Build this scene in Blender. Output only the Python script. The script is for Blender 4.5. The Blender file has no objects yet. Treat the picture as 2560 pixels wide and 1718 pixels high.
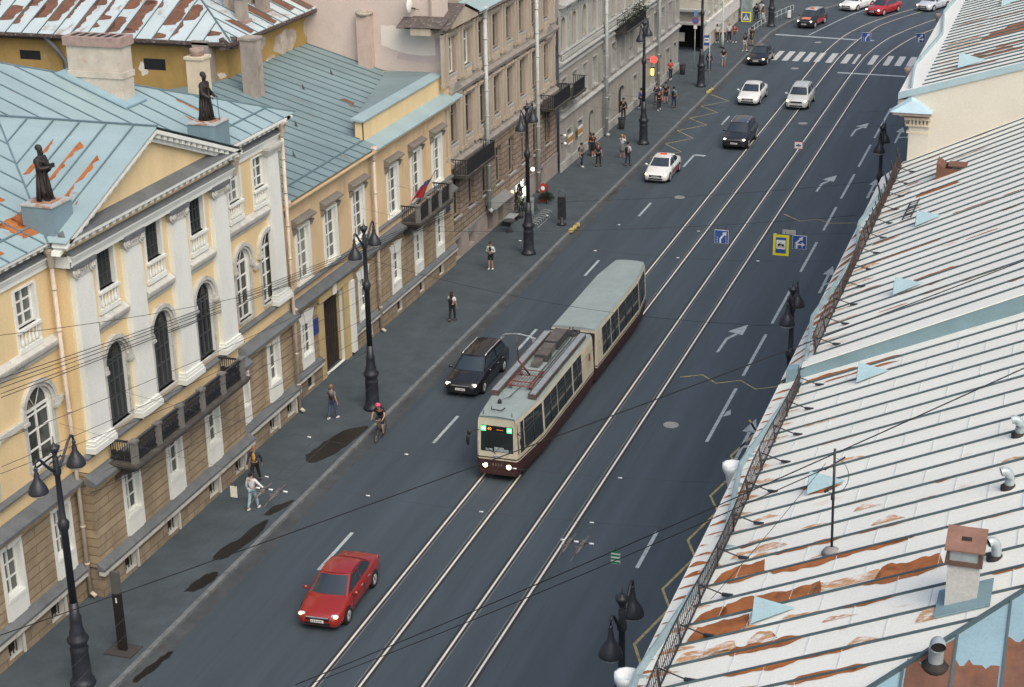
import bpy, math, random
from mathutils import Vector, Matrix
random.seed(7)
R = math.radians
scene = bpy.context.scene
COL = scene.collection
# ---------------------------------------------------------------- camera, sky, sun, exposure
cd = bpy.data.cameras.new('camera'); cam = bpy.data.objects.new('camera', cd); COL.objects.link(cam)
cd.sensor_width = 36.0; cd.lens = 60.554; cd.clip_start = 0.5; cd.clip_end = 3000
PITCH, YAW, ROLL = R(20.9763), R(-18.9659), R(-1.1410)
fw = Vector((math.sin(YAW)*math.cos(PITCH), math.cos(YAW)*math.cos(PITCH), -math.sin(PITCH)))
rt = Vector((math.cos(YAW), -math.sin(YAW), 0)); up = rt.cross(fw)
r2 = rt*math.cos(ROLL)+up*math.sin(ROLL); u2 = up*math.cos(ROLL)-rt*math.sin(ROLL)
cam.matrix_world = Matrix(((r2.x,u2.x,-fw.x,20.67),(r2.y,u2.y,-fw.y,0),(r2.z,u2.z,-fw.z,32.0),(0,0,0,1)))
scene.camera = cam
SUN_EL, SUN_AZ = R(50), R(135)      # azimuth measured from +Y towards +X
world = bpy.data.worlds.new('World'); scene.world = world; world.use_nodes = True
wn = world.node_tree.nodes; wl = world.node_tree.links
sky = wn.new('ShaderNodeTexSky'); sky.sky_type = 'NISHITA'; sky.sun_disc = False
sky.sun_elevation = SUN_EL; sky.sun_rotation = SUN_AZ; sky.air_density = 1.0; sky.dust_density = 7.0; sky.ozone_density = 1.0
wl.new(sky.outputs[0], wn['Background'].inputs[0]); wn['Background'].inputs[1].default_value = 0.15
sl = bpy.data.lights.new('sun', 'SUN'); sl.energy = 0.7; sl.angle = R(60); sl.color = (1.0, 0.97, 0.88)
sun = bpy.data.objects.new('sun', sl); COL.objects.link(sun)
sd = Vector((math.sin(SUN_AZ)*math.cos(SUN_EL), math.cos(SUN_AZ)*math.cos(SUN_EL), math.sin(SUN_EL)))
sun.rotation_euler = sd.to_track_quat('Z', 'Y').to_euler()
scene.view_settings.view_transform = 'Standard'; scene.view_settings.look = 'None'
scene.view_settings.exposure = 0.28; scene.view_settings.gamma = 1.0
# ---------------------------------------------------------------- materials
MAT = {}
def mat(name, col, rough=0.8, var=0.12, scale=1.5, stain=None, stain_amt=0.0, stain_scale=0.6, stretch=(1,1,1), bump=0.0, bscale=20, metal=0.0, emit=0.0, spec=0.5, coat=0.0):
    if name in MAT: return MAT[name]
    m = bpy.data.materials.new(name); m.use_nodes = True; MAT[name] = m
    nt = m.node_tree; N = nt.nodes; L = nt.links; b = N['Principled BSDF']
    b.inputs['Roughness'].default_value = rough; b.inputs['Metallic'].default_value = metal
    b.inputs['Specular IOR Level'].default_value = spec; b.inputs['Coat Weight'].default_value = coat
    b.inputs['Base Color'].default_value = (*col, 1)
    if emit:
        b.inputs['Emission Color'].default_value = (*col, 1); b.inputs['Emission Strength'].default_value = emit
        return m
    if var <= 0 and not stain_amt: return m
    g = N.new('ShaderNodeNewGeometry'); mp = N.new('ShaderNodeMapping'); L.new(g.outputs['Position'], mp.inputs[0]); mp.inputs['Scale'].default_value = stretch
    n = N.new('ShaderNodeTexNoise'); n.inputs['Scale'].default_value = scale; n.inputs['Detail'].default_value = 6; n.inputs['Roughness'].default_value = 0.65
    L.new(mp.outputs[0], n.inputs['Vector'])
    mr = N.new('ShaderNodeMapRange'); mr.inputs[1].default_value = 0.25; mr.inputs[2].default_value = 0.75; mr.inputs[3].default_value = 1-var*1.6; mr.inputs[4].default_value = 1+var
    L.new(n.outputs[0], mr.inputs[0])
    mx = N.new('ShaderNodeMix'); mx.data_type = 'RGBA'; mx.blend_type = 'MULTIPLY'; mx.inputs[0].default_value = 1
    mx.inputs[6].default_value = (*col, 1); out = mx.outputs[2]
    gn = N.new('ShaderNodeTexNoise'); gn.inputs['Scale'].default_value = 21; gn.inputs['Detail'].default_value = 3; L.new(g.outputs['Position'], gn.inputs['Vector'])
    gr = N.new('ShaderNodeMapRange'); gr.inputs[1].default_value = 0.3; gr.inputs[2].default_value = 0.7; gr.inputs[3].default_value = 0.93; gr.inputs[4].default_value = 1.06; L.new(gn.outputs[0], gr.inputs[0])
    gm = N.new('ShaderNodeMath'); gm.operation = 'MULTIPLY'; L.new(mr.outputs[0], gm.inputs[0]); L.new(gr.outputs[0], gm.inputs[1]); L.new(gm.outputs[0], mx.inputs[7])
    if stain_amt:
        n2 = N.new('ShaderNodeTexNoise'); n2.inputs['Scale'].default_value = stain_scale; n2.inputs['Detail'].default_value = 8; n2.inputs['Roughness'].default_value = 0.7
        L.new(mp.outputs[0], n2.inputs['Vector'])
        m2 = N.new('ShaderNodeMapRange'); c = 0.72-stain_amt*0.3; m2.inputs[1].default_value = c-0.06; m2.inputs[2].default_value = c+0.07; L.new(n2.outputs[0], m2.inputs[0])
        m3 = N.new('ShaderNodeMix'); m3.data_type = 'RGBA'; L.new(m2.outputs[0], m3.inputs[0]); L.new(out, m3.inputs[6]); m3.inputs[7].default_value = (*stain, 1); out = m3.outputs[2]
    L.new(out, b.inputs['Base Color'])
    if bump:
        n3 = N.new('ShaderNodeTexNoise'); n3.inputs['Scale'].default_value = bscale; n3.inputs['Detail'].default_value = 4; L.new(g.outputs['Position'], n3.inputs['Vector'])
        bp = N.new('ShaderNodeBump'); bp.inputs['Strength'].default_value = bump; bp.inputs['Distance'].default_value = 0.02; L.new(n3.outputs[0], bp.inputs['Height']); L.new(bp.outputs[0], b.inputs['Normal'])
    return m
def rusticate(m, course=0.36, length=1.1, dark=(0.16,0.1,0.05), gap=0.03):
    """masonry courses cut into a wall: dirty joint lines and a bump, in world Y/Z"""
    nt = m.node_tree; N = nt.nodes; L = nt.links; b = N['Principled BSDF']
    src = b.inputs['Base Color'].links[0].from_socket
    g = N.new('ShaderNodeNewGeometry'); sx = N.new('ShaderNodeSeparateXYZ'); L.new(g.outputs['Position'], sx.inputs[0])
    ad = N.new('ShaderNodeMath'); ad.operation = 'ADD'; L.new(sx.outputs[0], ad.inputs[0]); L.new(sx.outputs[1], ad.inputs[1])
    cb = N.new('ShaderNodeCombineXYZ'); L.new(ad.outputs[0], cb.inputs[0]); L.new(sx.outputs[2], cb.inputs[1])
    bk = N.new('ShaderNodeTexBrick'); L.new(cb.outputs[0], bk.inputs['Vector']); bk.inputs['Scale'].default_value = 1
    bk.inputs['Brick Width'].default_value = length; bk.inputs['Row Height'].default_value = course; bk.inputs['Mortar Size'].default_value = gap; bk.inputs['Mortar Smooth'].default_value = 0.4
    bk.inputs['Color1'].default_value = (1,1,1,1); bk.inputs['Color2'].default_value = (0.82,0.8,0.78,1)
    mu = N.new('ShaderNodeMix'); mu.data_type = 'RGBA'; mu.blend_type = 'MULTIPLY'; mu.inputs[0].default_value = 1; L.new(src, mu.inputs[6]); L.new(bk.outputs[0], mu.inputs[7])
    mx = N.new('ShaderNodeMix'); mx.data_type = 'RGBA'; L.new(bk.outputs['Fac'], mx.inputs[0]); L.new(mu.outputs[2], mx.inputs[6]); mx.inputs[7].default_value = (*dark, 1)
    L.new(mx.outputs[2], b.inputs['Base Color'])
    bp = N.new('ShaderNodeBump'); bp.invert = True; bp.inputs['Distance'].default_value = 0.04; bp.inputs['Strength'].default_value = 0.8; L.new(bk.outputs['Fac'], bp.inputs['Height']); L.new(bp.outputs[0], b.inputs['Normal'])
    return m
ASPH = mat('asphalt', (0.05,0.072,0.092), 0.7, 0.2, 0.9, (0.036,0.05,0.062), 0.3, 0.35, (1,0.06,1), 0.25, 60)
PAVE = mat('pavement_asphalt', (0.056,0.076,0.09), 0.85, 0.2, 0.8, (0.042,0.056,0.064), 0.3, 0.5, (1,1,1), 0.3, 50)
GRAN = mat('granite', (0.16,0.18,0.19), 0.8, 0.35, 3, (0.07,0.07,0.07), 0.3, 1.5)
PAINT = mat('road_paint', (0.4,0.47,0.5), 0.7, 0.25, 4, (0.09,0.1,0.11), 0.35, 5)
YPAINT = mat('yellow_road_paint', (0.42,0.36,0.16), 0.75, 0.25, 4, (0.08,0.085,0.09), 0.5, 6)
STEEL = mat('rail_steel', (0.78,0.78,0.72), 0.4, 0.08, 6, metal=0.2)
RAILBED = mat('rail_groove', (0.03,0.032,0.034), 0.8, 0.2, 5)
WET = mat('wet_asphalt', (0.012,0.011,0.011), 0.35, 0.1, 3)
YEL = mat('yellow_plaster', (0.7,0.555,0.32), 0.9, 0.08, 0.8, (0.55,0.42,0.27), 0.14, 0.7, (1,1,0.35), 0.1, 30)
YELB = mat('yellow_plaster_old', (0.62,0.475,0.29), 0.9, 0.12, 0.9, (0.36,0.28,0.18), 0.34, 0.55, (1,1,0.4), 0.1, 30)
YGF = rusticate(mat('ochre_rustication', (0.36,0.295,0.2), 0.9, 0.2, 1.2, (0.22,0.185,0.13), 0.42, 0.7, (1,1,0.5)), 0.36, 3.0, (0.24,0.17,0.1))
PLI = rusticate(mat('plinth_stone', (0.28,0.23,0.165), 0.9, 0.2, 1.5, (0.2,0.17,0.12), 0.35, 0.9), 0.42, 1.0, (0.16,0.12,0.07), 0.02)
WHI = mat('white_plaster', (0.68,0.72,0.69), 0.85, 0.06, 1.2, (0.5,0.49,0.45), 0.12, 1.2, (1,1,0.4))
WHD = mat('weathered_white', (0.5,0.51,0.48), 0.85, 0.14, 1.8, (0.25,0.24,0.22), 0.34, 1.5)
LEDGE = mat('grey_ledge_metal', (0.13,0.145,0.155), 0.6, 0.2, 1.5, (0.08,0.08,0.08), 0.3, 2)
DGREY = mat('dark_balcony_stone', (0.07,0.066,0.06), 0.85, 0.25, 2, (0.14,0.12,0.1), 0.3, 2)
IRON = mat('black_iron', (0.018,0.02,0.026), 0.5, 0.2, 4)
LAMPM = mat('lamp_paint', (0.022,0.027,0.038), 0.45, 0.25, 4)
GLASS = mat('window_glass', (0.055,0.065,0.06), 0.09, 0.5, 0.9, spec=0.45)
GLASSD = mat('dark_window_glass', (0.022,0.026,0.028), 0.08, 0.3, 0.9, spec=0.3)
def curtain(m, amt):
    '''rooms and net curtains behind the panes differ from window to window'''
    N = m.node_tree.nodes; L = m.node_tree.links; b = N['Principled BSDF']; src = b.inputs['Base Color'].links[0].from_socket
    oi = N.new('ShaderNodeObjectInfo'); r = N.new('ShaderNodeMapRange'); r.inputs[1].default_value = 0.3; r.inputs[2].default_value = 1.0; r.inputs[3].default_value = 0; r.inputs[4].default_value = amt; L.new(oi.outputs['Random'], r.inputs[0])
    x = N.new('ShaderNodeMix'); x.data_type = 'RGBA'; L.new(r.outputs[0], x.inputs[0]); L.new(src, x.inputs[6]); x.inputs[7].default_value = (0.24,0.26,0.24,1); L.new(x.outputs[2], b.inputs['Base Color'])
curtain(GLASS, 0.6); curtain(GLASSD, 0.3)
SASHW = mat('white_sash', (0.72,0.75,0.73), 0.6, 0.05, 5)
SASHD = mat('dark_sash', (0.05,0.06,0.065), 0.6, 0.1, 5)
ROOFB = mat('pale_blue_roof', (0.29,0.4,0.425), 0.5, 0.1, 0.6, (0.28,0.1,0.035), 0.12, 1.2, (0.45,1,1))
ROOFC = mat('dull_blue_roof', (0.18,0.26,0.28), 0.55, 0.14, 0.5, (0.15,0.12,0.085), 0.16, 0.8, (0.45,1,1))
ROOFW = mat('white_roof', (0.8,0.82,0.76), 0.5, 0.05, 0.5, (0.55,0.33,0.17), 0.1, 1.3, (0.3,1.3,1))
ROOFHB = mat('blue_hip_sheet', (0.21,0.335,0.4), 0.5, 0.1, 0.8, (0.2,0.09,0.04), 0.08, 1.5)
SEAM = mat('seam_teal', (0.06,0.1,0.115), 0.6, 0.15, 3)
SEAML = mat('seam_blue', (0.12,0.19,0.22), 0.6, 0.15, 3)
RUST = mat('rust', (0.36,0.125,0.035), 0.9, 0.3, 2.2, (0.2,0.062,0.022), 0.45, 1.8)
RUSTL = mat('rust_wash', (0.55,0.3,0.14), 0.85, 0.25, 5, (0.74,0.74,0.7), 0.6, 7, (0.4,1,1))
RUSTD = mat('brown_rust', (0.15,0.075,0.05), 0.9, 0.25, 2.2, (0.2,0.08,0.035), 0.4, 1.4)
FLASH = mat('blue_grey_flashing', (0.19,0.3,0.34), 0.6, 0.12, 1.2)
BRICK = mat('pale_brick', (0.52,0.48,0.41), 0.9, 0.15, 1.5, (0.4,0.3,0.22), 0.3, 1.4, (1,1,1), 0.2, 25)
REDB = mat('pink_brick', (0.36,0.27,0.24), 0.9, 0.22, 3, (0.2,0.1,0.07), 0.3, 3)
GREYST = mat('grey_render', (0.32,0.29,0.26), 0.95, 0.22, 1.6, (0.2,0.13,0.1), 0.35, 1.2, (1,1,0.5), 0.3, 20)
PINK = mat('pink_render', (0.56,0.485,0.44), 0.95, 0.1, 0.35, (0.43,0.35,0.3), 0.32, 0.22)
PINKL = mat('pale_pink_patch', (0.66,0.62,0.57), 0.95, 0.05, 0.6)
OCHRE = mat('old_ochre', (0.38,0.255,0.085), 0.95, 0.18, 0.8, (0.42,0.36,0.28), 0.22, 0.45, (1,1,0.6))
CREAM = mat('cream_render', (0.62,0.6,0.52), 0.95, 0.05, 0.4, (0.55,0.46,0.34), 0.06, 0.5)
BEIGE = mat('beige_stucco', (0.37,0.325,0.27), 0.9, 0.15, 0.8, (0.27,0.2,0.14), 0.3, 0.6, (1,1,0.5))
BEIGEP = mat('beige_pilaster', (0.44,0.385,0.31), 0.9, 0.14, 0.9, (0.33,0.25,0.18), 0.3, 0.8, (1,1,0.3))
BEIGED = rusticate(mat('beige_rustication', (0.31,0.25,0.195), 0.9, 0.18, 0.9, (0.16,0.125,0.095), 0.4, 0.7, (1,1,0.5)), 0.34, 0.9, (0.1,0.08,0.06))
GREYF = mat('grey_stucco', (0.31,0.3,0.27), 0.9, 0.13, 0.8, (0.2,0.18,0.15), 0.3, 0.6, (1,1,0.5))
GREYL = mat('light_grey_stucco', (0.47,0.46,0.41), 0.9, 0.12, 0.8, (0.3,0.28,0.24), 0.3, 0.6, (1,1,0.5))
GREYT = mat('grey_trim', (0.37,0.39,0.38), 0.85, 0.14, 1.5, (0.2,0.2,0.19), 0.35, 1.5)
PIPE = mat('painted_pipe', (0.55,0.48,0.4), 0.6, 0.15, 2, (0.3,0.24,0.18), 0.25, 2)
PIPEG = mat('grey_green_pipe', (0.42,0.47,0.46), 0.6, 0.12, 2)
# ---------------------------------------------------------------- mesh builder
ORG = {}
class MB:
    def __init__(s): s.v = []; s.f = []; s.mi = []; s.sm = []; s.k = 0
    def add(s, pts, faces, smooth=False):
        o = len(s.v); s.v += [tuple(p) for p in pts]
        for f in faces: s.f.append([o+i for i in f]); s.mi.append(s.k); s.sm.append(smooth)
        return s
    def poly(s, pts): return s.add(pts, [range(len(pts))])
    def box(s, x0, x1, y0, y1, z0, z1):
        return s.add([(x0,y0,z0),(x1,y0,z0),(x1,y1,z0),(x0,y1,z0),(x0,y0,z1),(x1,y0,z1),(x1,y1,z1),(x0,y1,z1)],
                     [(3,2,1,0),(4,5,6,7),(0,1,5,4),(1,2,6,5),(2,3,7,6),(3,0,4,7)])
    def bx(s, c, d, rz=0, M=None):
        x, y, z = d[0]/2, d[1]/2, d[2]/2
        pts = [Vector((a*x,b*y,e*z)) for e in (-1,1) for a,b in ((-1,-1),(1,-1),(1,1),(-1,1))]
        Q = M if M else Matrix.Rotation(rz, 3, 'Z')
        return s.add([Q@p+Vector(c) for p in pts], [(3,2,1,0),(4,5,6,7),(0,1,5,4),(1,2,6,5),(2,3,7,6),(3,0,4,7)])
    def prism(s, pr, ax, c0, c1):
        """closed 2-D outline swept along an axis: x: (y,z), y: (x,z), z: (x,y)"""
        f = {'x': lambda a,b,c: (c,a,b), 'y': lambda a,b,c: (a,c,b), 'z': lambda a,b,c: (a,b,c)}[ax]
        n = len(pr); pts = [f(a,b,c0) for a,b in pr]+[f(a,b,c1) for a,b in pr]
        return s.add(pts, [list(range(n))[::-1], list(range(n,2*n))]+[(i,(i+1)%n,n+(i+1)%n,n+i) for i in range(n)])
    def tube(s, path, r, n=6, caps=True, smooth=True):
        P = [Vector(p) for p in path]; pts = []; m = len(P)
        for i, p in enumerate(P):
            t = (P[min(i+1,m-1)]-P[max(i-1,0)]).normalized()
            a = t.cross(Vector((0,0,1)) if abs(t.z) < 0.95 else Vector((0,1,0))).normalized(); b = t.cross(a)
            q = r[i] if isinstance(r, (list,tuple)) else r
            pts += [p+(a*math.cos(2*math.pi*k/n)+b*math.sin(2*math.pi*k/n))*q for k in range(n)]
        fs = [(i*n+k, i*n+(k+1)%n, (i+1)*n+(k+1)%n, (i+1)*n+k) for i in range(m-1) for k in range(n)]
        s.add(pts, fs, smooth)
        if caps: o = len(s.v)-m*n; s.f += [[o+k for k in range(n)][::-1], [o+(m-1)*n+k for k in range(n)]]; s.mi += [s.k]*2; s.sm += [False]*2
        return s
    def lathe(s, prof, c, n=12, smooth=True, ax='z'):
        pts = []; m = len(prof)
        for r, z in prof:
            for k in range(n):
                a = 2*math.pi*k/n; u, w = r*math.cos(a), r*math.sin(a)
                pts.append({'z': (c[0]+u,c[1]+w,c[2]+z), 'x': (c[0]+z,c[1]+u,c[2]+w), 'y': (c[0]+w,c[1]+z,c[2]+u)}[ax])
        s.add(pts, [(i*n+k, i*n+(k+1)%n, (i+1)*n+(k+1)%n, (i+1)*n+k) for i in range(m-1) for k in range(n)], smooth)
        o = len(s.v)-m*n; s.f += [[o+k for k in range(n)][::-1], [o+(m-1)*n+k for k in range(n)]]; s.mi += [s.k]*2; s.sm += [False]*2
        return s
    def ball(s, c, r, n=8, sq=(1,1,1)):
        pts = []; m = n//2+1
        for i in range(m):
            a = math.pi*i/(m-1)
            pts += [(c[0]+r*sq[0]*math.sin(a)*math.cos(2*math.pi*k/n), c[1]+r*sq[1]*math.sin(a)*math.sin(2*math.pi*k/n), c[2]-r*sq[2]*math.cos(a)) for k in range(n)]
        return s.add(pts, [(i*n+k, i*n+(k+1)%n, (i+1)*n+(k+1)%n, (i+1)*n+k) for i in range(m-1) for k in range(n)], True)
    def patch(s, fn, nu, nv, smooth=True):
        pts = [fn(i/nu, j/nv) for j in range(nv+1) for i in range(nu+1)]; w = nu+1
        return s.add(pts, [(j*w+i, j*w+i+1, (j+1)*w+i+1, (j+1)*w+i) for j in range(nv) for i in range(nu)], smooth)
    def mesh(s, name, mats, org=(0,0,0)):
        me = bpy.data.meshes.new(name); o = Vector(org)
        me.from_pydata([Vector(p)-o for p in s.v], [], s.f)
        for m in (mats if isinstance(mats, (list,tuple)) else [mats]): me.materials.append(m)
        for p, i, q in zip(me.polygons, s.mi, s.sm): p.material_index = i; p.use_smooth = q
        me.update(); return me
    def build(s, name, mats, parent=None):
        return obj(name, s.mesh(name, mats, ORG.get(parent.name, (0,0,0)) if parent else (0,0,0)), parent)
def obj(name, me, parent=None):
    o = bpy.data.objects.new(name, me); COL.objects.link(o)
    if parent: o.parent = parent; ORG[o.name] = ORG.get(parent.name, (0,0,0))
    return o
def tag(o, label, cat, group=None):
    o['label'] = label; o['category'] = cat
    if group: o['group'] = group
    return o
def thing(name, label, cat, loc=(0,0,0), group=None):
    o = bpy.data.objects.new(name, None); COL.objects.link(o); o.location = loc; ORG[o.name] = tuple(loc); o.empty_display_size = 0.2
    return tag(o, label, cat, group)
def struct(o): o['kind'] = 'structure'; return o
def copy_tree(o, parent=None):
    c = o.copy(); COL.objects.link(c); ORG[c.name] = ORG.get(o.name, (0,0,0))
    if parent: c.parent = parent
    for ch in list(o.children): copy_tree(ch, c)
    return c
def dup(o, loc, label=None, rz=None, sc=None):
    c = copy_tree(o); c.location = loc
    if label: c['label'] = label
    if rz is not None: c.rotation_euler = (0,0,rz)
    if sc: c.scale = (sc,sc,sc)
    return c
# ---------------------------------------------------------------- setting: ground, road, pavements, kerbs, markings, rails
struct(MB().poly([(-900,-300,-0.05),(900,-300,-0.05),(900,1500,-0.05),(-900,1500,-0.05)]).build('ground', mat('far_ground', (0.08,0.085,0.09), 0.9, 0.2, 0.05)))
KL = [(-9.0,-30),(-9.0,60),(-9.0,120),(-9.0,160),(-8.95,164.8),(-8.6,168),(-8.1,171.3),(-7.4,174.2),(-6.5,177.4),(-5.05,181.2),(-3,186),(2,196),(9,210)]
struct(MB().poly([(x,y,0) for x,y in KL]+[(80,210,0),(80,150,0),(9.2,150,0),(9.2,-30,0)]).build('road', ASPH))
struct(MB().poly([(x-0.18,y,0.13) for x,y in KL][::-1]+[(-45,-30,0.13),(-45,210,0.13)][::1]).build('pavement_left', PAVE))
struct(MB().box(9.2,14.5,-30,147,-0.04,0.13).build('pavement_right', PAVE))
def kerb(pts, name, w=0.2):
    m = MB(); n = len(pts)
    for i in range(n-1):
        (xa,ya),(xb,yb) = pts[i],pts[i+1]; L = math.hypot(xb-xa,yb-ya); k = max(1,int(L/1.1))
        for j in range(k):
            a, b = j/k, (j+1)/k-0.012/L*1.0
            p = [(xa+(xb-xa)*a,ya+(yb-ya)*a),(xa+(xb-xa)*b,ya+(yb-ya)*b)]; dz = random.uniform(-.006,.008)
            q = [(x-w,y) for x,y in p]
            m.add([(*p[0],-0.02),(*p[1],-0.02),(*q[1],-0.02),(*q[0],-0.02),(*p[0],.145+dz),(*p[1],.145+dz),(*q[1],.145+dz),(*q[0],.145+dz)],[(4,5,6,7),(0,1,5,4),(2,3,7,6),(1,2,6,5),(3,0,4,7)])
    return struct(m.build(name, GRAN))
kerb(KL[:-2], 'kerb_left')
kerb([(9.4,-30),(9.4,147)], 'kerb_right')
struct(MB().poly([(x+.01,y,.004) for x,y in KL[:9]]+[(x+.55+.1*math.sin(y*1.3),y,.004) for x,y in KL[:9]][::-1]).build('road_gutter', mat('gutter_dirt', (0.058,0.068,0.075), .9, .3, 1.2, (.05,.05,.05), .4, .8)))
def ribbon(m, pts, w, z):
    P = [Vector((x,y)) for x,y in pts]; L = []; Rr = []
    for i,p in enumerate(P):
        t = (P[min(i+1,len(P)-1)]-P[max(i-1,0)]).normalized(); n = Vector((t.y,-t.x))*w/2
        L.append((p.x-n.x,p.y-n.y,z)); Rr.append((p.x+n.x,p.y+n.y,z))
    for i in range(len(P)-1): m.poly([L[i],Rr[i],Rr[i+1],L[i+1]])
def smooth(pts, k=6):
    out = []; P = [Vector((x,y)) for x,y in pts]
    for i in range(len(P)-1):
        p0,p1,p2,p3 = P[max(i-1,0)],P[i],P[i+1],P[min(i+2,len(P)-1)]
        for j in range(k):
            t = j/k; out.append(tuple(0.5*((2*p1)+(p2-p0)*t+(2*p0-5*p1+4*p2-p3)*t*t+(3*p1-p0-3*p2+p3)*t**3)))
    return out+[tuple(P[-1])]
RAILS = [[(-2.57,20),(-2.57,140),(-2.6,150),(-2.55,157.5),(-2.05,164.8),(-1.3,169.3),(-.3,173.2),(1.6,178.5),(4.5,185)],
         [(-1.04,20),(-1.04,140),(-1.03,150),(-.95,156),(-.55,162.5),(.1,167.8),(.84,172),(3.0,178),(6.2,185)],
         [(1.03,20),(1.03,140),(1.06,148),(1.2,156),(1.75,162),(2.5,166.3),(4.08,171.8),(6,177),(9,184)],
         [(2.55,20),(2.55,140),(2.6,149),(2.8,155),(3.4,160.5),(4.54,166.4),(6.2,171.5),(9,178.5)]]
mr_, mg_, mw_ = MB(), MB(), MB()
for pts in RAILS:
    q = [pts[0]]+smooth(pts[1:])
    ribbon(mg_, q, 0.3, 0.003); ribbon(mr_, q, 0.085, 0.008)
    s = 0.16 if pts in (RAILS[0],RAILS[2]) else -0.16
    ribbon(mw_, [(x+s,y) for x,y in q], 0.035, 0.008)
struct(mg_.build('tram_rail_groove', RAILBED)); struct(mr_.build('tram_rail', STEEL)); struct(mw_.build('tram_rail_guard', mat('dull_steel', (.2,.21,.22), .5, .2, 4)))
Z1 = 0.006
m = MB()
for x, segs in ((-5.88,[(28.8,31.9),(41.2,44.4),(53.6,56.9),(66.05,69.25),(78.2,81.3),(90.4,93.4),(102.75,105.8),(115.1,118.4),(127.9,130.7),(139.6,142.6)]),
                (5.9,[(44.9,48),(57.3,60.45),(69.6,76.15),(77.8,83.8),(85.5,91.7),(94.4,100.2),(102.7,108.0),(110,116.2),(118.2,124.5),(126.6,136.4)])):
    for a,b in segs: m.poly([(x-.075,a,Z1),(x+.075,a,Z1),(x+.075,b,Z1),(x-.075,b,Z1)])
m.poly([(-5.88,118.35,Z1),(-5.1,118.25,Z1),(-5.0,118.6,Z1),(-5.85,118.7,Z1)])
ribbon(m, smooth([(-5.33,164.7),(-4.4,169.5),(-2.57,177.75),(0,184)]), .13, Z1)
struct(m.build('road_lane_marking', PAINT))
m = MB()
m.poly([(-8.46,164.25,Z1),(-.5,163.3,Z1),(-.5,163.75,Z1),(-8.46,164.7,Z1)]); m.poly([(.1,163.3,Z1),(1.05,163.3,Z1),(1.05,163.7,Z1),(.1,163.7,Z1)])
m.poly([(-.15,148.45,Z1),(9,148.1,Z1),(9,148.5,Z1),(-.15,148.9,Z1)])
struct(m.build('road_stop_line', PAINT))
m = MB()
for x0,x1 in ((-7.6,-7.15),(-6.7,-6.2),(-5.75,-5.2),(-4.8,-4.25),(-3.85,-3.3),(-2.9,-2.4),(-1.85,-1.3),(-.5,.05),(.5,.75),(1.85,2.35),(3.2,3.7),(4.2,4.75),(5.2,5.75),(6.3,6.85)):
    m.poly([(x0,152.6,Z1),(x1,152.6,Z1),(x1+.03,156.8,Z1),(x0+.03,156.8,Z1)])
struct(m.build('road_crossing_marking', mat('zebra_paint', (.5,.52,.52), .7, .2, 3, (.12,.13,.14), .32, 4)))
m = MB()
def right_arrow(m, x, y, s=1.0):
    for P in ([(0,0),(.16,0),(.22,1.9),(.06,2.1)],[(.06,2.1),(.22,1.9),(.62,2.75),(.5,2.95)],[(-.05,3.1),(.95,2.75),(.92,4.4)]):
        m.poly([(x+a*.85*s,y+b*s,Z1) for a,b in P])
for x,y in ((3.95,80.6),(4.02,111.2),(4.1,126.7)): right_arrow(m,x,y)
for y in (67.9,91,110.5,125.5):   # straight-and-right arrows of the kerb lane
    for P in ([(0,0),(.15,0),(.15,3.4),(0,3.4)],[(-.25,3.3),(.4,3.3),(.08,4.9)],[(.15,1.5),(.75,1.9),(.75,2.1),(.15,1.8)],[(.7,1.6),(1.2,2.1),(.7,2.5)]):
        m.poly([(7.45+a,y+b,Z1) for a,b in P])
m.poly([(6.0,72.6,Z1),(6.3,72.9,Z1),(6.2,73.5,Z1),(6.05,73.2,Z1)])
struct(m.build('road_arrow_marking', PAINT))
m = MB()
ribbon(m, [(2.97,76.8),(3.97,77.4),(4.84,76.5),(5.9,77.2),(6.81,76.3),(7.9,77.0)], .1, Z1)
ribbon(m, [(2.9,105.6),(4.17,104.3),(5.16,105.0),(6.03,104.3),(7.6,104.8)], .1, Z1)
ribbon(m, [(7.85 if i%2==0 else 7.25, 46.3+i*2.08+(.75 if i%2 else 0)*-1) for i in range(14)], .11, Z1)
ribbon(m, [(-8.75,117.0),(-6.98,119.1),(-8.65,121.07),(-7.04,123.2),(-8.7,125.2),(-6.98,127.5),(-8.72,129.3),(-7.05,131.7),(-8.74,133.5),(-7,135.8),(-8.9,137.8)], .1, Z1)
struct(m.build('road_zigzag_marking', YPAINT))
def blotch(name, pts, z, material, seed):
    rnd = random.Random(seed); q = smooth(pts+[pts[0]], 7)[:-1]
    return struct(MB().poly([(x+rnd.uniform(-.05,.05),y+rnd.uniform(-.06,.06),z) for x,y in q]).build(name, material))
Zp = 0.136
blotch('puddle', [(-10.75,62.9),(-10.3,62.3),(-9.85,62.7),(-9.5,64),(-9.3,65.8),(-9.35,66.7),(-9.8,66.4),(-10.2,66.0),(-10.55,64.6)], Zp, WET, 1)
blotch('puddle', [(-10.15,53.0),(-9.7,53.2),(-9.45,54.3),(-9.35,55.6),(-9.55,56.7),(-9.85,56.2),(-9.95,54.9),(-10.2,54.0)], Zp, WET, 2)
blotch('puddle', [(-9.95,57.1),(-9.65,57.2),(-9.35,58.1),(-9.3,58.7),(-9.6,58.4),(-9.9,57.8)], Zp, WET, 3)
blotch('puddle', [(-9.95,50.4),(-9.5,50.6),(-9.3,51.7),(-9.6,52.1),(-9.95,51.3)], Zp, WET, 4)
blotch('puddle', [(-8.75,44.4),(-8.5,44.5),(-8.3,46),(-8.35,46.6),(-8.6,46.0)], .007, WET, 5)
blotch('puddle', [(-9.2,107),(-8.9,106),(-8.7,107.5),(-8.85,108.6)], .007, mat('damp_asphalt',(.04,.042,.045),.6), 6)
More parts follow.
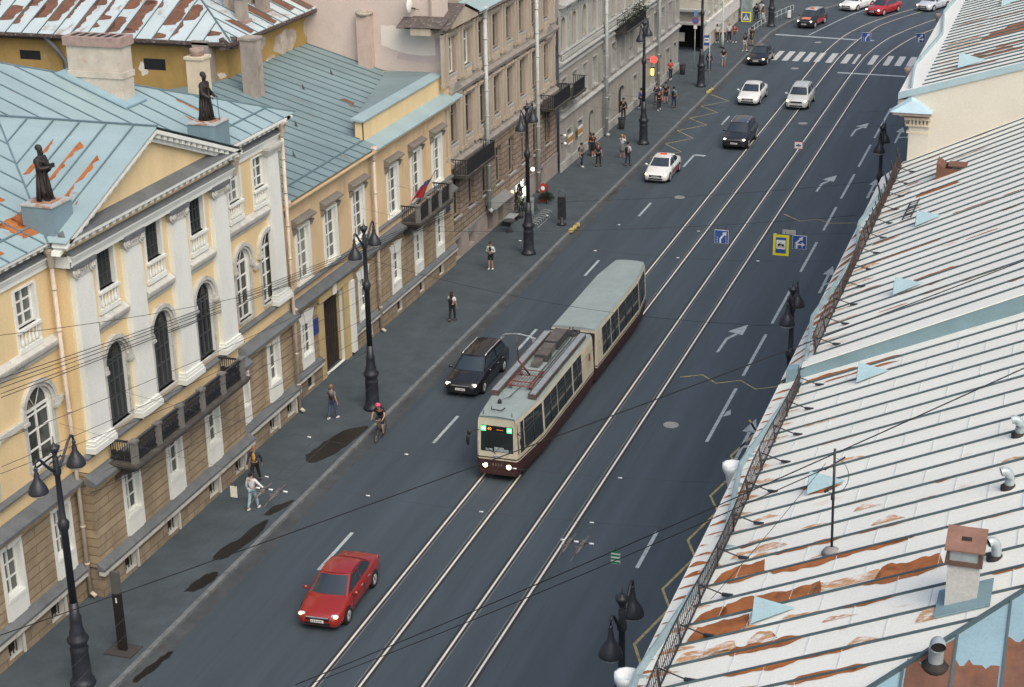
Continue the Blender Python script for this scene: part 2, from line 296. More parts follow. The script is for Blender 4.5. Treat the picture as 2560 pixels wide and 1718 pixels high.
# ---------------------------------------------------------------- facade helpers (walls face +X)
def wall(m, X, y0, y1, z0, z1, ops=(), d=0.17):
    """wall sheet at X with openings (ya,yb,za,zb,arch) and reveals d deep; arch = rise of the rounded top inside the opening"""
    ys = sorted({y0,y1,*[o[0] for o in ops],*[o[1] for o in ops]}); zs = sorted({z0,z1,*[o[2] for o in ops],*[o[3] for o in ops]})
    ys = [y for y in ys if y0 <= y <= y1]; zs = [z for z in zs if z0 <= z <= z1]
    def inside(y,z): return any(o[0] < y < o[1] and o[2] < z < o[3] for o in ops)
    for a,b in zip(ys,ys[1:]):
        run = None
        for c,e in zip(zs,zs[1:]):
            if inside((a+b)/2,(c+e)/2): continue
            m.poly([(X,a,c),(X,b,c),(X,b,e),(X,a,e)])
    for o in ops:
        ya,yb,za,zb = o[:4]; rise = o[4] if len(o) > 4 else 0; zs_ = zb-rise; yc = (ya+yb)/2; hw = (yb-ya)/2
        m.k = 1
        m.poly([(X,ya,za),(X-d,ya,za),(X-d,ya,zs_),(X,ya,zs_)]); m.poly([(X,yb,za),(X,yb,zs_),(X-d,yb,zs_),(X-d,yb,za)])
        m.poly([(X,ya,za),(X,yb,za),(X-d,yb,za),(X-d,ya,za)])
        if rise:
            n = 10; arc = [(yc-hw*math.cos(math.pi*k/n), zs_+rise*math.sin(math.pi*k/n)) for k in range(n+1)]
            h = n//2; m.k = 0
            m.poly([(X,ya,zb)]+[(X,*p) for p in arc[:h+1]]); m.poly([(X,*p) for p in arc[h:]]+[(X,yb,zb)]); m.k = 1
            for p,q in zip(arc,arc[1:]): m.poly([(X,*p),(X,*q),(X-d,*q),(X-d,*p)])
        else: m.poly([(X,ya,zb),(X-d,ya,zb),(X-d,yb,zb),(X,yb,zb)])
        m.k = 0
WIN = {}
def window(parent, X, yc, z0, w, h, rise=0, cols=2, rows=(0.62,), sash=None, glass=None, sur=None, d=0.12, bar=0.05):
    """one window: sash bars (part) > pane, surround; its mesh is shared between windows of a size"""
    sash = sash or SASHW; glass = glass or GLASS
    key = (round(w,2),round(h,2),rise,cols,rows,sash.name,glass.name,sur,bar)
    if key not in WIN:
        s = MB(); hw = w/2; zs = h-rise; t = 0.075
        s.box(-.05,.02,-hw,-hw+t,0,zs); s.box(-.05,.02,hw-t,hw,0,zs); s.box(-.05,.02,-hw+t,hw-t,0,t)
        if rise:
            n = 10; A = [(-hw*math.cos(math.pi*k/n), zs+rise*math.sin(math.pi*k/n)) for k in range(n+1)]; B = [(y*(hw-t)/hw, zs+(z-zs)*(rise-t)/rise) for y,z in A]
            for i in range(n): s.poly([(.02,*A[i]),(.02,*A[i+1]),(.02,*B[i+1]),(.02,*B[i])]); s.poly([(.02,*B[i]),(.02,*B[i+1]),(-.05,*B[i+1]),(-.05,*B[i])])
            for k in range(1,3): a = math.pi*k/3; s.tube([(0,0,zs),(0,-hw*.94*math.cos(a),zs+rise*.94*math.sin(a))], .02, 4)
            s.box(-.05,.025,-hw+t,hw-t,zs-.05,zs+.04)
        else: s.box(-.05,.02,-hw+t,hw-t,h-t,h)
        for k in range(1,cols): y = -hw+w*k/cols; s.box(-.045,.03,y-bar,y+bar,t,zs-(.05 if rise else t))
        for fr in rows: s.box(-.04,.015,-hw+t,hw-t,fr*h-bar*.75,fr*h+bar*.75)
        g = MB(); gp = [(-.03,-hw+.03,.03),(-.03,hw-.03,.03),(-.03,hw-.03,zs)]
        if rise: gp += [(-.03,y*.97,z) for y,z in A[::-1][1:-1]]
        gp += [(-.03,-hw+.03,zs)] if rise else [(-.03,hw-.03,h-.03),(-.03,-hw+.03,h-.03)]
        g.poly(gp)
        u = MB(); so = d
        if sur == 'gf':      # ground floor: jamb boards, apron panel, keystone wedge
            for sg in (-1,1): u.box(so,so+.05,sg*(hw+.075)-.075,sg*(hw+.075)+.075,-.8,h)
            u.box(so,so+.09,-hw-.01,hw+.01,-.12,0); u.box(so,so+.045,-hw-.01,hw+.01,-.85,-.13)
            u.add([(so+.1,-.2,h+.02),(so+.1,.2,h+.02),(so+.1,.33,h+.62),(so+.1,-.33,h+.62),(so,-.2,h+.02),(so,.2,h+.02),(so,.33,h+.62),(so,-.33,h+.62)],[(0,1,2,3),(0,3,7,4),(1,5,6,2),(3,2,6,7),(0,4,5,1)])
            for sg in (-1,1): u.add([(so+.05,sg*.24,h+.02),(so+.05,sg*.62,h+.02),(so+.05,sg*.86,h+.5),(so+.05,sg*.37,h+.55),(so,sg*.24,h+.02),(so,sg*.62,h+.02),(so,sg*.86,h+.5),(so,sg*.37,h+.55)],[(0,1,2,3),(0,3,7,4),(1,5,6,2),(3,2,6,7),(0,4,5,1)])
        elif sur == 'balus':  # upper palace window: jambs, sill, balusters, plinth
            for sg in (-1,1): u.box(so,so+.05,sg*(hw+.07)-.07,sg*(hw+.07)+.07,-.7,h+.06)
            u.box(so,so+.05,-hw,hw,h,h+.06); u.box(so-.2,so+.14,-hw-.14,hw+.14,-.1,0); u.box(so-.02,so+.1,-hw-.14,hw+.14,-.86,-.68)
            for k in range(5):
                y = -hw+.12+(w-.24)*k/4; u.lathe([(.03,-.68),(.075,-.6),(.08,-.5),(.035,-.3),(.05,-.2),(.06,-.1)], (so+.03,y,0), 6)
        elif sur == 'arch':   # archivolt on imposts
            n = 12; zs2 = zs-.02
            for k in range(n):
                a0, a1 = math.pi*k/n, math.pi*(k+1)/n
                for r0,r1,x1 in ((hw+.02,hw+.14,.08),(hw+.14,hw+.3,.15)):
                    P = [(-r*math.cos(a), zs2+r*math.sin(a)*rise/hw) for a in (a0,a1) for r in (r0,r1)]
                    u.poly([(so+x1,*P[0]),(so+x1,*P[2]),(so+x1,*P[3]),(so+x1,*P[1])]); u.poly([(so+x1,*P[1]),(so+x1,*P[3]),(so,*P[3]),(so,*P[1])]); u.poly([(so+x1,*P[0]),(so,*P[0]),(so,*P[2]),(so+x1,*P[2])])
            for sg in (-1,1):
                a, b = sorted((sg*(hw+.0),sg*(hw+.34))); u.box(so,so+.19,a,b,zs2-.3,zs2-.18); u.box(so,so+.15,a+.02,b-.02,zs2-.18,zs2)
                a, b = sorted((sg*hw,sg*(hw+.17))); u.box(so,so+.05,a,b,0,zs2-.3)
            u.box(so-.2,so+.09,-hw-.05,hw+.05,-.1,0)
        elif sur == 'hood':   # straight hood on brackets
            for sg in (-1,1): u.box(so,so+.06,sg*(hw+.1)-.1,sg*(hw+.1)+.1,-.05,h+.12)
            u.box(so,so+.06,-hw,hw,h,h+.12); u.box(so-.2,so+.1,-hw-.22,hw+.22,-.14,-.05)
        elif sur == 'plain':
            for sg in (-1,1): u.box(so,so+.05,sg*(hw+.06)-.06,sg*(hw+.06)+.06,-.02,h+.1)
            u.box(so,so+.05,-hw,hw,h,h+.1); u.box(so-.15,so+.12,-hw-.15,hw+.15,-.14,-.02)
        elif sur == 'thin': u.box(so-.15,so+.1,-hw-.1,hw+.1,-.12,0)
        H = None
        if sur == 'hood':
            H = MB(); H.prism([(so,h+.2),(so+.05,h+.2),(so+.34,h+.42),(so+.34,h+.5),(so,h+.64)], 'y', -hw-.42, hw+.42)
            for sg in (-1,1): H.prism([(so,h-.12),(so+.1,h-.1),(so+.24,h+.2),(so,h+.2)], 'y', sg*(hw+.27)-.08, sg*(hw+.27)+.08)
        WIN[key] = (s.mesh('window', sash), g.mesh('pane', glass), u.mesh('window_surround', {'arch': WHD, 'hood': WHI, 'plain': GREYT, 'thin': GREYT}.get(sur, WHI)) if sur else None, H.mesh('window_hood', mat('hood_grey',(.2,.19,.17),.85,.2,2,(.12,.11,.1),.3,2)) if H else None)
    org = ORG[parent.name]
    for i,(nm,me) in enumerate(zip(('window','pane','window_surround','window_hood'), WIN[key])):
        if not me: continue
        o = bpy.data.objects.new(nm, me); COL.objects.link(o)
        if i == 0: root = o; o.parent = parent; o.location = (X-d-org[0], yc-org[1], z0-org[2]); ORG[o.name] = (0,0,0)
        else: o.parent = root
    return root
def row(ops, ycs, z0, w, h, rise=0):
    for y in ycs: ops.append((y-w/2,y+w/2,z0,z0+h,rise))
def dentils(m, x0, x1, y0, y1, z0, z1, step=0.42, w=0.2):
    n = int((y1-y0)/step)
    for i in range(n): a = y0+(i+.5)*(y1-y0)/n; m.box(x0,x1,a-w/2,a+w/2,z0,z1)
def pipe(parent, x, y, z0, z1, m=None, r=.085, funnel=True, kick=.0):
    q = MB(); q.tube([(x,y,z0),(x,y,z1)], r, 8)
    z = z0+1.2
    while z < z1-.5: q.lathe([(r+.02,0),(r+.02,.07)], (x,y,z), 8); z += 1.55
    q.tube([(x,y,z0+.02),(x+.22,y,z0-.12)], r, 8)
    if funnel: q.lathe([(r,0),(r+.03,.1),(.2,.55),(.26,.62),(.26,.78),(.2,.78)], (x,y,z1), 8)
    return q.build('downpipe', m or PIPE, parent)
def seams(m, P0, du, dv, nu, Ls, h=.05, w=.045):
    pass
def roof_seam(m, a, b, n, w=.05, h=.05):
    a, b, n = Vector(a), Vector(b), Vector(n).normalized(); t = (b-a).normalized(); s = t.cross(n)*w/2
    m.add([a-s,a+s,b+s,b-s,a-s+n*h,a+s+n*h,b+s+n*h,b-s+n*h],[(4,5,6,7),(0,1,5,4),(1,2,6,5),(2,3,7,6),(3,0,4,7)])
# ---------------------------------------------------------------- left side: the yellow palace
pal = thing('palace', 'yellow palace with a white pilastered pediment front and pale blue metal roof', 'palace', (-13,56,0.13))
XW, XA, XR = -13.4, -12.75, -13.3        # wall planes: left wing, centre, right bay
AY0, AY1 = 49.25, 61.2; PE = 67.45
bays = (51.73, 55.18, 58.62)
LW = [36.9, 40.35, 43.85, 47.55]
# openings
opsW, opsA, opsR = [], [], []
row(opsA, bays, 6.28, 1.4, 3.2, .7); row(opsA, bays, 11.62, 1.12, 1.42)
row(opsR, (63.15, 65.55), 6.28, 1.25, 3.2, .62); row(opsR, (62.95, 65.3), 11.62, 1.05, 1.4)
row(opsW, LW, 6.3, 1.6, 2.95, .8); row(opsW, LW, 11.55, 1.12, 1.38)
m = MB()
wall(m, XA, AY0, AY1, 5.2, 13.6, opsA); wall(m, XR, AY1, PE, 5.2, 13.6, opsR); wall(m, XW, 30, AY0, 5.2, 13.6, opsW)
for xa,xb,y in ((XW,XA,AY0),(XR,XA,AY1)): m.poly([(xa,y,5.2),(xb,y,5.2),(xb,y,14.2),(xa,y,14.2)])
m.poly([(XR,PE,0.1),(XR,PE,14.2),(-24,PE,14.2),(-24,PE,.1)])
wall(m, XA, AY0, AY1, 13.6, 14.3); wall(m, XR, AY1, PE, 13.6, 14.2); wall(m, XW, 30, AY0, 13.6, 14.2)
m.build('wall', [YEL,WHI], pal)
# rusticated ground floor
GA = (51.85, 55.15, 58.4); GR = (62.2, 65.35); GW = (37.6, 41.2, 44.85, 48.0)
opsA, opsR, opsW = [], [], []
row(opsA, GA, 2.45, 1.0, 1.85); row(opsR, GR, 2.45, .98, 1.85); row(opsW, GW, 2.45, 1.02, 1.85)
m = MB(); gx = .06
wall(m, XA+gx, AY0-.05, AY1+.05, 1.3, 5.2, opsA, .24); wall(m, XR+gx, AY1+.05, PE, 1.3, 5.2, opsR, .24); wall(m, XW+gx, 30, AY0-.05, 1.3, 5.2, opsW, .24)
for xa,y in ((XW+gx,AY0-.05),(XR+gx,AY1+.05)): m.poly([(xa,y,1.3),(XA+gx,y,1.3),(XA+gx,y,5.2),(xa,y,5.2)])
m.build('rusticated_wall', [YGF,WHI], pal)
for X,ys in ((XA+gx,GA),(XR+gx,GR),(XW+gx,GW)):
    for y in ys: window(pal, X, y, 2.45, 1.0, 1.85, cols=2, rows=(.33,.64), sur='gf', d=.2, bar=.032)
# plinth with cellar windows
m = MB(); cb = []
for X,ya,yb,ys in ((XA+.14,AY0-.12,AY1+.12,(51.1,54.4,57.9,60.3)),(XR+.14,AY1+.12,PE,(64.75,66.6)),(XW+.14,30,AY0-.12,(38,41.4,44.3,47.0))):
    ops = []; row(ops, ys, .3, .8, .72); wall(m, X, ya, yb, .1, 1.3, ops, .35)
    for y in ys:
        bs = MB(); bs.poly([(X-.34,y-.4,.3),(X-.34,y+.4,.3),(X-.34,y+.4,1.02),(X-.34,y-.4,1.02)])
        for k in range(4): bs.box(X-.2,X-.17,y-.3+k*.2,y-.28+k*.2,.3,1.02)
        bs.build('cellar_window', mat('cellar_dark',(.012,.011,.01),.9,0), pal); cb.append((X,y))
for xa,y in ((XW+.14,AY0-.12),(XR+.14,AY1+.12)): m.poly([(xa,y,.1),(XA+.14,y,.1),(XA+.14,y,1.3),(xa,y,1.3)])
m.build('plinth', [PLI,WHD], pal)
# ledges and string courses
lt, lw, lg = MB(), MB(), MB()
for X,ya,yb in ((XA,AY0-.3,AY1+.3),(XR,AY1+.31,PE),(XW,30,AY0-.31)):
    lt.prism([(X+.05,1.3),(X+.36,1.3),(X+.36,1.4),(X+.05,1.62)], 'y', ya, yb)            # sloping grey ledge over the plinth
    lw.box(X+.1,X+.34,ya+.02,yb-.02,1.12,1.3)
    lt.prism([(X+.05,4.85),(X+.5,4.85),(X+.5,4.98),(X+.05,5.25)], 'y', ya-.1, yb+.1)        # ledge over the ground floor
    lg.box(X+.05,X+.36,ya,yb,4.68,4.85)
    lt.prism([(X,5.85),(X+.2,5.85),(X+.2,5.93),(X,6.03)], 'y', ya, yb)
for y in [c[1] for c in cb]:
    X = XA if AY0 < y < AY1 else (XR if y > AY1 else XW); lw.box(X+.15,X+.24,y-.06,y+.3,1.0,1.12); lw.box(X+.15,X+.22,y+.42,y+.52,.2,1.0)
lt.build('ledge', LEDGE, pal); lw.build('plinth_cornice', WHD, pal); lg.build('string_course', mat('shaded_ochre',(.42,.3,.16),.9,.15,1.5), pal)  # string course has one even ochre base colour
for y in bays: window(pal, XA, y, 6.28, 1.4, 3.2, .7, 4, (.3,.52,.73), SASHD, GLASSD, 'arch', .15); window(pal, XA, y, 11.62, 1.12, 1.42, 0, 4, (.33,.66), SASHD, GLASSD, 'balus', .15, .018)
for y in (63.15,65.55): window(pal, XR, y, 6.28, 1.25, 3.2, .62, 2, (.2,.4,.6), None, None, 'arch', .13, .034)
for y in (62.95,65.3): window(pal, XR, y, 11.62, 1.05, 1.4, 0, 2, (.33,.66), None, None, 'balus', .13, .035)
for y in LW: window(pal, XW, y, 6.3, 1.6, 2.95, .8, 2, (.22,.45,.66), None, None, 'arch', .13, .036); window(pal, XW, y, 11.55, 1.12, 1.38, 0, 2, (.33,.66), None, None, 'balus', .13, .035)
# pilasters
def pilaster(y, X, w, capital=True):
    p = MB(); z0 = 6.02; x1 = X+.26
    for a,b,z,zz in ((.2,.13,z0,z0+.22),(.16,.1,z0+.22,z0+.34),(.1,.07,z0+.34,z0+.46)): p.box(X,x1+b,y-w/2-a+.02,y+w/2+a-.02,z,zz)
    zt = 12.72 if capital else 12.95
    p.add([(X,y-w/2,z0+.46),(x1,y-w/2,z0+.46),(x1,y+w/2,z0+.46),(X,y+w/2,z0+.46),(X,y-w/2+.05,zt),(x1-.03,y-w/2+.05,zt),(x1-.03,y+w/2-.05,zt),(X,y+w/2-.05,zt)],[(0,1,5,4),(1,2,6,5),(2,3,7,6),(4,5,6,7)])
    o = p.build('pilaster', WHI, pal)
    c = MB()
    if capital:
        c.box(X,x1+.02,y-w/2+.06,y+w/2-.06,zt,zt+.34); dentils(c,x1+.02,x1+.07,y-w/2+.1,y+w/2-.1,zt+.2,zt+.3,.14,.09)
        for sg in (-1,1):
            c.lathe([(.2,0),(.215,.03),(.215,.09)], (x1-.02,y+sg*(w/2-.1),zt+.2), 14, ax='x'); c.lathe([(.13,.09),(.14,.13),(.12,.13)], (x1-.02,y+sg*(w/2-.1),zt+.2), 12, ax='x'); c.lathe([(.05,.13),(.04,.17)], (x1-.02,y+sg*(w/2-.1),zt+.2), 8, ax='x')
        c.build('capital', WHD, o); c = MB(); c.box(X,x1+.12,y-w/2-.1,y+w/2+.1,zt+.35,zt+.52)
        c.build('abacus', LEDGE, o)
    else:
        for k,(a,z) in enumerate(((.06,12.95),(.12,13.07),(.18,13.19))): c.box(X,x1+a,y-w/2-a,y+w/2+a,z,z+.12)
        c.build('capital', WHD, o)
for k in range(4): pilaster(49.98+3.44*k, XA, 1.22)
pilaster(66.35, XR, 1.1, False)
# entablature: architrave, dentil cornice
aw, ac, ad, at = MB(), MB(), MB(), MB()
for X,ya,yb in ((XA+.2,AY0-.15,AY1+.15),(XR,AY1+.16,PE+.1),(XW,30,AY0-.16)):
    aw.box(X,X+.1,ya,yb,13.2,13.42); aw.box(X,X+.16,ya,yb,13.42,13.58); aw.box(X,X+.26,ya,yb,13.58,13.66); at.prism([(X,13.66),(X+.28,13.66),(X,13.8)],'y',ya-.02,yb+.02)
for y,X in ((AY0-.15,XW),(AY1+.15,XR)):
    y0,y1 = sorted((y,y+.001)); aw.box(X+.1,XA+.3,y-.05,y+.05,13.2,13.6)
# centre: projecting frieze block in yellow, dentils, pediment base with its sloping grey top
fz = MB(); XF = XA+.2
fz.box(XA,XF,AY0-.1,AY1+.1,13.7,14.2); 
# tympanum
fz.prism([(AY0+.3,14.4),(AY1-.3,14.4),(55.22,16.55)], 'x', XA-.3, XF-.06)
ac.box(XF-.05,XF+.42,AY0-.5,AY1+.5,14.22,14.34); dentils(ad, XF-.05,XF+.34,AY0-.4,AY1+.4,14.06,14.22,.44,.22)
at.prism([(XF-.06,14.34),(XF+.44,14.34),(XF-.06,14.56)],'y',AY0-.45,AY1+.45)
fz.build('frieze', YEL, pal)
# raking cornices with dentils
for sg in (-1,1):
    y0 = 55.22+sg*6.6; z0 = 14.22; y1, z1 = 55.22, 16.68; dx = Vector((0,y1-y0,z1-z0)); n = Vector((0,-sg*abs(dx.z),abs(dx.y))).normalized() if sg<0 else Vector((0,abs(dx.z),abs(dx.y))).normalized()
    def bar(m, xa, xb, h0, h1, t0=0, t1=1):
        A = Vector((0,y0,z0))+dx*t0; B = Vector((0,y0,z0))+dx*t1
        q = [A+n*h0,B+n*h0,B+n*h1,A+n*h1]; m.add([(xa,p.y,p.z) for p in q]+[(xb,p.y,p.z) for p in q],[(0,1,2,3),(7,6,5,4),(0,4,5,1),(1,5,6,2),(2,6,7,3),(3,7,4,0)])
    bar(ac, XF-.2, XF+.42, -.12, .03); bar(ac, XF-.2, XF+.16, -.42, -.27)
    for k in range(15): bar(ad, XF-.2, XF+.36, -.27, -.12, (k+.3)/15.2, (k+.75)/15.2)
# wings: dentil cornice under the eaves
for X,ya,yb in ((XR,AY1+.3,PE+.35),(XW,30,AY0-.3)):
    ac.box(X,X+.5,ya,yb,14.16,14.26); dentils(ad, X,X+.42,ya,yb,14.02,14.16,.42,.2); ac.box(X,X+.12,ya,yb,13.9,14.02)
for k in range(3): ac.box(-14.2-k*2,-13.9-k*2,PE,PE+.4,14.0,14.16)
ac.box(-24,XR+.5,PE,PE+.55,14.16,14.26)
aw.build('architrave', WHI, pal); ac.build('cornice', WHI, pal); ad.build('dentils', WHI, pal); at.build('cornice_flashing', LEDGE, pal)
# grey moulded bands under the upper windows
bm = MB()
def band(ya, yb, X):
    bm.prism([(X,10.12),(X+.06,10.12),(X+.1,10.26),(X+.2,10.36),(X+.24,10.5),(X+.24,10.56),(X,10.72)],'y',ya,yb)
for y in bays: band(y-1.02, y+1.02, XA)
band(AY1, 65.75, XR); band(30, AY0-.1, XW)
bm.build('moulding', WHD, pal)
bi = MB()   # impost strings between the arched windows
for a,b,X in ((38.0,39.3,XW),(41.5,42.8,XW),(45.0,46.45,XW),(48.65,49.2,XW),(64.1,64.6,XR)): bi.box(X,X+.16,a,b,8.2,8.4)
bi.build('impost_band', WHD, pal)
# balcony on consoles
b = MB(); BX = XA+1.25; by0, by1 = 50.45, 59.4
b.box(XA+.05,BX+.08,by0-.08,by1+.08,4.96,5.08); b.box(XA+.05,BX+.16,by0-.16,by1+.16,5.08,5.18)
bal = b.build('balcony', DGREY, pal)
ys = [by0+.12+k*(by1-by0-.24)/5 for k in range(6)]; mat('balcony_grey',(.17,.17,.165),.85,.2,2,(.1,.1,.1),.3,2)
for y in ys: p = MB(); p.box(BX-.2,BX,y-.13,y+.13,5.18,6.02); p.box(BX-.24,BX+.04,y-.17,y+.17,6.02,6.1); p.build('balcony_post', MAT['balcony_grey'], bal)
rl = MB()
for a,c in zip(ys,ys[1:]):
    rl.box(BX-.14,BX-.06,a+.13,c-.13,5.98,6.04); rl.box(BX-.12,BX-.08,a+.13,c-.13,5.24,5.28); rl.box(BX-.11,BX-.09,a+.13,c-.13,5.76,5.79)
    n = int((c-a-.26)/.11)
    for k in range(n): y = a+.16+k*.11; rl.box(BX-.115,BX-.085,y,y+.022,5.28,5.98)
    for k in range(5): y = a+.32+k*(c-a-.64)/4; rl.lathe([(.13,-.012),(.15,-.012),(.15,.012),(.13,.012)], (BX-.1,y,5.5), 10, ax='x')
for y in (by0+.12,by1-.12):
    rl.box(XA+.1,BX-.2,y-.04,y+.04,5.98,6.04); rl.box(XA+.1,BX-.2,y-.02,y+.02,5.24,5.28)
    for k in range(9): rl.box(XA+.15+k*.1,XA+.172+k*.1,y-.015,y+.015,5.28,5.98)
    for k in range(3): rl.lathe([(.12,-.012),(.145,-.012),(.145,.012),(.12,.012)], (XA+.3+k*.27,y,5.5), 10, ax='y')
rl.build('balcony_railing', IRON, bal)
for y in (50.9,53.45,56.85,59.0): cs = MB(); cs.prism([(XA+.06,4.96),(BX-.1,4.96),(BX-.25,4.72),(XA+.45,4.5),(XA+.06,4.2)],'y',y-.14,y+.14); cs.build('balcony_console', DGREY, bal)
# downpipes
pipe(pal, XW+.3, 48.95, .35, 13.2); pipe(pal, XR+.28, 67.25, .35, 13.4)
ch = MB(); ch.add([(-12.5,61.9,14.3),(-12.3,62.1,14.3),(-12.75,62.3,13.0),(-12.95,62.1,13.0)],[(0,1,2,3)]); ch.tube([(-12.4,61.75,14.2),(-12.75,61.85,13.5),(-12.95,61.9,13.2)], [.2,.12,.09], 8); ch.build('rain_chute', PIPE, pal)
# ---- roof: hipped main roof, gable over the pediment, seams, rust
EX, EZ, tP = -12.72, 14.3, math.tan(R(22)); EXw = -12.85
def mz(x): return EZ+tP*(EXw-x)
RX = -24.5; rz = mz(RX); HY = PE+.9-(-RX+EXw)    # hip foot-of-ridge
m = MB()
GP = 55.22; gz = 16.82; gx = EXw-(gz-EZ)/tP     # gable ridge meets the main slope at gx
y0g, y1g = GP-6.7, GP+6.7
m.poly([(EXw,29,EZ),(EXw,y0g,EZ),(gx,GP,gz),(EXw,y1g,EZ),(EXw,PE+.9,EZ),(RX,HY,rz),(RX,29,rz)])   # main slope (the gable cuts into it)
m.poly([(EXw,PE+.9,EZ),(-36,PE+.9,EZ),(RX,HY,rz)])
m.poly([(XF+.45,y0g,EZ+.02),(XF+.45,GP,gz),(gx,GP,gz),(EXw,y0g,EZ)]); m.poly([(XF+.45,GP,gz),(XF+.45,y1g,EZ+.02),(EXw,y1g,EZ),(gx,GP,gz)])
m.poly([(XF+.45,y0g,EZ),(XF+.45,y0g,EZ+.02),(EXw,y0g,EZ)])
roof = m.build('roof', ROOFB, pal)
s = MB(); nM = (tP,0,1)
y = 29.4
while y < PE+.5:
    xt = RX if y < HY else EXw-(PE+.9-y)
    xb = EXw
    if y0g < y < y1g: xb = EXw-(EXw-gx)*(1-abs(y-GP)/6.7)
    if xb-xt > .3: roof_seam(s, (xb,y,mz(xb)+.0), (xt,y,mz(xt)), nM, .045, .05)
    y += 1.05
tg = (gz-EZ)/6.7
for sg in (-1,1):
    x = XF-.5
    while x > gx+.3:
        f = (x-gx)/(EXw-gx) if x < EXw else 1
        roof_seam(s, (x,GP+sg*6.7*f,gz-(gz-EZ)*f), (x,GP+sg*.1,gz), (0,sg*tg,1), .045, .05); x -= 1.15
roof_seam(s, (XF+.45,GP,gz), (gx,GP,gz), (0,0,1), .09, .06)
roof_seam(s, (EXw,PE+.9,EZ), (RX,HY,rz), (.3,.3,1), .09, .06)
for sg in (-1,1): roof_seam(s, (EXw,GP+sg*6.7,EZ), (gx,GP,gz), (0,0,1), .07, .03)
roof_seam(s, (EXw-.9,61.5,mz(EXw-.9)), (EXw-.9,PE+.1,mz(EXw-.9)), nM, .07, .05); roof_seam(s, (EXw-.9,29,mz(EXw-.9)), (EXw-.9,49.3,mz(EXw-.9)), nM, .07, .05)
s.build('roof_seam', SEAML, roof)
def rust_on(fn, items, parent, name='rust_patch', material=None, seed=3):
    """ragged rust sheets lying on a roof: fn(u,v) -> point; items (u0,u1,v0,v1)"""
    rnd = random.Random(seed); m = MB()
    for u0,u1,v0,v1 in items:
        L = abs(u1-u0); n = max(8,int(L*11)); du = (u1-u0)/n; w = v1-v0; p = [rnd.uniform(0,6) for _ in range(4)]; thin = abs(w) < .45
        hi = []
        for k in range(n+1):
            x = k*L/n; j = .5+.22*math.sin(x*1.7+p[0])+.17*math.sin(x*4.3+p[1])+.12*math.sin(x*11+p[2])+rnd.uniform(-.1,.1)
            e = min(1,(k+.3)*L/n/.12,(n-k+.3)*L/n/(.12 if not thin else .3)); hi.append(v0+w*max(.1,min(1,(1-(1-j)*(.9 if thin else .42))))*e)
        sl_ = rnd.uniform(-.12,.12)
        for k in range(n):
            a_, b_ = u0+k*du, u0+(k+1)*du
            m.poly([fn(a_,v0),fn(b_,v0),fn(b_+sl_*(k+1)/n,hi[k+1]),fn(a_+sl_*k/n,hi[k])])
    return m.build(name, material or RUST, parent)
fM = lambda u,v: (EXw-u, v, mz(EXw-u)+.012)
rust_on(fM, [(1.1,2.4,62.9,62.7),(1.8,3.4,64.0,63.7),(.9,1.6,61.9,62.2),(2.2,4.2,58.9,58.6),(1.2,2,63.6,63.3),(5.6,6.2,52.6,53.1),(4.4,4.9,54.8,55.2),(.3,1.6,49.9,48.6),(1.4,4.2,44.6,43.4),(.4,2.2,46.6,45.6),(3.0,5.5,47.6,46.8),(.3,1.4,50.6,50.1),(3.2,3.7,57,57.4),(2.4,4.6,49.8,48.9),(1.5,3.8,48.2,46.9),(.5,1.6,48.9,47.6),(3.5,6,46.4,45.5),(1.2,2.2,45,44.3)], roof)
fG = lambda u,v: (v, GP-6.7+u, EZ+u*tg+.014+max(0,0))
rust_on(fG, [(1.2,4.8,-13.6,-13.25),(2.4,5.4,-14.75,-14.35),(3.4,5.6,-15.9,-15.6),(.9,2.4,-12.95,-12.8)], roof, 'rust_streak')
# pedestals and chimney on the roof
def pedestal(y, x, z):
    p = MB(); p.box(x-.62,x+.62,y-.62,y+.62,z-.9,z+.82); o = p.build('pedestal', mat('pedestal_sheet',(.17,.25,.29),.55,.15,1.2,(.2,.12,.07),.16,1.2,(1,1,.4)), pal)
    q = MB(); q.box(x-.66,x+.66,y-.66,y+.66,z+.82,z+.87); q.build('pedestal_cap', mat('cap_rust',(.45,.5,.5),.6,.2,2,(.3,.12,.05),.6,2), o)
pedestal(49.45, -13.35, 14.62); pedestal(61.05, -13.2, 14.75)
cx0,cx1,cy0,cy1 = -19.68,-17.14,61.35,62.2
k = MB(); k.box(cx0,cx1,cy0,cy1,15.2,18.36); k.box(cx0-.05,cx1+.05,cy0-.05,cy1+.05,17.05,17.3)
c = k.build('chimney', BRICK, roof)
k = MB(); k.box(cx0-.1,cx1+.1,cy0-.1,cy1+.1,18.36,18.74); 
k.build('chimney_cap', REDB, roof)
k = MB()
for i in range(6): k.box(cx0+.15+i*.4,cx0+.38+i*.4,cy0+.1,cy1-.1,18.742,18.75)
k.build('flue_hole', mat('soot',(.02,.018,.016),.95,0), roof)  # flat near-black plates laid on the solid cap as flue holes
k = MB(); k.prism([(cx0-.3,mz(cx0-.3)+.05),(cx1+.35,mz(cx1+.35)+.05),(cx1+.35,mz(cx1+.35)+.12),(cx0-.3,mz(cx0-.3)+.12)],'y',cy0-.55,cy1+.3); k.build('chimney_flashing', mat('flashing_blue',(.25,.38,.44),.55,.1,1), roof)
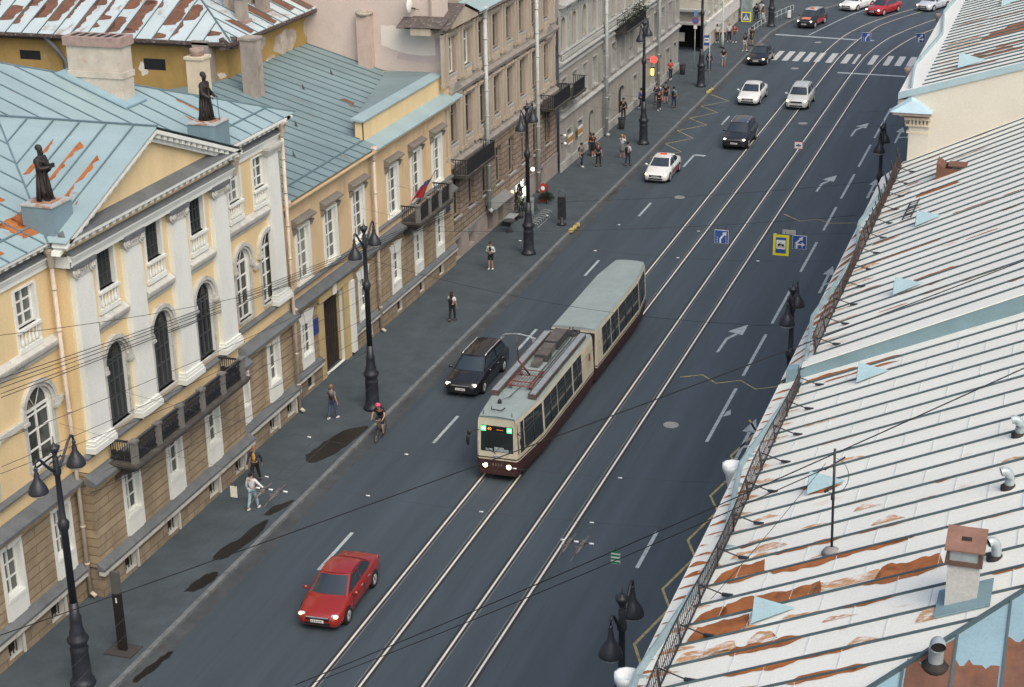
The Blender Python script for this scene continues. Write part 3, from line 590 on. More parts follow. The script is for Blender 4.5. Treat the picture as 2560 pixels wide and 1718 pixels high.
# ---------------------------------------------------------------- the lower yellow annexe beside the palace
ann = thing('annexe', 'two storey faded yellow building with hooded windows and carriage gate beside the palace', 'building', (-14,78,0.13))
XB = -13.8; B0, B1 = PE+.02, 90.1
UW = (70.2, 73.35, 76.75, 81.35, 84.7, 87.9); LWN = (69.9, 76.75, 81.2, 84.5, 87.8)
opsU, opsL = [], []
row(opsU, UW, 5.75, 1.25, 2.55); row(opsL, LWN, 2.05, .98, 1.6); opsL.append((71.75,74.1,.14,4.1,0))
m = MB(); wall(m, XB, B0, B1, 5.0, 10.1, opsU); m.poly([(XB,B1,0),(XB,B1,11.4),(-22,B1,11.4),(-22,B1,0)]); m.poly([(XB+.06,B0,.1),(XB+.06,B0,10),(-16,B0,10),(-16,B0,.1)]); m.build('wall', [YELB,WHI], ann)
m = MB(); wall(m, XB+.06, B0, B1, 1.2, 5.0, opsL); m.build('rusticated_wall', [YGF,WHI], ann)
m = MB(); ops = []; cel = (69.9,77.2,81.3,84.6,87.7); row(ops, cel, .3, .7, .62); ops2 = ops+[(71.75,74.1,.14,4.1,0)]
wall(m, XB+.14, B0, 71.2, .1, 1.2, [o for o in ops if o[0]<71]); wall(m, XB+.14, 75.2, B1, .1, 1.2, [o for o in ops if o[0]>75]); m.build('plinth', [PLI,WHD], ann)
for y in cel: m = MB(); m.poly([(XB-.02,y-.35,.3),(XB-.02,y+.35,.3),(XB-.02,y+.35,.92),(XB-.02,y-.35,.92)]); m.build('cellar_window', MAT['cellar_dark'], ann)
for y in UW: window(ann, XB, y, 5.75, 1.25, 2.55, 0, 2, (.25,.5,.72), None, None, 'hood', .13, .035)
for y in LWN: window(ann, XB+.06, y, 2.05, .98, 1.6, 0, 2, (.33,.66), None, None, 'gf', .12, .035)
lt, lw = MB(), MB()
for ya,yb in ((B0,71.2),(75.2,B1)): lt.prism([(XB+.1,1.2),(XB+.32,1.2),(XB+.32,1.28),(XB+.1,1.45)],'y',ya,yb); lw.box(XB+.14,XB+.3,ya,yb,1.04,1.2)
lt.prism([(XB,4.72),(XB+.42,4.72),(XB+.42,4.82),(XB,5.08)],'y',B0,B1); lt.prism([(XB,5.45),(XB+.16,5.45),(XB+.16,5.52),(XB,5.6)],'y',B0,B1)
lt.build('ledge', LEDGE, ann); lw.build('plinth_cornice', WHD, ann)
# carriage gate: white-edged yellow portal with dark leaves
p = MB(); p.box(XB-1.6,XB+.16,74.12,74.75,.14,4.2); p.box(XB-.3,XB+.16,71.2,71.73,.14,4.2); p.box(XB-.3,XB+.22,71.2,75.2,4.12,4.5); por = p.build('portal', mat('portal_yellow',(.46,.37,.19),.9,.12,1), ann)
p = MB(); p.box(XB+.02,XB+.3,74.78,75.2,.3,4.12); p.box(XB+.02,XB+.26,72.75,73.15,4.1,4.75); p.build('white_trim', WHI, por)
p = MB(); p.box(XB-.32,XB-.26,71.75,74.1,.14,4.1)
for k in range(9): p.box(XB-.27,XB-.24,71.8+k*.26,71.86+k*.26,.2,4.0)
p.build('gate_leaf', mat('dark_wood',(.028,.02,.017),.7,.3,3), por)
p = MB(); p.box(XB+.07,XB+.1,70.62,71.35,2.7,3.5); p.build('wall_plaque', mat('blue_plaque',(.03,.06,.22),.4,.1,2), ann)
p = MB(); p.box(XB+.08,XB+.11,88.9,89.5,3.6,4.1); p.build('house_number', mat('number_plate_dark',(.05,.06,.16),.4,.1,2), ann)
pipe(ann, XB+.3, 78.35, .3, 9.4); pipe(ann, XB+.26, 68.2, 5.0, 9.4, PIPE)
# balcony with closed parapet posts
b = MB(); b.box(XB,XB+1.15,82.2,87.2,4.8,4.95); b.box(XB,XB+1.22,82.1,87.3,4.95,5.05); bl = b.build('balcony', DGREY, ann)
for y in (82.3,83.9,85.5,87.1): b = MB(); b.box(XB+.9,XB+1.12,y-.12,y+.12,5.05,5.95); b.box(XB+.86,XB+1.16,y-.16,y+.16,5.95,6.03); b.build('balcony_post', MAT['balcony_grey'], bl)
b = MB()
for k in range(40): y = 82.45+k*.118; b.box(XB+1.0,XB+1.03,y,y+.025,5.05,5.9)
b.box(XB+.98,XB+1.05,82.3,87.1,5.86,5.93)
for y in (82.3,87.1):
    b.box(XB,XB+.95,y-.03,y+.03,5.86,5.93)
    for k in range(7): b.box(XB+.1+k*.12,XB+.125+k*.12,y-.012,y+.012,5.05,5.9)
for k in range(3): b.lathe([(.16,-.015),(.2,-.015),(.2,.015),(.16,.015)],(XB+1.01,83.1+k*1.6,5.5),10,ax='x')
b.build('balcony_railing', IRON, bl)
for y in (82.6,84.7,86.8): b = MB(); b.prism([(XB,4.8),(XB+1.0,4.8),(XB+.8,4.55),(XB+.2,4.3),(XB,4.1)],'y',y-.14,y+.14); b.build('balcony_console', DGREY, bl)
# eaves cornice and attic over the far half
a = MB(); AX = XB-.42
a.box(AX,AX+.06,78.75,B1,10.05,11.35); a.poly([(AX,78.75,10.05),(AX+.06,78.75,10.05),(AX+.06,78.75,11.35),(AX,78.75,11.35)]); a.box(AX-.4,AX,78.72,78.8,10.0,11.3)
a.build('attic', YEL, ann)
t = MB(); t.prism([(AX+.06,10.1),(XB+.55,9.98),(XB+.55,10.05),(AX+.06,10.34)],'y',78.4,B1+.9); t.prism([(AX-.55,11.38),(AX+.16,11.33),(AX+.16,11.4),(AX-.55,11.5)],'y',78.55,B1); 
t.build('cornice_sheet', ROOFB, ann)
t = MB(); t.box(XB,XB+.5,B0,B1,9.9,9.98); t.box(XB,XB+.3,B0,B1,9.75,9.9); t.build('cornice', MAT['yellow_plaster_old'], ann)
tB = math.tan(R(16)); bX, bZ = XB+.45, 10.12
def bz(x): return bZ+tB*(bX-x)
BX2 = -22.55
m = MB()
m.poly([(bX,B0-.6,bZ),(bX,78.7,bZ),(AX-.2,78.9,bz(AX-.2)),(-17.75,B1+.6,bz(-17.75)),(BX2,B1+.6,bz(BX2)),(BX2,B0-.6,bz(BX2))])
m.poly([(AX-.5,78.8,11.35),(AX-.5,B1+.3,11.44),(-17.75,B1+.6,bz(-17.75))]); m.poly([(AX-.5,78.8,11.35),(-17.75,B1+.6,bz(-17.75)),(AX-.45,78.85,bz(AX-.45))])
m.poly([(BX2,B0-.6,bz(BX2)),(BX2,80.5,bz(BX2)),(-32,80.5,bz(BX2)-2),(-32,B0-.6,bz(BX2)-2)])
broof = m.build('roof', ROOFC, ann)
s = MB(); y = B0-.2
nB = (tB,0,1)
while y < B1+.3:
    xb = bX if y < 78.7 else AX-.2+( -17.75-AX+.2)*(y-78.9)/(B1+.6-78.9)
    roof_seam(s, (xb,y,bz(xb)), (BX2,y,bz(BX2)), nB, .045, .045); y += .88
for yy in (81,83,85,87,89): 
    f = (yy-78.9)/(B1-78.3); roof_seam(s, (AX-.55,yy,11.37), (AX-.2-3.3*f*.98,yy-.35,bz(AX-.2-3.3*f*.98)+.03), (0,0,1), .045, .045)
roof_seam(s, (AX-.2,78.9,bz(AX-.2)), (-17.75,B1+.5,bz(-17.75)), (0,0,1), .07, .03)
roof_seam(s, (bX-.85,B0-.3,bz(bX-.85)), (bX-.85,78.6,bz(bX-.85)), nB, .08, .05)
s.build('roof_seam', mat('seam_dull',(.1,.16,.18),.6,.15,3), broof)
fB = lambda u,v: (bX-u, v, bz(bX-u)+.012)
rust_on(fB, [(3.3,4.1,83.2,83.7),(3.0,3.6,83.0,82.7),(6.9,8.2,81.5,81.2)], broof, 'rust_patch', RUSTD)
for i,(x,y) in enumerate(((-19.43,86.6),(-19.4,82.85),(-17.3,77.4),(-15.6,73.5))):
    v = MB(); z = bz(x); v.add([(x,y-.08,z),(x+.15,y,z-.04),(x,y+.08,z),(x-.03,y,z+.32)],[(0,1,3),(1,2,3),(2,0,3)]); v.build('roof_hook', mat('hook_dark',(.03,.03,.035),.6,.1,3), broof)
st = thing('flue_stack', 'tall grey rendered flue stack against the ochre building corner', 'chimney', (-21.0,79.6,bz(-21)))
b = MB(); b.box(-21.06,-20.22,79.2,80.0,11.9,15.1); b.box(-21.12,-20.16,79.14,80.06,15.1,15.22); b.build('stack', GREYST, st)
st2 = thing('flue_stack', 'grey flat flue stack rising behind the second roof statue', 'chimney', (-24.6,80.1,13))
b = MB(); b.box(-24.15,-23.2,79.75,80.5,11.5,14.85); b.build('stack', GREYST, st2)
st3 = thing('small_chimney', 'small cream chimney with a round brick top behind the second roof statue', 'chimney', (-23.5,75,15))
b = MB(); b.box(-21.9,-21.0,75.0,75.8,11,14.95); b.box(-21.97,-20.93,74.93,75.87,14.9,15.04); b.build('stack', mat('cream_stack',(.6,.53,.4),.9,.1,1.5), st3)
b = MB(); b.lathe([(.33,15.04),(.37,15.28),(.37,15.4),(.2,15.4),(.17,15.28)], (-21.45,75.4,0), 12); b.build('chimney_pot', REDB, st3)
# ---------------------------------------------------------------- ochre courtyard building behind with a rusty roof
och = thing('courtyard_building', 'weathered ochre building with rust streaked tin roof behind the palace', 'building', (-30,86,0))
OX, OY = -22.55, 80.5
m = MB(); wl = [(-26.5,13.1,13.75),(-31.6,13.2,13.9),(-35,13.2,13.9)]
m.box(-60,OX,OY,95,6,14.35); m.build('wall', OCHRE, och)
for x,z0,z1 in ((-26.9,13.0,13.6),(-31.0,13.2,13.8),(-34.6,13.2,13.7)): m = MB(); m.box(x-.65,x+.65,OY-.01,OY+.1,z0,z1); m.build('attic_window', GLASSD, och)
for nm,pts,ma in (('bare_plaster',[(OX,83.2),(OX,84.2)],GREYST),):
    m = MB(); rnd = random.Random(5)
    def patch(cy,cz,ry,rz):
        m.poly([(OX+.006,cy+ry*math.cos(a)*rnd.uniform(.75,1.1),cz+rz*math.sin(a)*rnd.uniform(.7,1.1)) for a in [2*math.pi*k/18 for k in range(18)]])
    patch(87.4,13.4,1.6,.75); patch(84.6,13.9,.6,.4); patch(90.3,13.6,.4,.6); patch(85.6,12.75,.7,.22)
    m.build(nm, mat('bare_plaster',(.44,.38,.31),.95,.2,1.5,(.58,.54,.47),.4,1), och)
m = MB(); rnd = random.Random(8)
for cx,cz,rx,rz in ((-23.6,13.0,.6,.3),(-24.1,13.3,.25,.35),(-22.9,12.9,.3,.2),(-27.6,13.0,.3,.5)):
    m.poly([(cx+rx*math.cos(a)*rnd.uniform(.6,1.1),OY-.006,cz+rz*math.sin(a)*rnd.uniform(.6,1.1)) for a in [2*math.pi*k/14 for k in range(14)]])
m.build('peeled_patch', mat('peeled_white',(.66,.62,.55),.95,.1,2), och)
m = MB()
m.prism([(OY-.75,14.62),(OY-.75,14.75),(OY,15.0),(OY,14.35),(OY-.35,14.4)],'x',-60,OX+.7)
m.prism([(OX+.75,14.62),(OX+.75,14.75),(OX,15.0),(OX,14.35),(OX+.35,14.4)],'y',OY-.7,92)
m.build('eaves_cornice', mat('dark_eaves',(.085,.06,.055),.9,.3,2.5,(.4,.44,.46),.3,5,(1,1,2)), och)
tO = math.tan(R(24)); m = MB(); rzO = 14.8+tO*8
m.poly([(-60,OY-.7,14.8),(OX+.7,OY-.7,14.8),(OX-7.3,OY+7.3,rzO),(-60,OY+7.3,rzO)]); m.poly([(OX+.7,OY-.7,14.8),(OX+.7,97,14.8),(OX-7.3,89,rzO),(OX-7.3,OY+7.3,rzO)])
oroof = m.build('roof', mat('white_tin_roof',(.46,.55,.575),.5,.1,.7,(.26,.14,.09),.3,1.1,(1,.5,1)), och)
s = MB(); x = -59.5
while x < OX+.4:
    yt = OY+7.3 if x < OX-7.3 else OY-.7+(OX+.7-x)
    if yt-OY > .2: roof_seam(s,(x,OY-.7,14.8),(x,yt,14.8+tO*(yt-OY+.7)),(0,-tO,1),.05,.05)
    x += 1.0
y = OY+.3
while y < 91: xt = max(OX-7.3,OX+.7-(y-OY+.7)); roof_seam(s,(OX+.7,y,14.8),(xt,y,14.8+tO*(OX+.7-xt)),(tO,0,1),.05,.05); y += 1.0
roof_seam(s,(OX+.7,OY-.7,14.8),(OX-7.3,OY+7.3,rzO),(0,0,1),.08,.06)
s.build('roof_seam', MAT['seam_dull'], oroof)
fO = lambda u,v: (v, OY-.7+u, 14.8+tO*u+.014); rnd = random.Random(11); it = []
for k in range(34):
    x = -22.5-k*1.0+.03
    for _ in range(3):
        u = rnd.uniform(0,5); L = rnd.choice((.5,1.3,2.6,3.6)); 
        if u < 7-(max(0,x+29.8)) : it.append((u,min(u+L,7.6-max(0,x+29.85)*1.05),x,x+rnd.choice((.35,.9,.9))))
rust_on(fO, [q for q in it if q[1]>q[0]+.3], oroof, 'rust_patch', RUSTD)
fO2 = lambda u,v: (OX+.7-u, v, 14.8+tO*u+.014)
rust_on(fO2, [(.1,1.6,82.2,83.1),(.1,2.4,85,86),(.5,3,88,89),(.1,1.2,89.5,91)], oroof, 'rust_patch', RUSTD)
for i,(x,y,w,d,h) in enumerate(((-23.9,84.2,.75,.8,2.6),(-23.0,83.4,.5,.6,1.2),(-24.2,86.6,.9,1.1,2.8),(-23.2,86.3,.55,.7,1.1),(-24.0,89.0,1.0,1.0,2.6))):
    c = thing('brick_stack', ['tall narrow chimney stack nearest the rusty roof corner','short block stack at the rusty roof edge','broad middle chimney stack on the rusty roof','low block stack before the broad middle chimney','far broad chimney stack on the rusty roof'][i], 'chimney', (x,y,15), 'chimney stacks on the rusty roof')
    b = MB(); b.box(x-w/2,x+w/2,y-d/2,y+d/2,14.8,15.6+h); b.box(x-w/2-.07,x+w/2+.07,y-d/2-.07,y+d/2+.07,15.3+h,15.45+h); b.build('stack', GREYST if i!=4 else BRICK, c)
    b = MB(); b.box(x-w/2-.12,x+w/2+.12,y-d/2-.12,y+d/2+.12,14.85,15.35); b.build('stack_base', REDB, c)
p = MB(); p.tube([(-33.2,OY-.6,14.7),(-32.6,OY-.35,13.9),(-32.3,OY-.2,13.3),(-32.25,OY-.15,11)],.13,8); p.build('downpipe', mat('grey_old_pipe',(.12,.13,.14),.7,.2,2), och)
# ---------------------------------------------------------------- beige apartment house with pilasters
mat('brown_sash',(.25,.22,.19),.6,.1,4)
apt = thing('beige_house', 'tall beige stucco house with pilasters pediment and dark balconies', 'building', (-14,100,0.13))
XC = -13.95; C0, C1 = B1+.03, 110.95; CW = [91.1+2.53*k for k in range(8)]
t2, t1, t0 = [], [], []
row(t2, CW, 11.25, 1.15, 2.05); row(t1, CW, 7.15, 1.15, 2.35); row(t0, CW, 2.75, 1.15, 2.3)
m = MB(); wall(m, XC, C0, C1, 6.0, 14.1, t2+t1, .26); wall(m, XC-.8, C0, C1, 14.1, 18.5); m.build('wall', [BEIGE,BEIGE], apt)
m = MB(); wall(m, XC+.06, C0, C1, 1.5, 6.0, t0, .28); m.build('rusticated_wall', [BEIGED,BEIGED], apt)
for y in CW:
    window(apt, XC, y, 11.25, 1.15, 2.05, 0, 2, (.7,), SASHW if y < 95 else MAT['brown_sash'], None if y < 95 else GLASSD, 'thin', .2, .03)
    window(apt, XC, y, 7.15, 1.15, 2.35, 0, 2, (.7,), MAT['brown_sash'], GLASSD, 'thin', .2, .03)
    window(apt, XC+.06, y, 2.75, 1.15, 2.3, 0, 2, (.7,), MAT['brown_sash'], GLASSD, 'thin', .22, .03)
m = MB()
for y in [c-1.265 for c in CW]+[CW[-1]+1.265]:
    for a,b in ((-.42,-.14),(.14,.42)):
        for z0,z1 in ((10.75,13.75),(6.5,9.9)): m = MB(); m.box(XC,XC+.16,y+a,y+b,z0,z1); m.box(XC,XC+.2,y+a-.03,y+b+.03,z1-.16,z1); m.box(XC,XC+.2,y+a-.03,y+b+.03,z0,z0+.2); m.build('pilaster', BEIGEP, apt)
m = MB()
for y in CW:
    for z in (13.42,9.62): m = MB(); m.prism([(XC,z),(XC+.16,z),(XC+.26,z+.2),(XC,z+.26)],'y',y-.75,y+.75); m.build('window_lintel', BEIGEP, apt)
    for z0,z1 in ((10.5,11.1),(6.35,7.0)): m = MB(); m.box(XC,XC+.1,y-.6,y+.6,z0,z1); m.box(XC+.1,XC+.14,y-.45,y+.45,z0+.12,z1-.12); m.build('apron_panel', BEIGEP, apt)
m = MB()
m.prism([(XC,9.95),(XC+.3,10.12),(XC+.34,10.3),(XC,10.5)],'y',C0,C1); m.prism([(XC,5.75),(XC+.28,5.9),(XC+.32,6.1),(XC,6.3)],'y',C0,C1); m.prism([(XC,13.75),(XC+.2,13.8),(XC+.5,14.0),(XC+.5,14.1),(XC,14.15)],'y',94.6,C1); m.box(XC,XC+.12,C0,C1,1.4,1.6)
m.build('cornice', mat('sooty_cornice',(.26,.24,.22),.9,.2,2,(.14,.13,.12),.3,2), apt)
# corner pediment
m = MB(); m.prism([(88.9+1.2,14.0),(94.4,14.0),(94.4,14.15),(92.1,14.95),(90.1,14.2)],'x',XC-.4,XC+.5); m.box(XC-1.6,XC-.4,89.0,90.4,13.75,14.15); m.build('pediment', BEIGEP, apt)
m = MB(); m.poly([(XC+.62,94.6,14.2),(XC+.62,92.1,15.08),(XC-2.5,92.1,15.08),(XC-2.5,94.6,14.2)]); m.poly([(XC+.62,89.0,14.1),(XC+.62,92.1,15.08),(XC-2.5,92.1,15.08),(XC-2.5,89.0,14.1)])
m.poly([(XC+.3,88.9,14.2),(XC-1.9,88.9,14.2),(XC-1.9,90.3,14.6),(XC+.3,90.3,14.6)]); m.build('pediment_roof', mat('mossy_tiles',(.1,.085,.08),.9,.3,4,(.3,.27,.24),.35,5), apt)
m = MB(); m.poly([(XC+.55,94.5,14.16),(XC+.55,C1,14.16),(XC-.82,C1,14.7),(XC-.82,94.5,14.7)]); m.build('eaves_sheet', ROOFB, apt)
m = MB()
for y in (CW[0],CW[7]):
    m.prism([(XC,9.9),(XC+.35,9.95),(XC+.35,10.1),(XC,10.2)],'y',y-.8,y+.8); n=9
    A = [(y-.75*math.cos(math.pi*k/n),10.15+.62*math.sin(math.pi*k/n)) for k in range(n+1)]; m.prism(A,'x',XC,XC+.3)
m.build('round_hood', MAT['sooty_cornice'], apt)
def iron_balcony(par, X, y0, y1, z, name='balcony', d=1.0, plants=False):
    b = MB(); b.box(X,X+d,y0,y1,z-.14,z); b.box(X,X+d+.05,y0-.05,y1+.05,z,z+.05); o = b.build(name, DGREY, par)
    b = MB(); b.box(X+d-.08,X+d-.03,y0,y1,z+.9,z+.95); n = int((y1-y0)/.14)
    for k in range(n): y = y0+.05+k*.14; b.box(X+d-.07,X+d-.04,y,y+.05,z+.05,z+.9)
    for y in (y0+.02,y1-.05):
        b.box(X,X+d-.05,y,y+.04,z+.9,z+.95)
        for k in range(6): b.box(X+.08+k*.15,X+.12+k*.15,y,y+.03,z+.05,z+.9)
    b.build('balcony_railing', IRON, o); return o
iron_balcony(apt, XC+.1, 90.3, 95.2, 5.45); iron_balcony(apt, XC+.1, 107.2, 110.9, 5.5)
pipe(apt, XC+.35, 95.95, 1.8, 13.5, PIPEG, .13); pipe(apt, XC+.35, 105.9, .3, 13.6, PIPEG, .13)
m = MB(); wall(m, XC+.1, C0, C1, .1, 1.5, [(90.6,91.6,.14,1.5,0),(92.9,93.9,.35,1.1,0),(96.3,97.3,.14,1.5,0),(98.3,99.2,.14,1.5,0),(106.7,107.7,.14,1.5,0)], .4)
mat('grey_brown_plinth',(.3,.27,.245),.9,.15,1,(.2,.19,.18),.3,1); m.build('shop_plinth', [MAT['grey_brown_plinth']]*2, apt)
for a,b,z0,z1 in ((90.6,91.6,.14,1.5),(92.9,93.9,.35,1.1),(96.3,97.3,.14,1.5),(98.3,99.2,.14,1.5),(106.7,107.7,.14,1.5)): m = MB(); m.poly([(XC-.25,a,z0),(XC-.25,b,z0),(XC-.25,b,z1),(XC-.25,a,z1)]); m.build('shop_opening', MAT['cellar_dark'], apt)
m = MB(); m.box(XC+.1,XC+.45,96.1,102.9,1.55,1.75); m.prism([(XC+.1,2.05),(XC+.75,1.75),(XC+.75,1.8),(XC+.1,2.1)],'y',96.0,99.6); m.box(XC+.1,XC+.16,92.7,94.2,1.25,1.55); m.build('shop_canopy', mat('pale_canopy',(.2,.21,.205),.7,.1,2), apt)
fw_ = thing('firewall', 'pale pink rendered firewall with patched plaster above the annexe roof', 'wall', (-19,90.6,10))
m = MB(); m.box(-48,XC-.15,90.35,91.2,9,19.5); m.build('wall', PINK, fw_)
m = MB(); rnd = random.Random(4)
pts = [(-17.9,12.85),(-17.9,14.0)]+[(-17.9+.22*k,14.02+rnd.uniform(-.08,.1)) for k in range(1,15)]+[(-14.65,14.0),(-14.6,12.4),(-15.4,12.35),(-16.3,12.4),(-17.1,12.6)]
m.poly([(x,90.342,z) for x,z in pts]); m.build('plaster_patch', PINKL, fw_)
m = MB(); m.poly([(-14.58,90.343,12.1),(-14.1,90.343,12.1),(-14.12,90.343,13.35),(-14.58,90.343,13.4)]); m.poly([(-17.0,90.343,12.1),(-14.8,90.343,11.9),(-14.8,90.343,12.3),(-16.9,90.343,12.45)]); m.build('grey_patch', mat('lilac_patch',(.47,.41,.41),.95,.06,1), fw_)
m = MB(); m.box(-19.15,-18.35,89.75,90.35,11.0,14.55); ck = m.build('chimney', mat('pink_flue',(.5,.4,.35),.95,.14,1), fw_)
m = MB(); m.lathe([(.42,0),(.5,.08),(.5,.22),(.3,.22),(.28,.1)],(-18.75,90.05,14.55),12); m.build('chimney_cap', mat('cap_stone',(.4,.36,.3),.9,.2,2,(.1,.08,.07),.4,4), ck)
sd_ = thing('satellite_dish', 'white oval satellite dish fixed to the pink firewall', 'antenna', (-15.8,90.1,15.2))
m = MB(); m.lathe([(.02,.12),(.25,.09),(.42,.02),(.45,0),(.43,-.01),(.25,.06),(.02,.09)],(-15.9,89.9,15.25),16,ax='x'); m.build('dish', WHI, sd_)
m = MB(); m.tube([(-15.75,90.35,15.0),(-15.8,89.95,15.1)],.04,6); m.tube([(-15.8,89.9,15.1),(-15.3,89.8,15.05)],.02,5); m.build('dish_arm', IRON, sd_)
# ---------------------------------------------------------------- grey house with arched top windows
gry = thing('grey_house', 'long grey stucco house with arched upper windows and planted dark balcony', 'building', (-14,128,0.13))
XD = -13.7; D0, D1 = C1+.03, 146.3; DW = [112.05+2.58*k for k in range(14)]
t2, t1, t0 = [], [], []
for i,y in enumerate(DW):
    t2.append((y-.5,y+.5,8.5,10.75,.45 if i<3 else 0)); t1.append((y-.6,y+.6,4.5,6.55,0))
GD = [(113.2,.75),(115.9,.75),(118.9,.14),(123.3,.75),(127.3,.14),(131.4,.75),(134.2,.75),(136.9,.75),(139.4,.14),(142.2,.75),(144.9,.75)]
for y,z in GD: t0.append((y-(.85 if z<.2 and y>120 else .6),y+(.85 if z<.2 and y>120 else .6),z,2.75,.5))
m = MB(); wall(m, XD, D0, D1, 7.6, 16, t2, .35); m.build('upper_wall', [GREYL,GREYL], gry)
m = MB(); wall(m, XD, D0, D1, .1, 7.6, t1+t0, .35); m.poly([(XD,D1,0),(XD,D1,16),(-24,D1,16),(-24,D1,0)]); m.build('wall', [GREYF,GREYT], gry)
for i,y in enumerate(DW):
    window(gry, XD, y, 8.5, 1.0, 2.25, .45 if i<3 else 0, 2, (.7,), SASHD, GLASSD, 'thin', .3, .025); window(gry, XD, y, 4.5, 1.2, 2.05, 0, 2, (.66,), mat('grey_sash',(.4,.43,.42),.6,.1,4), GLASSD, 'plain', .3, .03)
for y,z in GD:
    if z > .2: window(gry, XD, y, z, 1.2, 2.0, .5, 2, (.6,), MAT['grey_sash'], GLASSD, 'plain', .3, .03)
for y,z in GD:
    if z < .2: w = .85 if y > 120 else .6; m = MB(); m.box(XD-.33,XD-.28,y-w,y+w,.13,2.75); m.build('arched_door', mat('dark_door',(.03,.024,.022),.6,.2,3), gry)
m = MB()
for z0,z1,d in ((7.5,7.75,.3),(3.75,3.98,.25),(11.45,11.7,.5),(8.3,8.42,.16),(7.1,7.25,.12)): m.prism([(XD,z0),(XD+d*.6,z0+.05),(XD+d,z1-.08),(XD+d,z1),(XD,z1+.1)],'y',D0,D1)
for i,y in enumerate(DW):
    for k in (-1,1): m.box(XD,XD+.1,y+k*1.0-.14,y+k*1.0+.14,8.42,11.3)
    if i%2==0 or i<4: m.box(XD,XD+.14,y-.7,y+.7,10.95,11.1)
m.build('trim', GREYT, gry)
m = MB()
for i in range(60): y = 111.4+i*.32; m.lathe([(.05,0),(.09,.1),(.05,.28),(.07,.42)],(XD+.1,y,7.85),6)
m.build('balustrade', GREYT, gry)
m = MB(); m.box(XD,XD+.1,D0,D1,.1,.72); m.build('plinth', mat('pale_plinth',(.36,.37,.35),.9,.15,1.4,(.2,.19,.18),.35,1), gry)
bb = iron_balcony(gry, XD, 125.2, 131.2, 7.3)
b = MB(); rnd = random.Random(2)
for k in range(500):
    x, y, z = XD+rnd.uniform(.5,1.25), rnd.uniform(125,131.5), 8.0+rnd.random()**1.5*.9*(1 if rnd.random()<.7 else .3); a = rnd.uniform(0,6); q = .14
    b.add([(x,y,z),(x+q*math.cos(a),y+q*math.sin(a),z+rnd.uniform(-.05,.12)),(x+q*math.cos(a+1.2),y+q*math.sin(a+1.2),z+rnd.uniform(-.02,.15))],[(0,1,2)])
b.build('balcony_plants', mat('balcony_leaf',(.035,.05,.025),.8,.4,5), bb)
iron_balcony(gry, XD, 111.2, 114.1, 5.45, 'balcony')
pipe(gry, XD+.35, 121.75, .3, 15, PIPEG, .14); pipe(gry, XD+.3, 138.0, .3, 15, PIPEG, .12)
gs = thing('red_round_sign', 'glowing red round shop sign on the grey house', 'sign', (XD+.5,135.3,3.1))
m = MB(); m.lathe([(.27,-.06),(.3,0),(.27,.06)],(XD+.55,135.3,3.2),16,ax='y'); m.build('disc', mat('red_glow',(1,.06,.05),emit=1.6), gs)
m = MB(); m.box(XD,XD+.2,135.27,135.33,3.17,3.23); m.build('bracket', IRON, gs)
gs = thing('yellow_light_sign', 'glowing yellow vertical lightbox on the grey house', 'sign', (XD+.3,136.2,2))
m = MB(); m.box(XD+.1,XD+.3,136.15,136.35,1.7,2.3); m.build('lightbox', mat('yellow_glow',(1,.62,.12),emit=2.2), gs)
m = MB(); m.box(XD+.02,XD+.38,136.1,136.4,2.3,2.35); m.box(XD+.02,XD+.38,136.1,136.4,1.65,1.7); m.build('lightbox_frame', IRON, gs)
# ---------------------------------------------------------------- far corner house beyond the side street
far = thing('corner_house', 'pale grey corner house with a dark passage beyond the side street', 'building', (-14,160,0.13))
XE = -13.2; E0 = 154.0
m = MB(); m.poly([(-30,E0,0),(-15.9,E0,0),(-15.9,E0,2.7),(-30,E0,2.7)]); m.poly([(-30,E0,2.7),(XE,E0,2.7),(XE,E0,16),(-30,E0,16)]); m.poly([(XE-.3,E0,0),(XE,E0,0),(XE,E0,2.7),(XE-.3,E0,2.7)])
EW = [156.2+2.9*k for k in range(10)]; ops = []; row(ops, EW, 3.4, 1.3, 2.2); row(ops, EW, .5, .7, .6); row(ops, EW, 7.5, 1.3, 2.2)
wall(m, XE, E0, 190, .1, 14, ops, .35); m.build('wall', [GREYL,GREYL], far)
for y in EW:
    for z in (3.4,7.5): window(far, XE, y, z, 1.3, 2.2, 0, 2, (.66,), MAT['grey_sash'], None, 'plain', .3, .035)
m = MB()
for y in EW: m.box(XE-.34,XE-.3,y-.35,y+.35,.5,1.1)
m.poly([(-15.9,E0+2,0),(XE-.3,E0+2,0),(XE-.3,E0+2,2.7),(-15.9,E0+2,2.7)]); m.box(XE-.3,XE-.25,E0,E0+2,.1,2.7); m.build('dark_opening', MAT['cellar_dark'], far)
m = MB(); m.box(XE,XE+.16,E0,190,1.5,2.6); m.box(XE,XE+.24,E0,190,2.6,2.8); m.build('plinth_band', mat('pale_band',(.6,.6,.57),.9,.08,1), far)
m = MB(); m.box(-17,XE+.3,E0-1.0,E0,2.75,2.95); m.box(-17,XE+.2,E0-.8,E0,3.9,4.1); m.build('canopy', GREYT, far)
m = MB(); m.box(-15.85,-14.9,E0-.3,E0-.22,1.1,1.9); m.build('notice_board', GREYT, far)
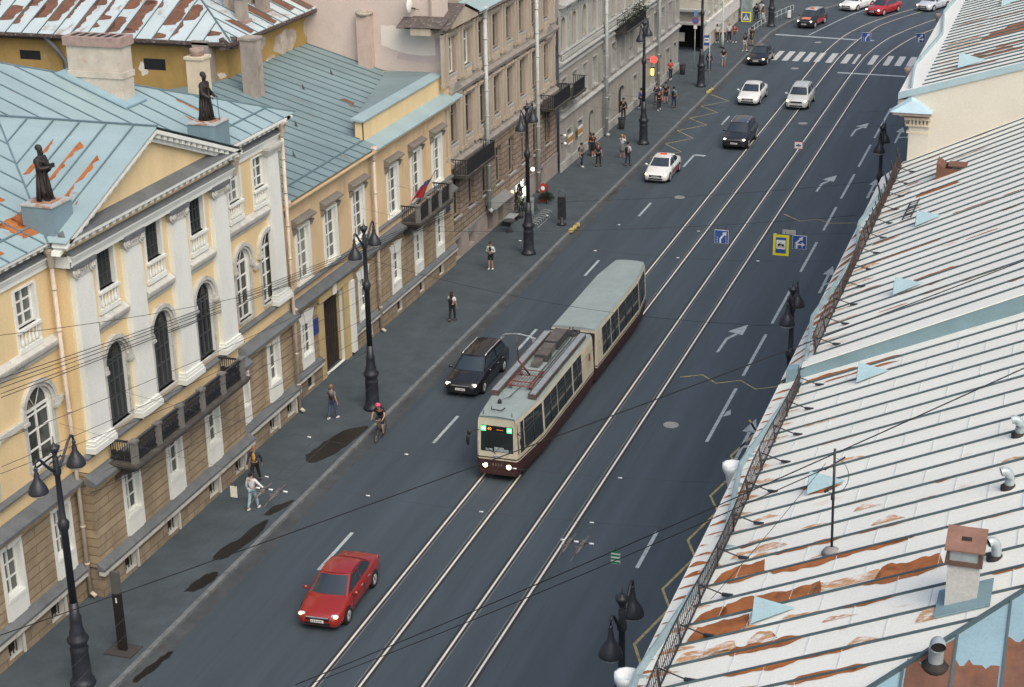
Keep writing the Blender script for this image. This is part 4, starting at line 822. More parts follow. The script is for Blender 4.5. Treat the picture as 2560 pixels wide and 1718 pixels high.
# ---------------------------------------------------------------- right side: white tin roofs above the street
tR = math.tan(R(23.6)); tR2 = math.tan(R(25.2)); RE, RZ = 13.22, 13.5
def rz1(x): return RZ+tR*(x-RE)
def rz2(x): return RZ+.26+tR2*(x-RE)
n1, n2 = (-tR,0,1), (-tR2,0,1)
HIP = 21.4; XRG = 25.5; YB = 44.6; YE = 67.2
wr = thing('white_roof_house', 'near house with a rust streaked white standing seam roof and blue hip', 'building', (16,34,0.13))
m = MB(); wall(m, 0, 0, 1, 0, 1) if 0 else None
m.box(14.05,30,HIP+.8,YB,.1,13.75); m.build('wall', CREAM, wr)
m = MB(); m.box(13.3,14.05,HIP,YB,13.1,13.42); m.build('cornice', CREAM, wr)
m = MB(); dz = XRG-RE
m.poly([(RE,HIP,RZ),(XRG,HIP+dz,rz1(XRG)),(XRG,YB,rz1(XRG)),(RE,YB,RZ)]); m.poly([(RE,HIP,RZ),(RE,YB,RZ),(RE,YB,RZ-.08),(RE,HIP,RZ-.08)]); m.poly([(RE,HIP,RZ-.08),(RE,YB,RZ-.08),(14.1,YB,RZ-.08),(14.1,HIP,RZ-.08)])
m.poly([(XRG,HIP+dz,rz1(XRG)),(XRG,YB,rz1(XRG)),(XRG+dz,YB,RZ),(XRG+dz,HIP+dz,RZ)])
r1 = m.build('roof', ROOFW, wr)
m = MB(); m.poly([(RE,HIP,RZ+.004),(36,HIP,RZ+.004),(XRG,HIP+dz,rz1(XRG)+.004)]); hipf = m.build('hip_face', ROOFHB, wr)
s = MB()
SY = [32.15+.842*k for k in range(-12,15)]
for y in SY:
    if y >= YB-.1: break
    xt = min(XRG, RE+(y-HIP)); xb = RE+.62
    if xt-xb > .3: roof_seam(s,(xb,y,rz1(xb)),(xt,y,rz1(xt)),n1,.034,.045)
roof_seam(s,(RE,HIP,RZ),(XRG,HIP+dz,rz1(XRG)),(-.3,-.3,1),.07,.06)
for i in range(14):
    x = 14.43+i*.829
    if x < 24: yt = HIP+(x-RE); roof_seam(s,(x,HIP,RZ+.005),(x,yt,rz1(x)+.005),(0,-tR,1),.04,.04)
s.build('roof_seam', SEAM, r1)
m = MB()   # cross joints of the sheets: thin folded lips
for i,(a,b) in enumerate(zip(SY,SY[1:])):
    if b > YB: break
    for k in range(7):
        x = RE+1.3+(k+.5*(i%2))*1.42
        if x < RE+(a-HIP)-.2: m.box(x,x+.02,a+.03,b-.03,rz1(x)+.002,rz1(x)+.016)
m.build('sheet_joint', mat('joint_grey',(.5,.56,.57),.6,.1,3), r1)
def fR(u,v): return (u,v,rz1(u)+.012)
rust_on(fR, [(14.05,15.2,29.66,30.45),(14.0,14.6,30.5,31.15),(14.5,16.55,30.5,31.28),(17.6,18.9,30.5,31.25),(14.05,15.15,32.18,32.95),(15.25,16.7,33.02,33.2),(15.3,18.2,32.12,31.82),(15.2,16.6,33.0,32.82),
  (15.1,16.6,28.82,29.06),(15.1,16.6,28.76,28.58),(15.2,16.6,27.92,27.68),(16.5,18.0,27.08,26.9),(16.6,18.0,27.12,27.3),(17.4,18.9,30.44,30.2),(14.0,16.7,44.05,44.3),(14.6,16.5,43.6,43.8),(15.8,16.5,39.75,39.88),(15.2,16.2,38.85,38.98),(16.7,18.1,38.04,38.16),(14.2,15.2,38.9,39.0),(15.4,16.2,36.0,35.75),(15.2,15.5,36.35,36.1),(14.5,15.2,34.7,34.85),(14.1,15.0,35.5,35.62),(16.9,17.6,35.5,35.62),(18,18.6,33.86,34),(14.3,15,41.4,41.5),(17,17.8,41.4,41.52),(15.8,17.2,42.25,42.36)], r1)
rust_on(fR, [(16.3,17.7,30.6,31.1),(14.0,15.2,28.9,29.4),(15.4,16,29.0,29.5),(14.3,15.0,35.1,35.4),(16.7,17.3,34.2,34.5),(17.2,17.9,33.2,33.6),(14.2,15.4,33.3,33.7),(15.9,16.5,37.3,37.6),(14.6,15.3,40.5,40.8),(18.6,19.1,28.3,28.9),(14.0,14.5,37.4,37.7),(16.8,17.5,29.2,29.5),(14.05,14.5,27.2,27.6)], r1, 'rust_wash', RUSTL, 9)
rnd = random.Random(77); thin = []
for _ in range(70):
    y = rnd.choice(SY[:16])+rnd.choice((-.03,.03)); x = 14.1+rnd.random()**1.5*6; L_ = rnd.choice((.2,.4,.6,1.0)); h_ = rnd.uniform(.05,.14)*(1 if rnd.random()<.5 else -1)
    if x+L_ < min(XRG,RE+y-HIP)-.2 and y < YB-.4: thin.append((x,x+L_,y,y+h_))
rust_on(fR, thin, r1, 'seam_rust', RUST, 41)
rust_on(fR, [(x+.1,x+.1+L_*.8,y+.1,y+.1+rnd.uniform(.1,.3)) for x,_,y,__ in thin[::3] for L_ in (.7,)], r1, 'rust_wash', RUSTL, 42)
rnd = random.Random(21)
rust_on(lambda u,v: (u,v,rz1(u)+.009), [(RE+.02,RE+rnd.uniform(.2,.7),y,y+rnd.uniform(.1,.35)) for y in [22+.52*k for k in range(43)]], r1, 'eave_rust', RUST, 6)
rust_on(lambda u,v: (u,v,rz1(u)+.0095), [(RE+.3,RE+1.0,y,y+rnd.uniform(.1,.45)) for y in [24+.9*k for k in range(22)]], r1, 'eave_rust', RUSTL, 16)
m = MB(); fH = lambda x,y: (x,y,RZ+tR*(y-HIP)+.014)
rnd = random.Random(31)
def sheet(x0,x1,y0,y1):
    n = 10; m.poly([fH(x0,y0),fH(x1,y0)]+[fH(x1+(x0-x1)*k/n,y1+(rnd.uniform(-.12,.04) if 0<k<n else 0)) for k in range(n+1)])
sheet(18.62,19.37,22.2,26.95); m.poly([fH(18.63,26.9),fH(19.37,26.9),fH(19.37,27.45),fH(19.2,27.3)]); sheet(19.43,20.17,22,27.05); sheet(20.23,21.0,22,27.65); sheet(21.06,21.9,22,27.2)
m.build('brown_sheet', RUSTD, r1)
def gutter(par, fz, funnels, ya, yb):
    m = MB(); pts = []
    F = [f for f in funnels if ya-6 < f < yb+6]
    y = ya; P = []
    while y <= yb:
        d = min(abs(y-f) for f in F); x = RE+.12+.62*min(1,d/5.1); P.append((x,y,fz(x))); y += .6
    for a,b in zip(P,P[1:]): roof_seam(m, a, b, (-1,0,2.2), .05, .17)
    for k,(a,b) in enumerate(zip(P[::3],P[1::3])): m.box(a[0],a[0]+.25,a[1],a[1]+.03,a[2],a[2]+.1)
    m.build('gutter', mat('gutter_blue',(.27,.38,.42),.6,.15,1.5), par)
    m = MB()
    if ya > 40: return
    for f in F:
        if ya < f < min(yb,48): m.lathe([(.09,-1.3),(.09,-.75),(.2,-.2),(.27,-.05),(.27,.08),(.22,.08),(.18,-.1)], (RE-.12,f,RZ+.02), 10); m.tube([(RE-.12,f,RZ-1.2),(RE+.6,f,RZ-1.7),(RE+.62,f,.4)], .09, 8)
    m.build('drain_funnel', mat('funnel_grey',(.6,.66,.68),.55,.1,2), par)
FUN = [18.4,28.65,38.9,49.8,59.9,70]
gutter(r1, rz1, FUN, HIP, YB)
def fence(par, X, fz, ya, yb, sag=0.0, name='roof_fence'):
    f = MB(); n = int((yb-ya)/.13); rnd = random.Random(3); H = .58
    def lean(y): return .05+.05*math.sin(y*.7)
    for k in range(n):
        y = ya+k*.13; f.tube([(X,y,fz(X)+.08),(X-lean(y),y+rnd.uniform(-.02,.02),fz(X)+H)], .009, 4, False)
    o = f.build('fence_bar', mat('rusty_iron',(.07,.04,.03),.85,.3,4), par)
    f = MB()
    ys = [ya+(yb-ya)*k/40 for k in range(41)]
    f.tube([(X,y,fz(X)+.1) for y in ys], .022, 5); f.tube([(X-lean(y),y,fz(X)+H) for y in ys], .018, 5); f.tube([(X-lean(y)*.5,y,fz(X)+H*.55) for y in ys], .01, 4)
    f.build('fence_rail', IRON, o)
    f = MB(); y = ya+.3
    while y < yb:
        f.tube([(X,y,fz(X)),(X-lean(y),y,fz(X)+H)], .025, 5); f.tube([(X-.04,y,fz(X)+H*.8),(X+.55,y+.05,fz(X+.55)+.02)], .016, 5); f.bx((X+.57,y+.05,fz(X+.57)+.03),(.24,.09,.04)); y += 1.72
    f.build('fence_brace', IRON, o)
    return o
fen = thing('roof_fence', 'rusty low iron snow fence along the eaves of the near white roof', 'railing', (13.95,34,13.8))
fence(fen, 13.95, rz1, 22.5, YB-.7)
fen2 = thing('roof_fence', 'leaning iron snow fence with mesh along the farther white roof', 'railing', (14,56,13.8))
fence(fen2, 14.05, rz2, YB+.8, YE-1.0)
f = MB()
for i in range(12):
    y = 56+i*.8; f.tube([(14.05,y,rz2(14.05)),(13.92,y,rz2(14.05)+.62)], .02, 4)
for y in (60.5,62.3,64.1,65.9): f.tube([(14.05,y,rz2(14.05)),(13.88,y-.35,rz2(14.05)+.95)], .035, 5)
f.build('fence_post', IRON, fen2)
# ---- farther roof, stepped up behind a blue flashed firewall
nr = thing('white_roof_house', 'second house with a plain white seam roof beyond the blue grey roof step', 'building', (16,56,0.13))
m = MB(); m.box(14.05,30,YB,YE,.1,13.75); m.build('wall', CREAM, nr)
m = MB(); m.box(13.3,14.05,YB,YE-.5,13.1,13.42); m.build('cornice', CREAM, nr)
m = MB(); m.poly([(RE,YB+.3,RZ),(RE+.75,YB+.3,rz2(RE+.75)),(RE+.75,YE-.2,rz2(RE+.75)),(RE,YE-.2,RZ)]); m.poly([(RE+.75,YB+.3,rz2(RE+.75)),(XRG,YB+.3,rz2(XRG)),(XRG,YE,rz2(XRG)),(RE+.75,YE,rz2(RE+.75))])
m.poly([(RE,YB+.3,RZ),(RE,YE-.2,RZ),(RE,YE-.2,RZ-.08),(RE,YB+.3,RZ-.08)]); m.poly([(RE,YB,RZ-.08),(RE,YE-.2,RZ-.08),(14.1,YE-.2,RZ-.08),(14.1,YB,RZ-.08)])
r2r = m.build('roof', ROOFW, nr)
m = MB(); m.prism([(RE+.42,rz1(RE+.42)-.2),(XRG,rz1(XRG)-.2),(XRG,rz2(XRG)+.03),(RE+.8,rz2(RE+.8)+.03),(RE+.42,rz2(RE+.42)-.1)],'y',YB,YB+.3); m.prism([(RE+.2,RZ),(RE+.5,RZ+.1),(RE+.5,RZ+.55),(RE+.2,RZ+.5)],'y',YB-.05,YB+.35); m.build('firewall_flashing', FLASH, r2r)
m = MB(); m.prism([(RE+.6,rz2(RE+.6)+.035),(XRG,rz2(XRG)+.035),(XRG,rz2(XRG)+.07),(RE+.6,rz2(RE+.6)+.07)],'y',YB-.03,YB+.55); m.build('firewall_cap', ROOFW, r2r)
s = MB(); y = YB+.9; S2 = []
while y < YE: S2.append(y); xb = RE+.8; roof_seam(s,(xb,y,rz2(xb)),(XRG,y,rz2(XRG)),n2,.034,.045); y += .79
s.build('roof_seam', SEAM, r2r)
def fR2(u,v): return (u,v,rz2(u)+.012)
thin = []
for _ in range(60):
    y = rnd.choice(S2)+rnd.choice((-.03,.03)); x = 14.2+rnd.random()**1.5*6; h_ = rnd.uniform(.05,.13)*(1 if rnd.random()<.5 else -1); thin.append((x,x+rnd.choice((.2,.4,.7,1.1)),y,y+h_))
rust_on(fR2, thin, r2r, 'seam_rust', RUST, 43)
k2 = .985
rust_on(fR2, [(16.2,17.7,49.6,49.8),(14.3,16.6,53.3,53.65),(14.2,15.2,50.4,50.55),(15.2,16.7,60.2,60.85),(14.3,15.1,61.3,61.6),(16.8,19,56.0,56.2),(15.0,16.2,57.3,57.45),(14.3,15.2,55.6,55.75),(14.4,15.6,58.6,58.75),(17.5,18.5,52.2,52.32),(15.5,16.4,47.5,47.62),(17.2,18.4,62.1,62.25),(14.6,15.3,62.6,62.9),(16,17.4,64.2,64.35),(15,16.3,46.3,46.42)], r2r)
rust_on(lambda u,v: (u,v,(RZ+(rz2(RE+.75)-RZ)*(u-RE)/.75)+.012), [(RE+.02,RE+.7,y,y+rnd.uniform(.15,.6)) for y in [46+.75*k for k in range(14)]+[56,57,58.5]], r2r, 'eave_rust', RUST, 8)
rust_on(fR2, [(14.0,14.9,y,y+rnd.uniform(.15,.4)) for y in [46.5,48,49.2,51.5,53,55,57,59.6,61.8]], r2r, 'rust_wash', RUSTL, 12)
gutter(r2r, lambda x: RZ+(rz2(RE+.75)-RZ)*min(1,(x-RE)/.75), FUN, YB+.4, YE-.5)
# triangular roof vents
for i,(x,y,fz,h) in enumerate(((15.45,30.0,rz1,.0),(15.55,36.0,rz1,.0),(15.7,42.9,rz1,0),(15.9,48.9,rz2,0),(15.75,56.2,rz2,0))):
    t = thing('roof_vent_dormer', ['blue triangular sheet vent nearest the bottom edge of the white roof','blue triangular sheet vent just behind the thin antenna mast','blue triangular sheet vent just below the blue grey roof step','blue triangular sheet vent just above the blue grey roof step','farthest blue triangular sheet vent on the white roofs'][i], 'roof vent', (x,y,fz(x)), 'triangular vents on the white roofs')
    v = MB(); z = fz(x); L = .7
    A, B_, Ct, D = (x-.12,y,z), (x-.12,y-.05,z+.0), (x-.12,y+.25,z+.72), (x+L,y+.12,fz(x+L)+.02)
    v.add([(x-.12,y-.2,z),(x-.12,y+.36,z),(x-.12,y+.08,z+.47),(x+L,y+.08,fz(x+L)+.03)],[(0,1,2),(0,2,3),(1,3,2)]); v.build('vent_sheet', mat('vent_blue',(.27,.42,.48),.5,.08,2,(.3,.15,.08),.1,3), t)
    v = MB(); v.add([(x-.135,y-.08,z+.08),(x-.135,y+.24,z+.08),(x-.135,y+.08,z+.36)],[(0,1,2)]); v.build('vent_louvre', IRON, t)
t = thing('roof_hatch', 'open brown roof hatch near the cream gable wall', 'hatch', (16,62.3,rz2(16)))
v = MB(); z = rz2(15.9); v.add([(15.7,62.0,z-.1),(16.7,62.0,rz2(16.7)-.05),(16.7,62.9,rz2(16.7)-.05),(15.7,62.9,z-.1),(15.7,62.0,z+.55),(16.0,62.0,z+.35),(16.0,62.9,z+.35),(15.7,62.9,z+.55)],[(0,1,5,4),(3,7,6,2),(0,4,7,3),(4,5,6,7)]); v.build('hatch_lid', RUSTD, t)
v = MB(); v.box(16.1,16.75,62.1,62.8,rz2(16.7)+.01,rz2(16.7)+.05); v.build('hatch_frame', RUSTD, t)
t = thing('roof_ladder', 'short rusty ladder lying on the far white roof', 'ladder', (15.3,58,rz2(15.3)))
v = MB()
for sg in (-.14,.14): v.tube([(15.2+sg,57.4,rz2(15.2+sg)+.08),(15.25+sg,59.6,rz2(15.25+sg)+.08)],.022,5)
for k in range(8): v.tube([(15.06,57.5+k*.28,rz2(15.06)+.08),(15.36,57.5+k*.28,rz2(15.36)+.08)],.014,4)
v.build('rails', IRON, t)
# brick chimney with a rusty hood, vent cowls, antenna
t = thing('roof_chimney', 'whitewashed brick roof chimney with a rusty sheet hood', 'chimney', (19.3,28.5,16))
K0,K1,J0,J1 = 19.07,19.63,28.65,29.22
v = MB(); v.box(K0,K1,J0,J1,15.6,17.05); v.build('stack', mat('white_brick',(.5,.51,.49),.9,.15,3,(.35,.3,.25),.3,3,(1,1,1),.3,25), t)
v = MB(); v.box(K0-.05,K1+.05,J0-.05,J1+.05,16.98,17.07)
for x in (K0-.03,K1-.03):
    for y in (J0-.03,J1-.03): v.box(x,x+.06,y,y+.06,17.07,17.3)
v.build('hood_frame', mat('hood_brown',(.12,.075,.055),.8,.2,3), t)
v = MB(); v.box(K0+.03,K1-.03,J0-.015,J0+.005,17.07,17.28); v.box(K1-.005,K1+.015,J0+.03,J1-.03,17.07,17.28); v.build('hood_side', mat('galvanised',(.4,.47,.49),.45,.15,3,metal=.3), t)
v = MB(); v.add([(K0-.07,J0-.08,17.28),(K1+.08,J0-.08,17.28),(K1+.08,J1+.08,17.42),(K0-.07,J1+.08,17.42),(K0-.07,J0-.08,17.31),(K1+.08,J0-.08,17.31),(K1+.08,J1+.08,17.45),(K0-.07,J1+.08,17.45)],[(0,1,5,4),(1,2,6,5),(2,3,7,6),(3,0,4,7),(4,5,6,7)]); hc = v.build('hood', mat('hood_rust',(.24,.135,.1),.85,.2,2), t)
v = MB(); v.add([(K0+.2,J0+.22,17.373),(K0+.38,J0+.22,17.373),(K0+.38,J0+.34,17.397),(K0+.2,J0+.34,17.397)],[(0,1,2,3)]); v.build('hood_opening', MAT['soot'], hc)  # near-black quad on the lid, drawn as its hole
v = MB(); v.prism([(K0-.15,rz1(K0-.15)+.02),(K1+.25,rz1(K1+.25)+.02),(K1+.25,rz1(K1+.25)+.06),(K0-.15,rz1(K0-.15)+.06)],'y',J0-.35,J1+.1); v.build('flashing', FLASH, t)
def cowl(x, y, z, label, rz=0, s=1.0):
    t = thing('vent_cowl', label, 'roof vent', (x,y,z), 'metal vent cowls on the near white roof')
    v = MB(); v.lathe([(.27*s,-.12),(.28*s,.02),(.2*s,.05),(.2*s,.07)],(x,y,z),14); v.build('collar', mat('collar_black',(.03,.026,.025),.8,.2,4), t)
    v = MB(); r = .155*s; P = [(x,y,z+.02)]+[(x-.0+(.0-.22*s*(1-math.cos(a)))*math.cos(rz),y-.22*s*(1-math.cos(a))*math.sin(rz),z+.32*s+.28*s*math.sin(a)) for a in (0,.4,.8,1.2,1.6,2.0)]
    v.tube(P, r, 14, False); v.build('elbow', MAT['galvanised'], t)
    e = Vector(P[-1]); d = (e-Vector(P[-2])).normalized(); v = MB(); v.tube([e-d*.03,e-d*.028],r*.97,14); v.build('mouth', MAT['soot'], t)  # near-black disc closes the pipe mouth
cowl(19.85,30.25,rz1(19.85),'shiny elbow vent cowl right beside the brick chimney', R(35),.62); cowl(19.9,33.4,rz1(19.9),'white elbow vent cowl second up the roof edge from the chimney', R(20),.62); cowl(19.95,36.1,rz1(19.95),'farthest elbow vent cowl, cut by the right frame edge', R(10),.62)
zz = RZ+tR*(26.9-HIP); cowl(19.1,26.9,zz,'short shiny vent cowl on the brown rusty hip sheet', R(100), .85)
t = thing('antenna_mast', 'thin black antenna mast with a wire bracket on the white roof', 'antenna', (16.5,32.4,rz1(16.5)))
v = MB(); z = rz1(16.5); v.tube([(16.5,32.4,z),(16.46,32.4,z+2.35)],.028,6); v.tube([(16.3,32.2,z+1.95),(16.65,32.6,z+2.1)],.02,5); v.tube([(16.46,32.4,z+1.2),(16.46,32.4,z+1.32)],.034,6); v.tube([(16.46,32.4,z+1.5),(16.3,32.3,z+1.4)],.03,5); v.build('mast', IRON, t)
v = MB(); v.lathe([(.22,-.06),(.16,.04),(.06,.1)],(16.5,32.4,z+.02),10); v.build('base', mat('lead_grey',(.25,.25,.25),.7,.3,5), t)
v = MB(); v.tube([(16.45+.32*math.cos(a),32.4,z+1.75+.4*math.sin(a)) for a in [R(-120+20*k) for k in range(11)]],.007,4,False); v.build('cable_loop', IRON, t)
# ---- taller cream house with its gable wall and rust streaked roof
ch_ = thing('cream_house', 'taller cream house with a bare gable wall and rusty white roof', 'building', (16,90,0.13))
tC = math.tan(R(17)); CX = 14.15; CZ = 16.98
def cz(x): return CZ+tC*(x-CX)
m = MB(); m.prism([(CX,.1),(34,.1),(34,cz(34)-.2),(CX,CZ-.2)],'y',YE,150); m.build('wall', CREAM, ch_)
m = MB(); m.add([(CX-.02,YE-.04,13),(CX+.75,YE-.04,13),(CX+.75,YE-.04,15.72),(CX-.02,YE-.04,15.72),(CX-.02,YE+.02,13),(CX+.75,YE+.02,13),(CX+.75,YE+.02,15.72),(CX-.02,YE+.02,15.72)],[(0,1,2,3),(0,3,7,4),(1,5,6,2),(2,6,7,3)]); m.build('corner_pilaster', CREAM, ch_)
m = MB(); m.box(CX-.14,CX+.8,YE-.14,YE+.1,15.6,15.68); m.box(CX-.1,CX+.76,YE-.06,150,15.3,15.4)
for k in range(6): m.box(CX+.0+k*.14,CX+.08+k*.14,YE-.14,YE,15.68,15.86)
m.box(CX-.2,CX+.84,YE-.2,YE+.1,15.86,15.96); m.box(CX-.2,CX,YE+.1,150,15.6,15.96); m.build('cornice', mat('cream_trim',(.66,.58,.45),.9,.06,1), ch_)
m = MB(); m.prism([(CX-.25,15.96),(CX-.5,16.3),(CX-.5,16.6),(CX,16.6)],'y',YE,150); m.box(CX-.62,CX+.85,YE-.55,YE-.001,16.12,16.22); m.prism([(YE-.5,16.12),(YE-.1,15.96),(YE,15.96),(YE,16.12)],'x',CX-.4,CX+.75); m.build('cornice_soffit', mat('pink_grey_soffit',(.42,.34,.3),.9,.2,3), ch_)
m = MB(); A = (CX-.72,YE-.62,16.22); m.add([(CX-.72,YE-.62,16.23),(CX+.88,YE-.62,16.23),(CX+.88,YE,16.23),(CX-.72,YE,16.23),(CX+.05,YE-.12,16.62),(CX+.3,YE-.0,16.6),(CX-.0,YE,16.78)],[(0,1,4),(1,2,5,4),(4,5,6),(3,0,4,6)]); m.build('cornice_cap', mat('cap_blue',(.4,.56,.64),.5,.08,1.5), ch_)
m = MB(); e_ = CX-.5; m.poly([(e_,YE,cz(e_)+.02),(34,YE,cz(34)+.02),(34,150,cz(34)+.02),(e_,150,cz(e_)+.02)]); m.poly([(e_,YE,cz(e_)+.02),(e_,150,cz(e_)+.02),(e_,150,cz(e_)-.12),(e_,YE,cz(e_)-.12)]); m.poly([(e_,YE,cz(e_)-.12),(e_,150,cz(e_)-.12),(CX,150,cz(e_)-.12),(CX,YE,cz(e_)-.12)])
r3r = m.build('roof', ROOFW, ch_)
m = MB(); m.prism([(CX-.5,cz(CX-.5)-.2),(34,cz(34)-.2),(34,cz(34)+.08),(CX-.5,cz(CX-.5)+.06)],'y',YE-.07,YE-.01); m.build('verge_flashing', mat('verge_blue',(.36,.5,.55),.55,.1,1), r3r)
s = MB(); y = YE+.5
nC = (-tC,0,1)
while y < 132: roof_seam(s,(CX+.35,y,cz(CX+.35)+.02),(26,y,cz(26)+.02),nC,.045,.05); y += .74
s.build('roof_seam', SEAM, r3r)
g = MB(); P = []
for k in range(60):
    y = YE+.4+k*1.0; d = min(abs(y-f) for f in (72.2,84.9,97.5,110,123)); x = CX-.42+.5*min(1,d/6); P.append((x,y,cz(x)+.02))
for a,b in zip(P,P[1:]): roof_seam(g,a,b,(-1,0,2.5),.05,.15)
g.build('gutter', MAT['gutter_blue'], r3r)
g = MB()
for f in (72.2,84.9,97.5):
    g.lathe([(.09,-1.0),(.1,-.6),(.2,-.1),(.24,.08),(.19,.08)],(CX-.62,f,16.72),10)
g.build('drain_funnel', mat('brown_funnel',(.33,.26,.23),.8,.3,3), r3r)
def fC(u,v): return (u,v,cz(u)+.034)
rust_on(fC, [(15.9,18.0,70.4,71.1),(16.0,17.6,71.15,71.85),(16.9,18.6,71.9,72.5),(16.1,19,74.6,75.3),(16.4,19.5,75.35,76.05),(17.0,19.5,76.1,76.8),(16.2,18.6,79.4,79.7),(16.6,20,82.4,83.1),(16.2,20,83.2,83.9),(15.0,17.2,69.0,69.3)], r3r, 'rust_patch', mat('rust_brown',(.28,.125,.06),.9,.25,1.8), 4)
rust_on(fC, [(14.7,16.2,y,y+.3) for y in (69.8,71.3,72.2,73.9,74.7,75.5,76.6,78.2,79.9,82)], r3r, 'rust_wash', RUSTL, 5)
for i,(x,y) in enumerate(((15.75,69.6),(16.55,82.6))):
    t = thing('roof_vent_dormer', ['rusty edged blue triangular vent on the cream house roof','small blue triangular vent at the top right frame edge'][i], 'roof vent', (x,y,cz(x)))
    v = MB(); z = cz(x)+.02; v.add([(x-.1,y-.25,z),(x-.1,y+.4,z),(x-.1,y+.08,z+.56),(x+.95,y+.08,cz(x+.95)+.04)],[(0,1,2),(0,2,3),(1,3,2)]); v.build('vent_sheet', MAT['vent_blue'], t)
# ---------------------------------------------------------------- street lamps
def make_lamp():
    t = thing('street_lamp', 'lamp', 'street lamp', (0,0,0), 'twin arm street lamps')
    m = MB(); m.lathe([(.44,0),(.44,.12),(.37,.2),(.33,.34),(.3,1.35),(.33,1.42),(.27,1.5),(.3,1.62),(.37,1.72),(.37,1.84),(.25,1.95),(.27,2.06),(.22,2.2),(.2,2.55),(.215,2.62),(.17,2.7),(.155,3.2)],(0,0,0),12); m.build('base', LAMPM, t)
    m = MB(); m.lathe([(.13,3.2),(.125,5.9),(.17,5.95),(.19,6.08),(.2,6.2),(.14,6.3),(.11,6.36),(.09,7.9),(.13,7.95),(.15,8.1),(.1,8.25),(.1,8.55),(.06,8.62),(.1,8.72),(.17,8.86),(.2,8.95),(.08,8.98),(.05,9.05),(.022,9.1),(.015,9.32)],(0,0,0),10); m.build('pole', LAMPM, t)
    for sg in (-1,1):
        m = MB(); P = [(0,0,8.1),(0,sg*.25,8.2),(0,sg*.55,8.5),(0,sg*.82,8.82),(0,sg*1.0,8.92),(0,sg*1.1,8.86),(0,sg*1.12,8.7)]; m.tube(P,[.06,.055,.05,.045,.045,.045,.04],6)
        m.tube([(0,sg*.08,8.45),(0,sg*.3,8.5),(0,sg*.42,8.36),(0,sg*.32,8.26)],.025,5); a = m.build('arm', LAMPM, t)
        m = MB(); m.lathe([(.04,8.72),(.07,8.62),(.05,8.55),(.08,8.48),(.1,8.3),(.16,8.2),(.27,8.02),(.33,7.84),(.33,7.8),(.25,7.81)],(0,sg*1.12,0),14); m.build('lamp_shade', LAMPM, a)
        m = MB(); m.lathe([(.3,7.8),(.26,7.72),(.12,7.66),(.02,7.65)],(0,sg*1.12,0),12); m.build('lamp_glass', mat('lamp_glass',(.55,.55,.5),.3,.05,3), a)
    return t
lamp = make_lamp()
LP = [(-10.15,43.6,'nearest left lamp before the rusticated palace ground floor'),(-9.95,68.7,'left one before the carriage gate and behind the cyclist'),(-10.15,93.1,'left lamp beside the pavement cafe and dark shrub'),(-10.1,120.2,'left lamp behind the white taxi and the standing group'),(-10.25,140.0,'left lamp carrying the blue and white stop sign'),(-9.5,167.7,'farthest left lamp beyond the zebra crossing'),(10.12,39.35,'big right lamp seen from above at the bottom edge'),(10.15,65.5,'right lamp just beside the blue grey roof step'),(10.2,93.3,'far right lamp next to the cream gable wall')]
for i,(x,y,l) in enumerate(LP):
    l = 'black twin arm street lamp, '+l
    if i == 0: lamp.location = (x,y,.13); lamp['label'] = l
    else: dup(lamp,(x,y,.13),l)
# ---------------------------------------------------------------- cars
TYRE = mat('tyre_rubber',(.015,.015,.016),.85,.1,6); RIM = mat('alloy_rim',(.55,.57,.58),.3,.1,6,metal=.6); CGL = mat('car_glass',(.03,.045,.06),.05,0,spec=.8)
HEAD = mat('headlight_lit',(1,.86,.6),emit=7); HEADO = mat('headlight_warm',(1,.62,.3),emit=6); LENS = mat('clear_lens',(.6,.62,.62),.15,0); TAIL = mat('tail_lens',(.35,.02,.02),.25,0); BLK = mat('black_trim',(.015,.015,.017),.45,.1,8); CHR = mat('chrome',(.7,.72,.73),.2,0,metal=.8); PLATE = mat('plate_white',(.7,.72,.72),.5,.05,9)
def paint(n,c): return mat(n,c,.28,.04,3,coat=.7)
KIND = {  # hood nose z, cowl z, belt z, roof z, y fractions: windscreen foot, roof front, roof rear, rear screen foot
 'sedan': (.66,.93,.95,1.44,.255,.43,.68,.85,.97), 'wagon': (.7,.97,.98,1.5,.25,.41,.9,.975,1.05), 'suv': (.82,1.1,1.13,1.68,.24,.4,.9,.97,1.1), 'hatch': (.76,1.02,1.05,1.58,.23,.4,.88,.97,1.05)}
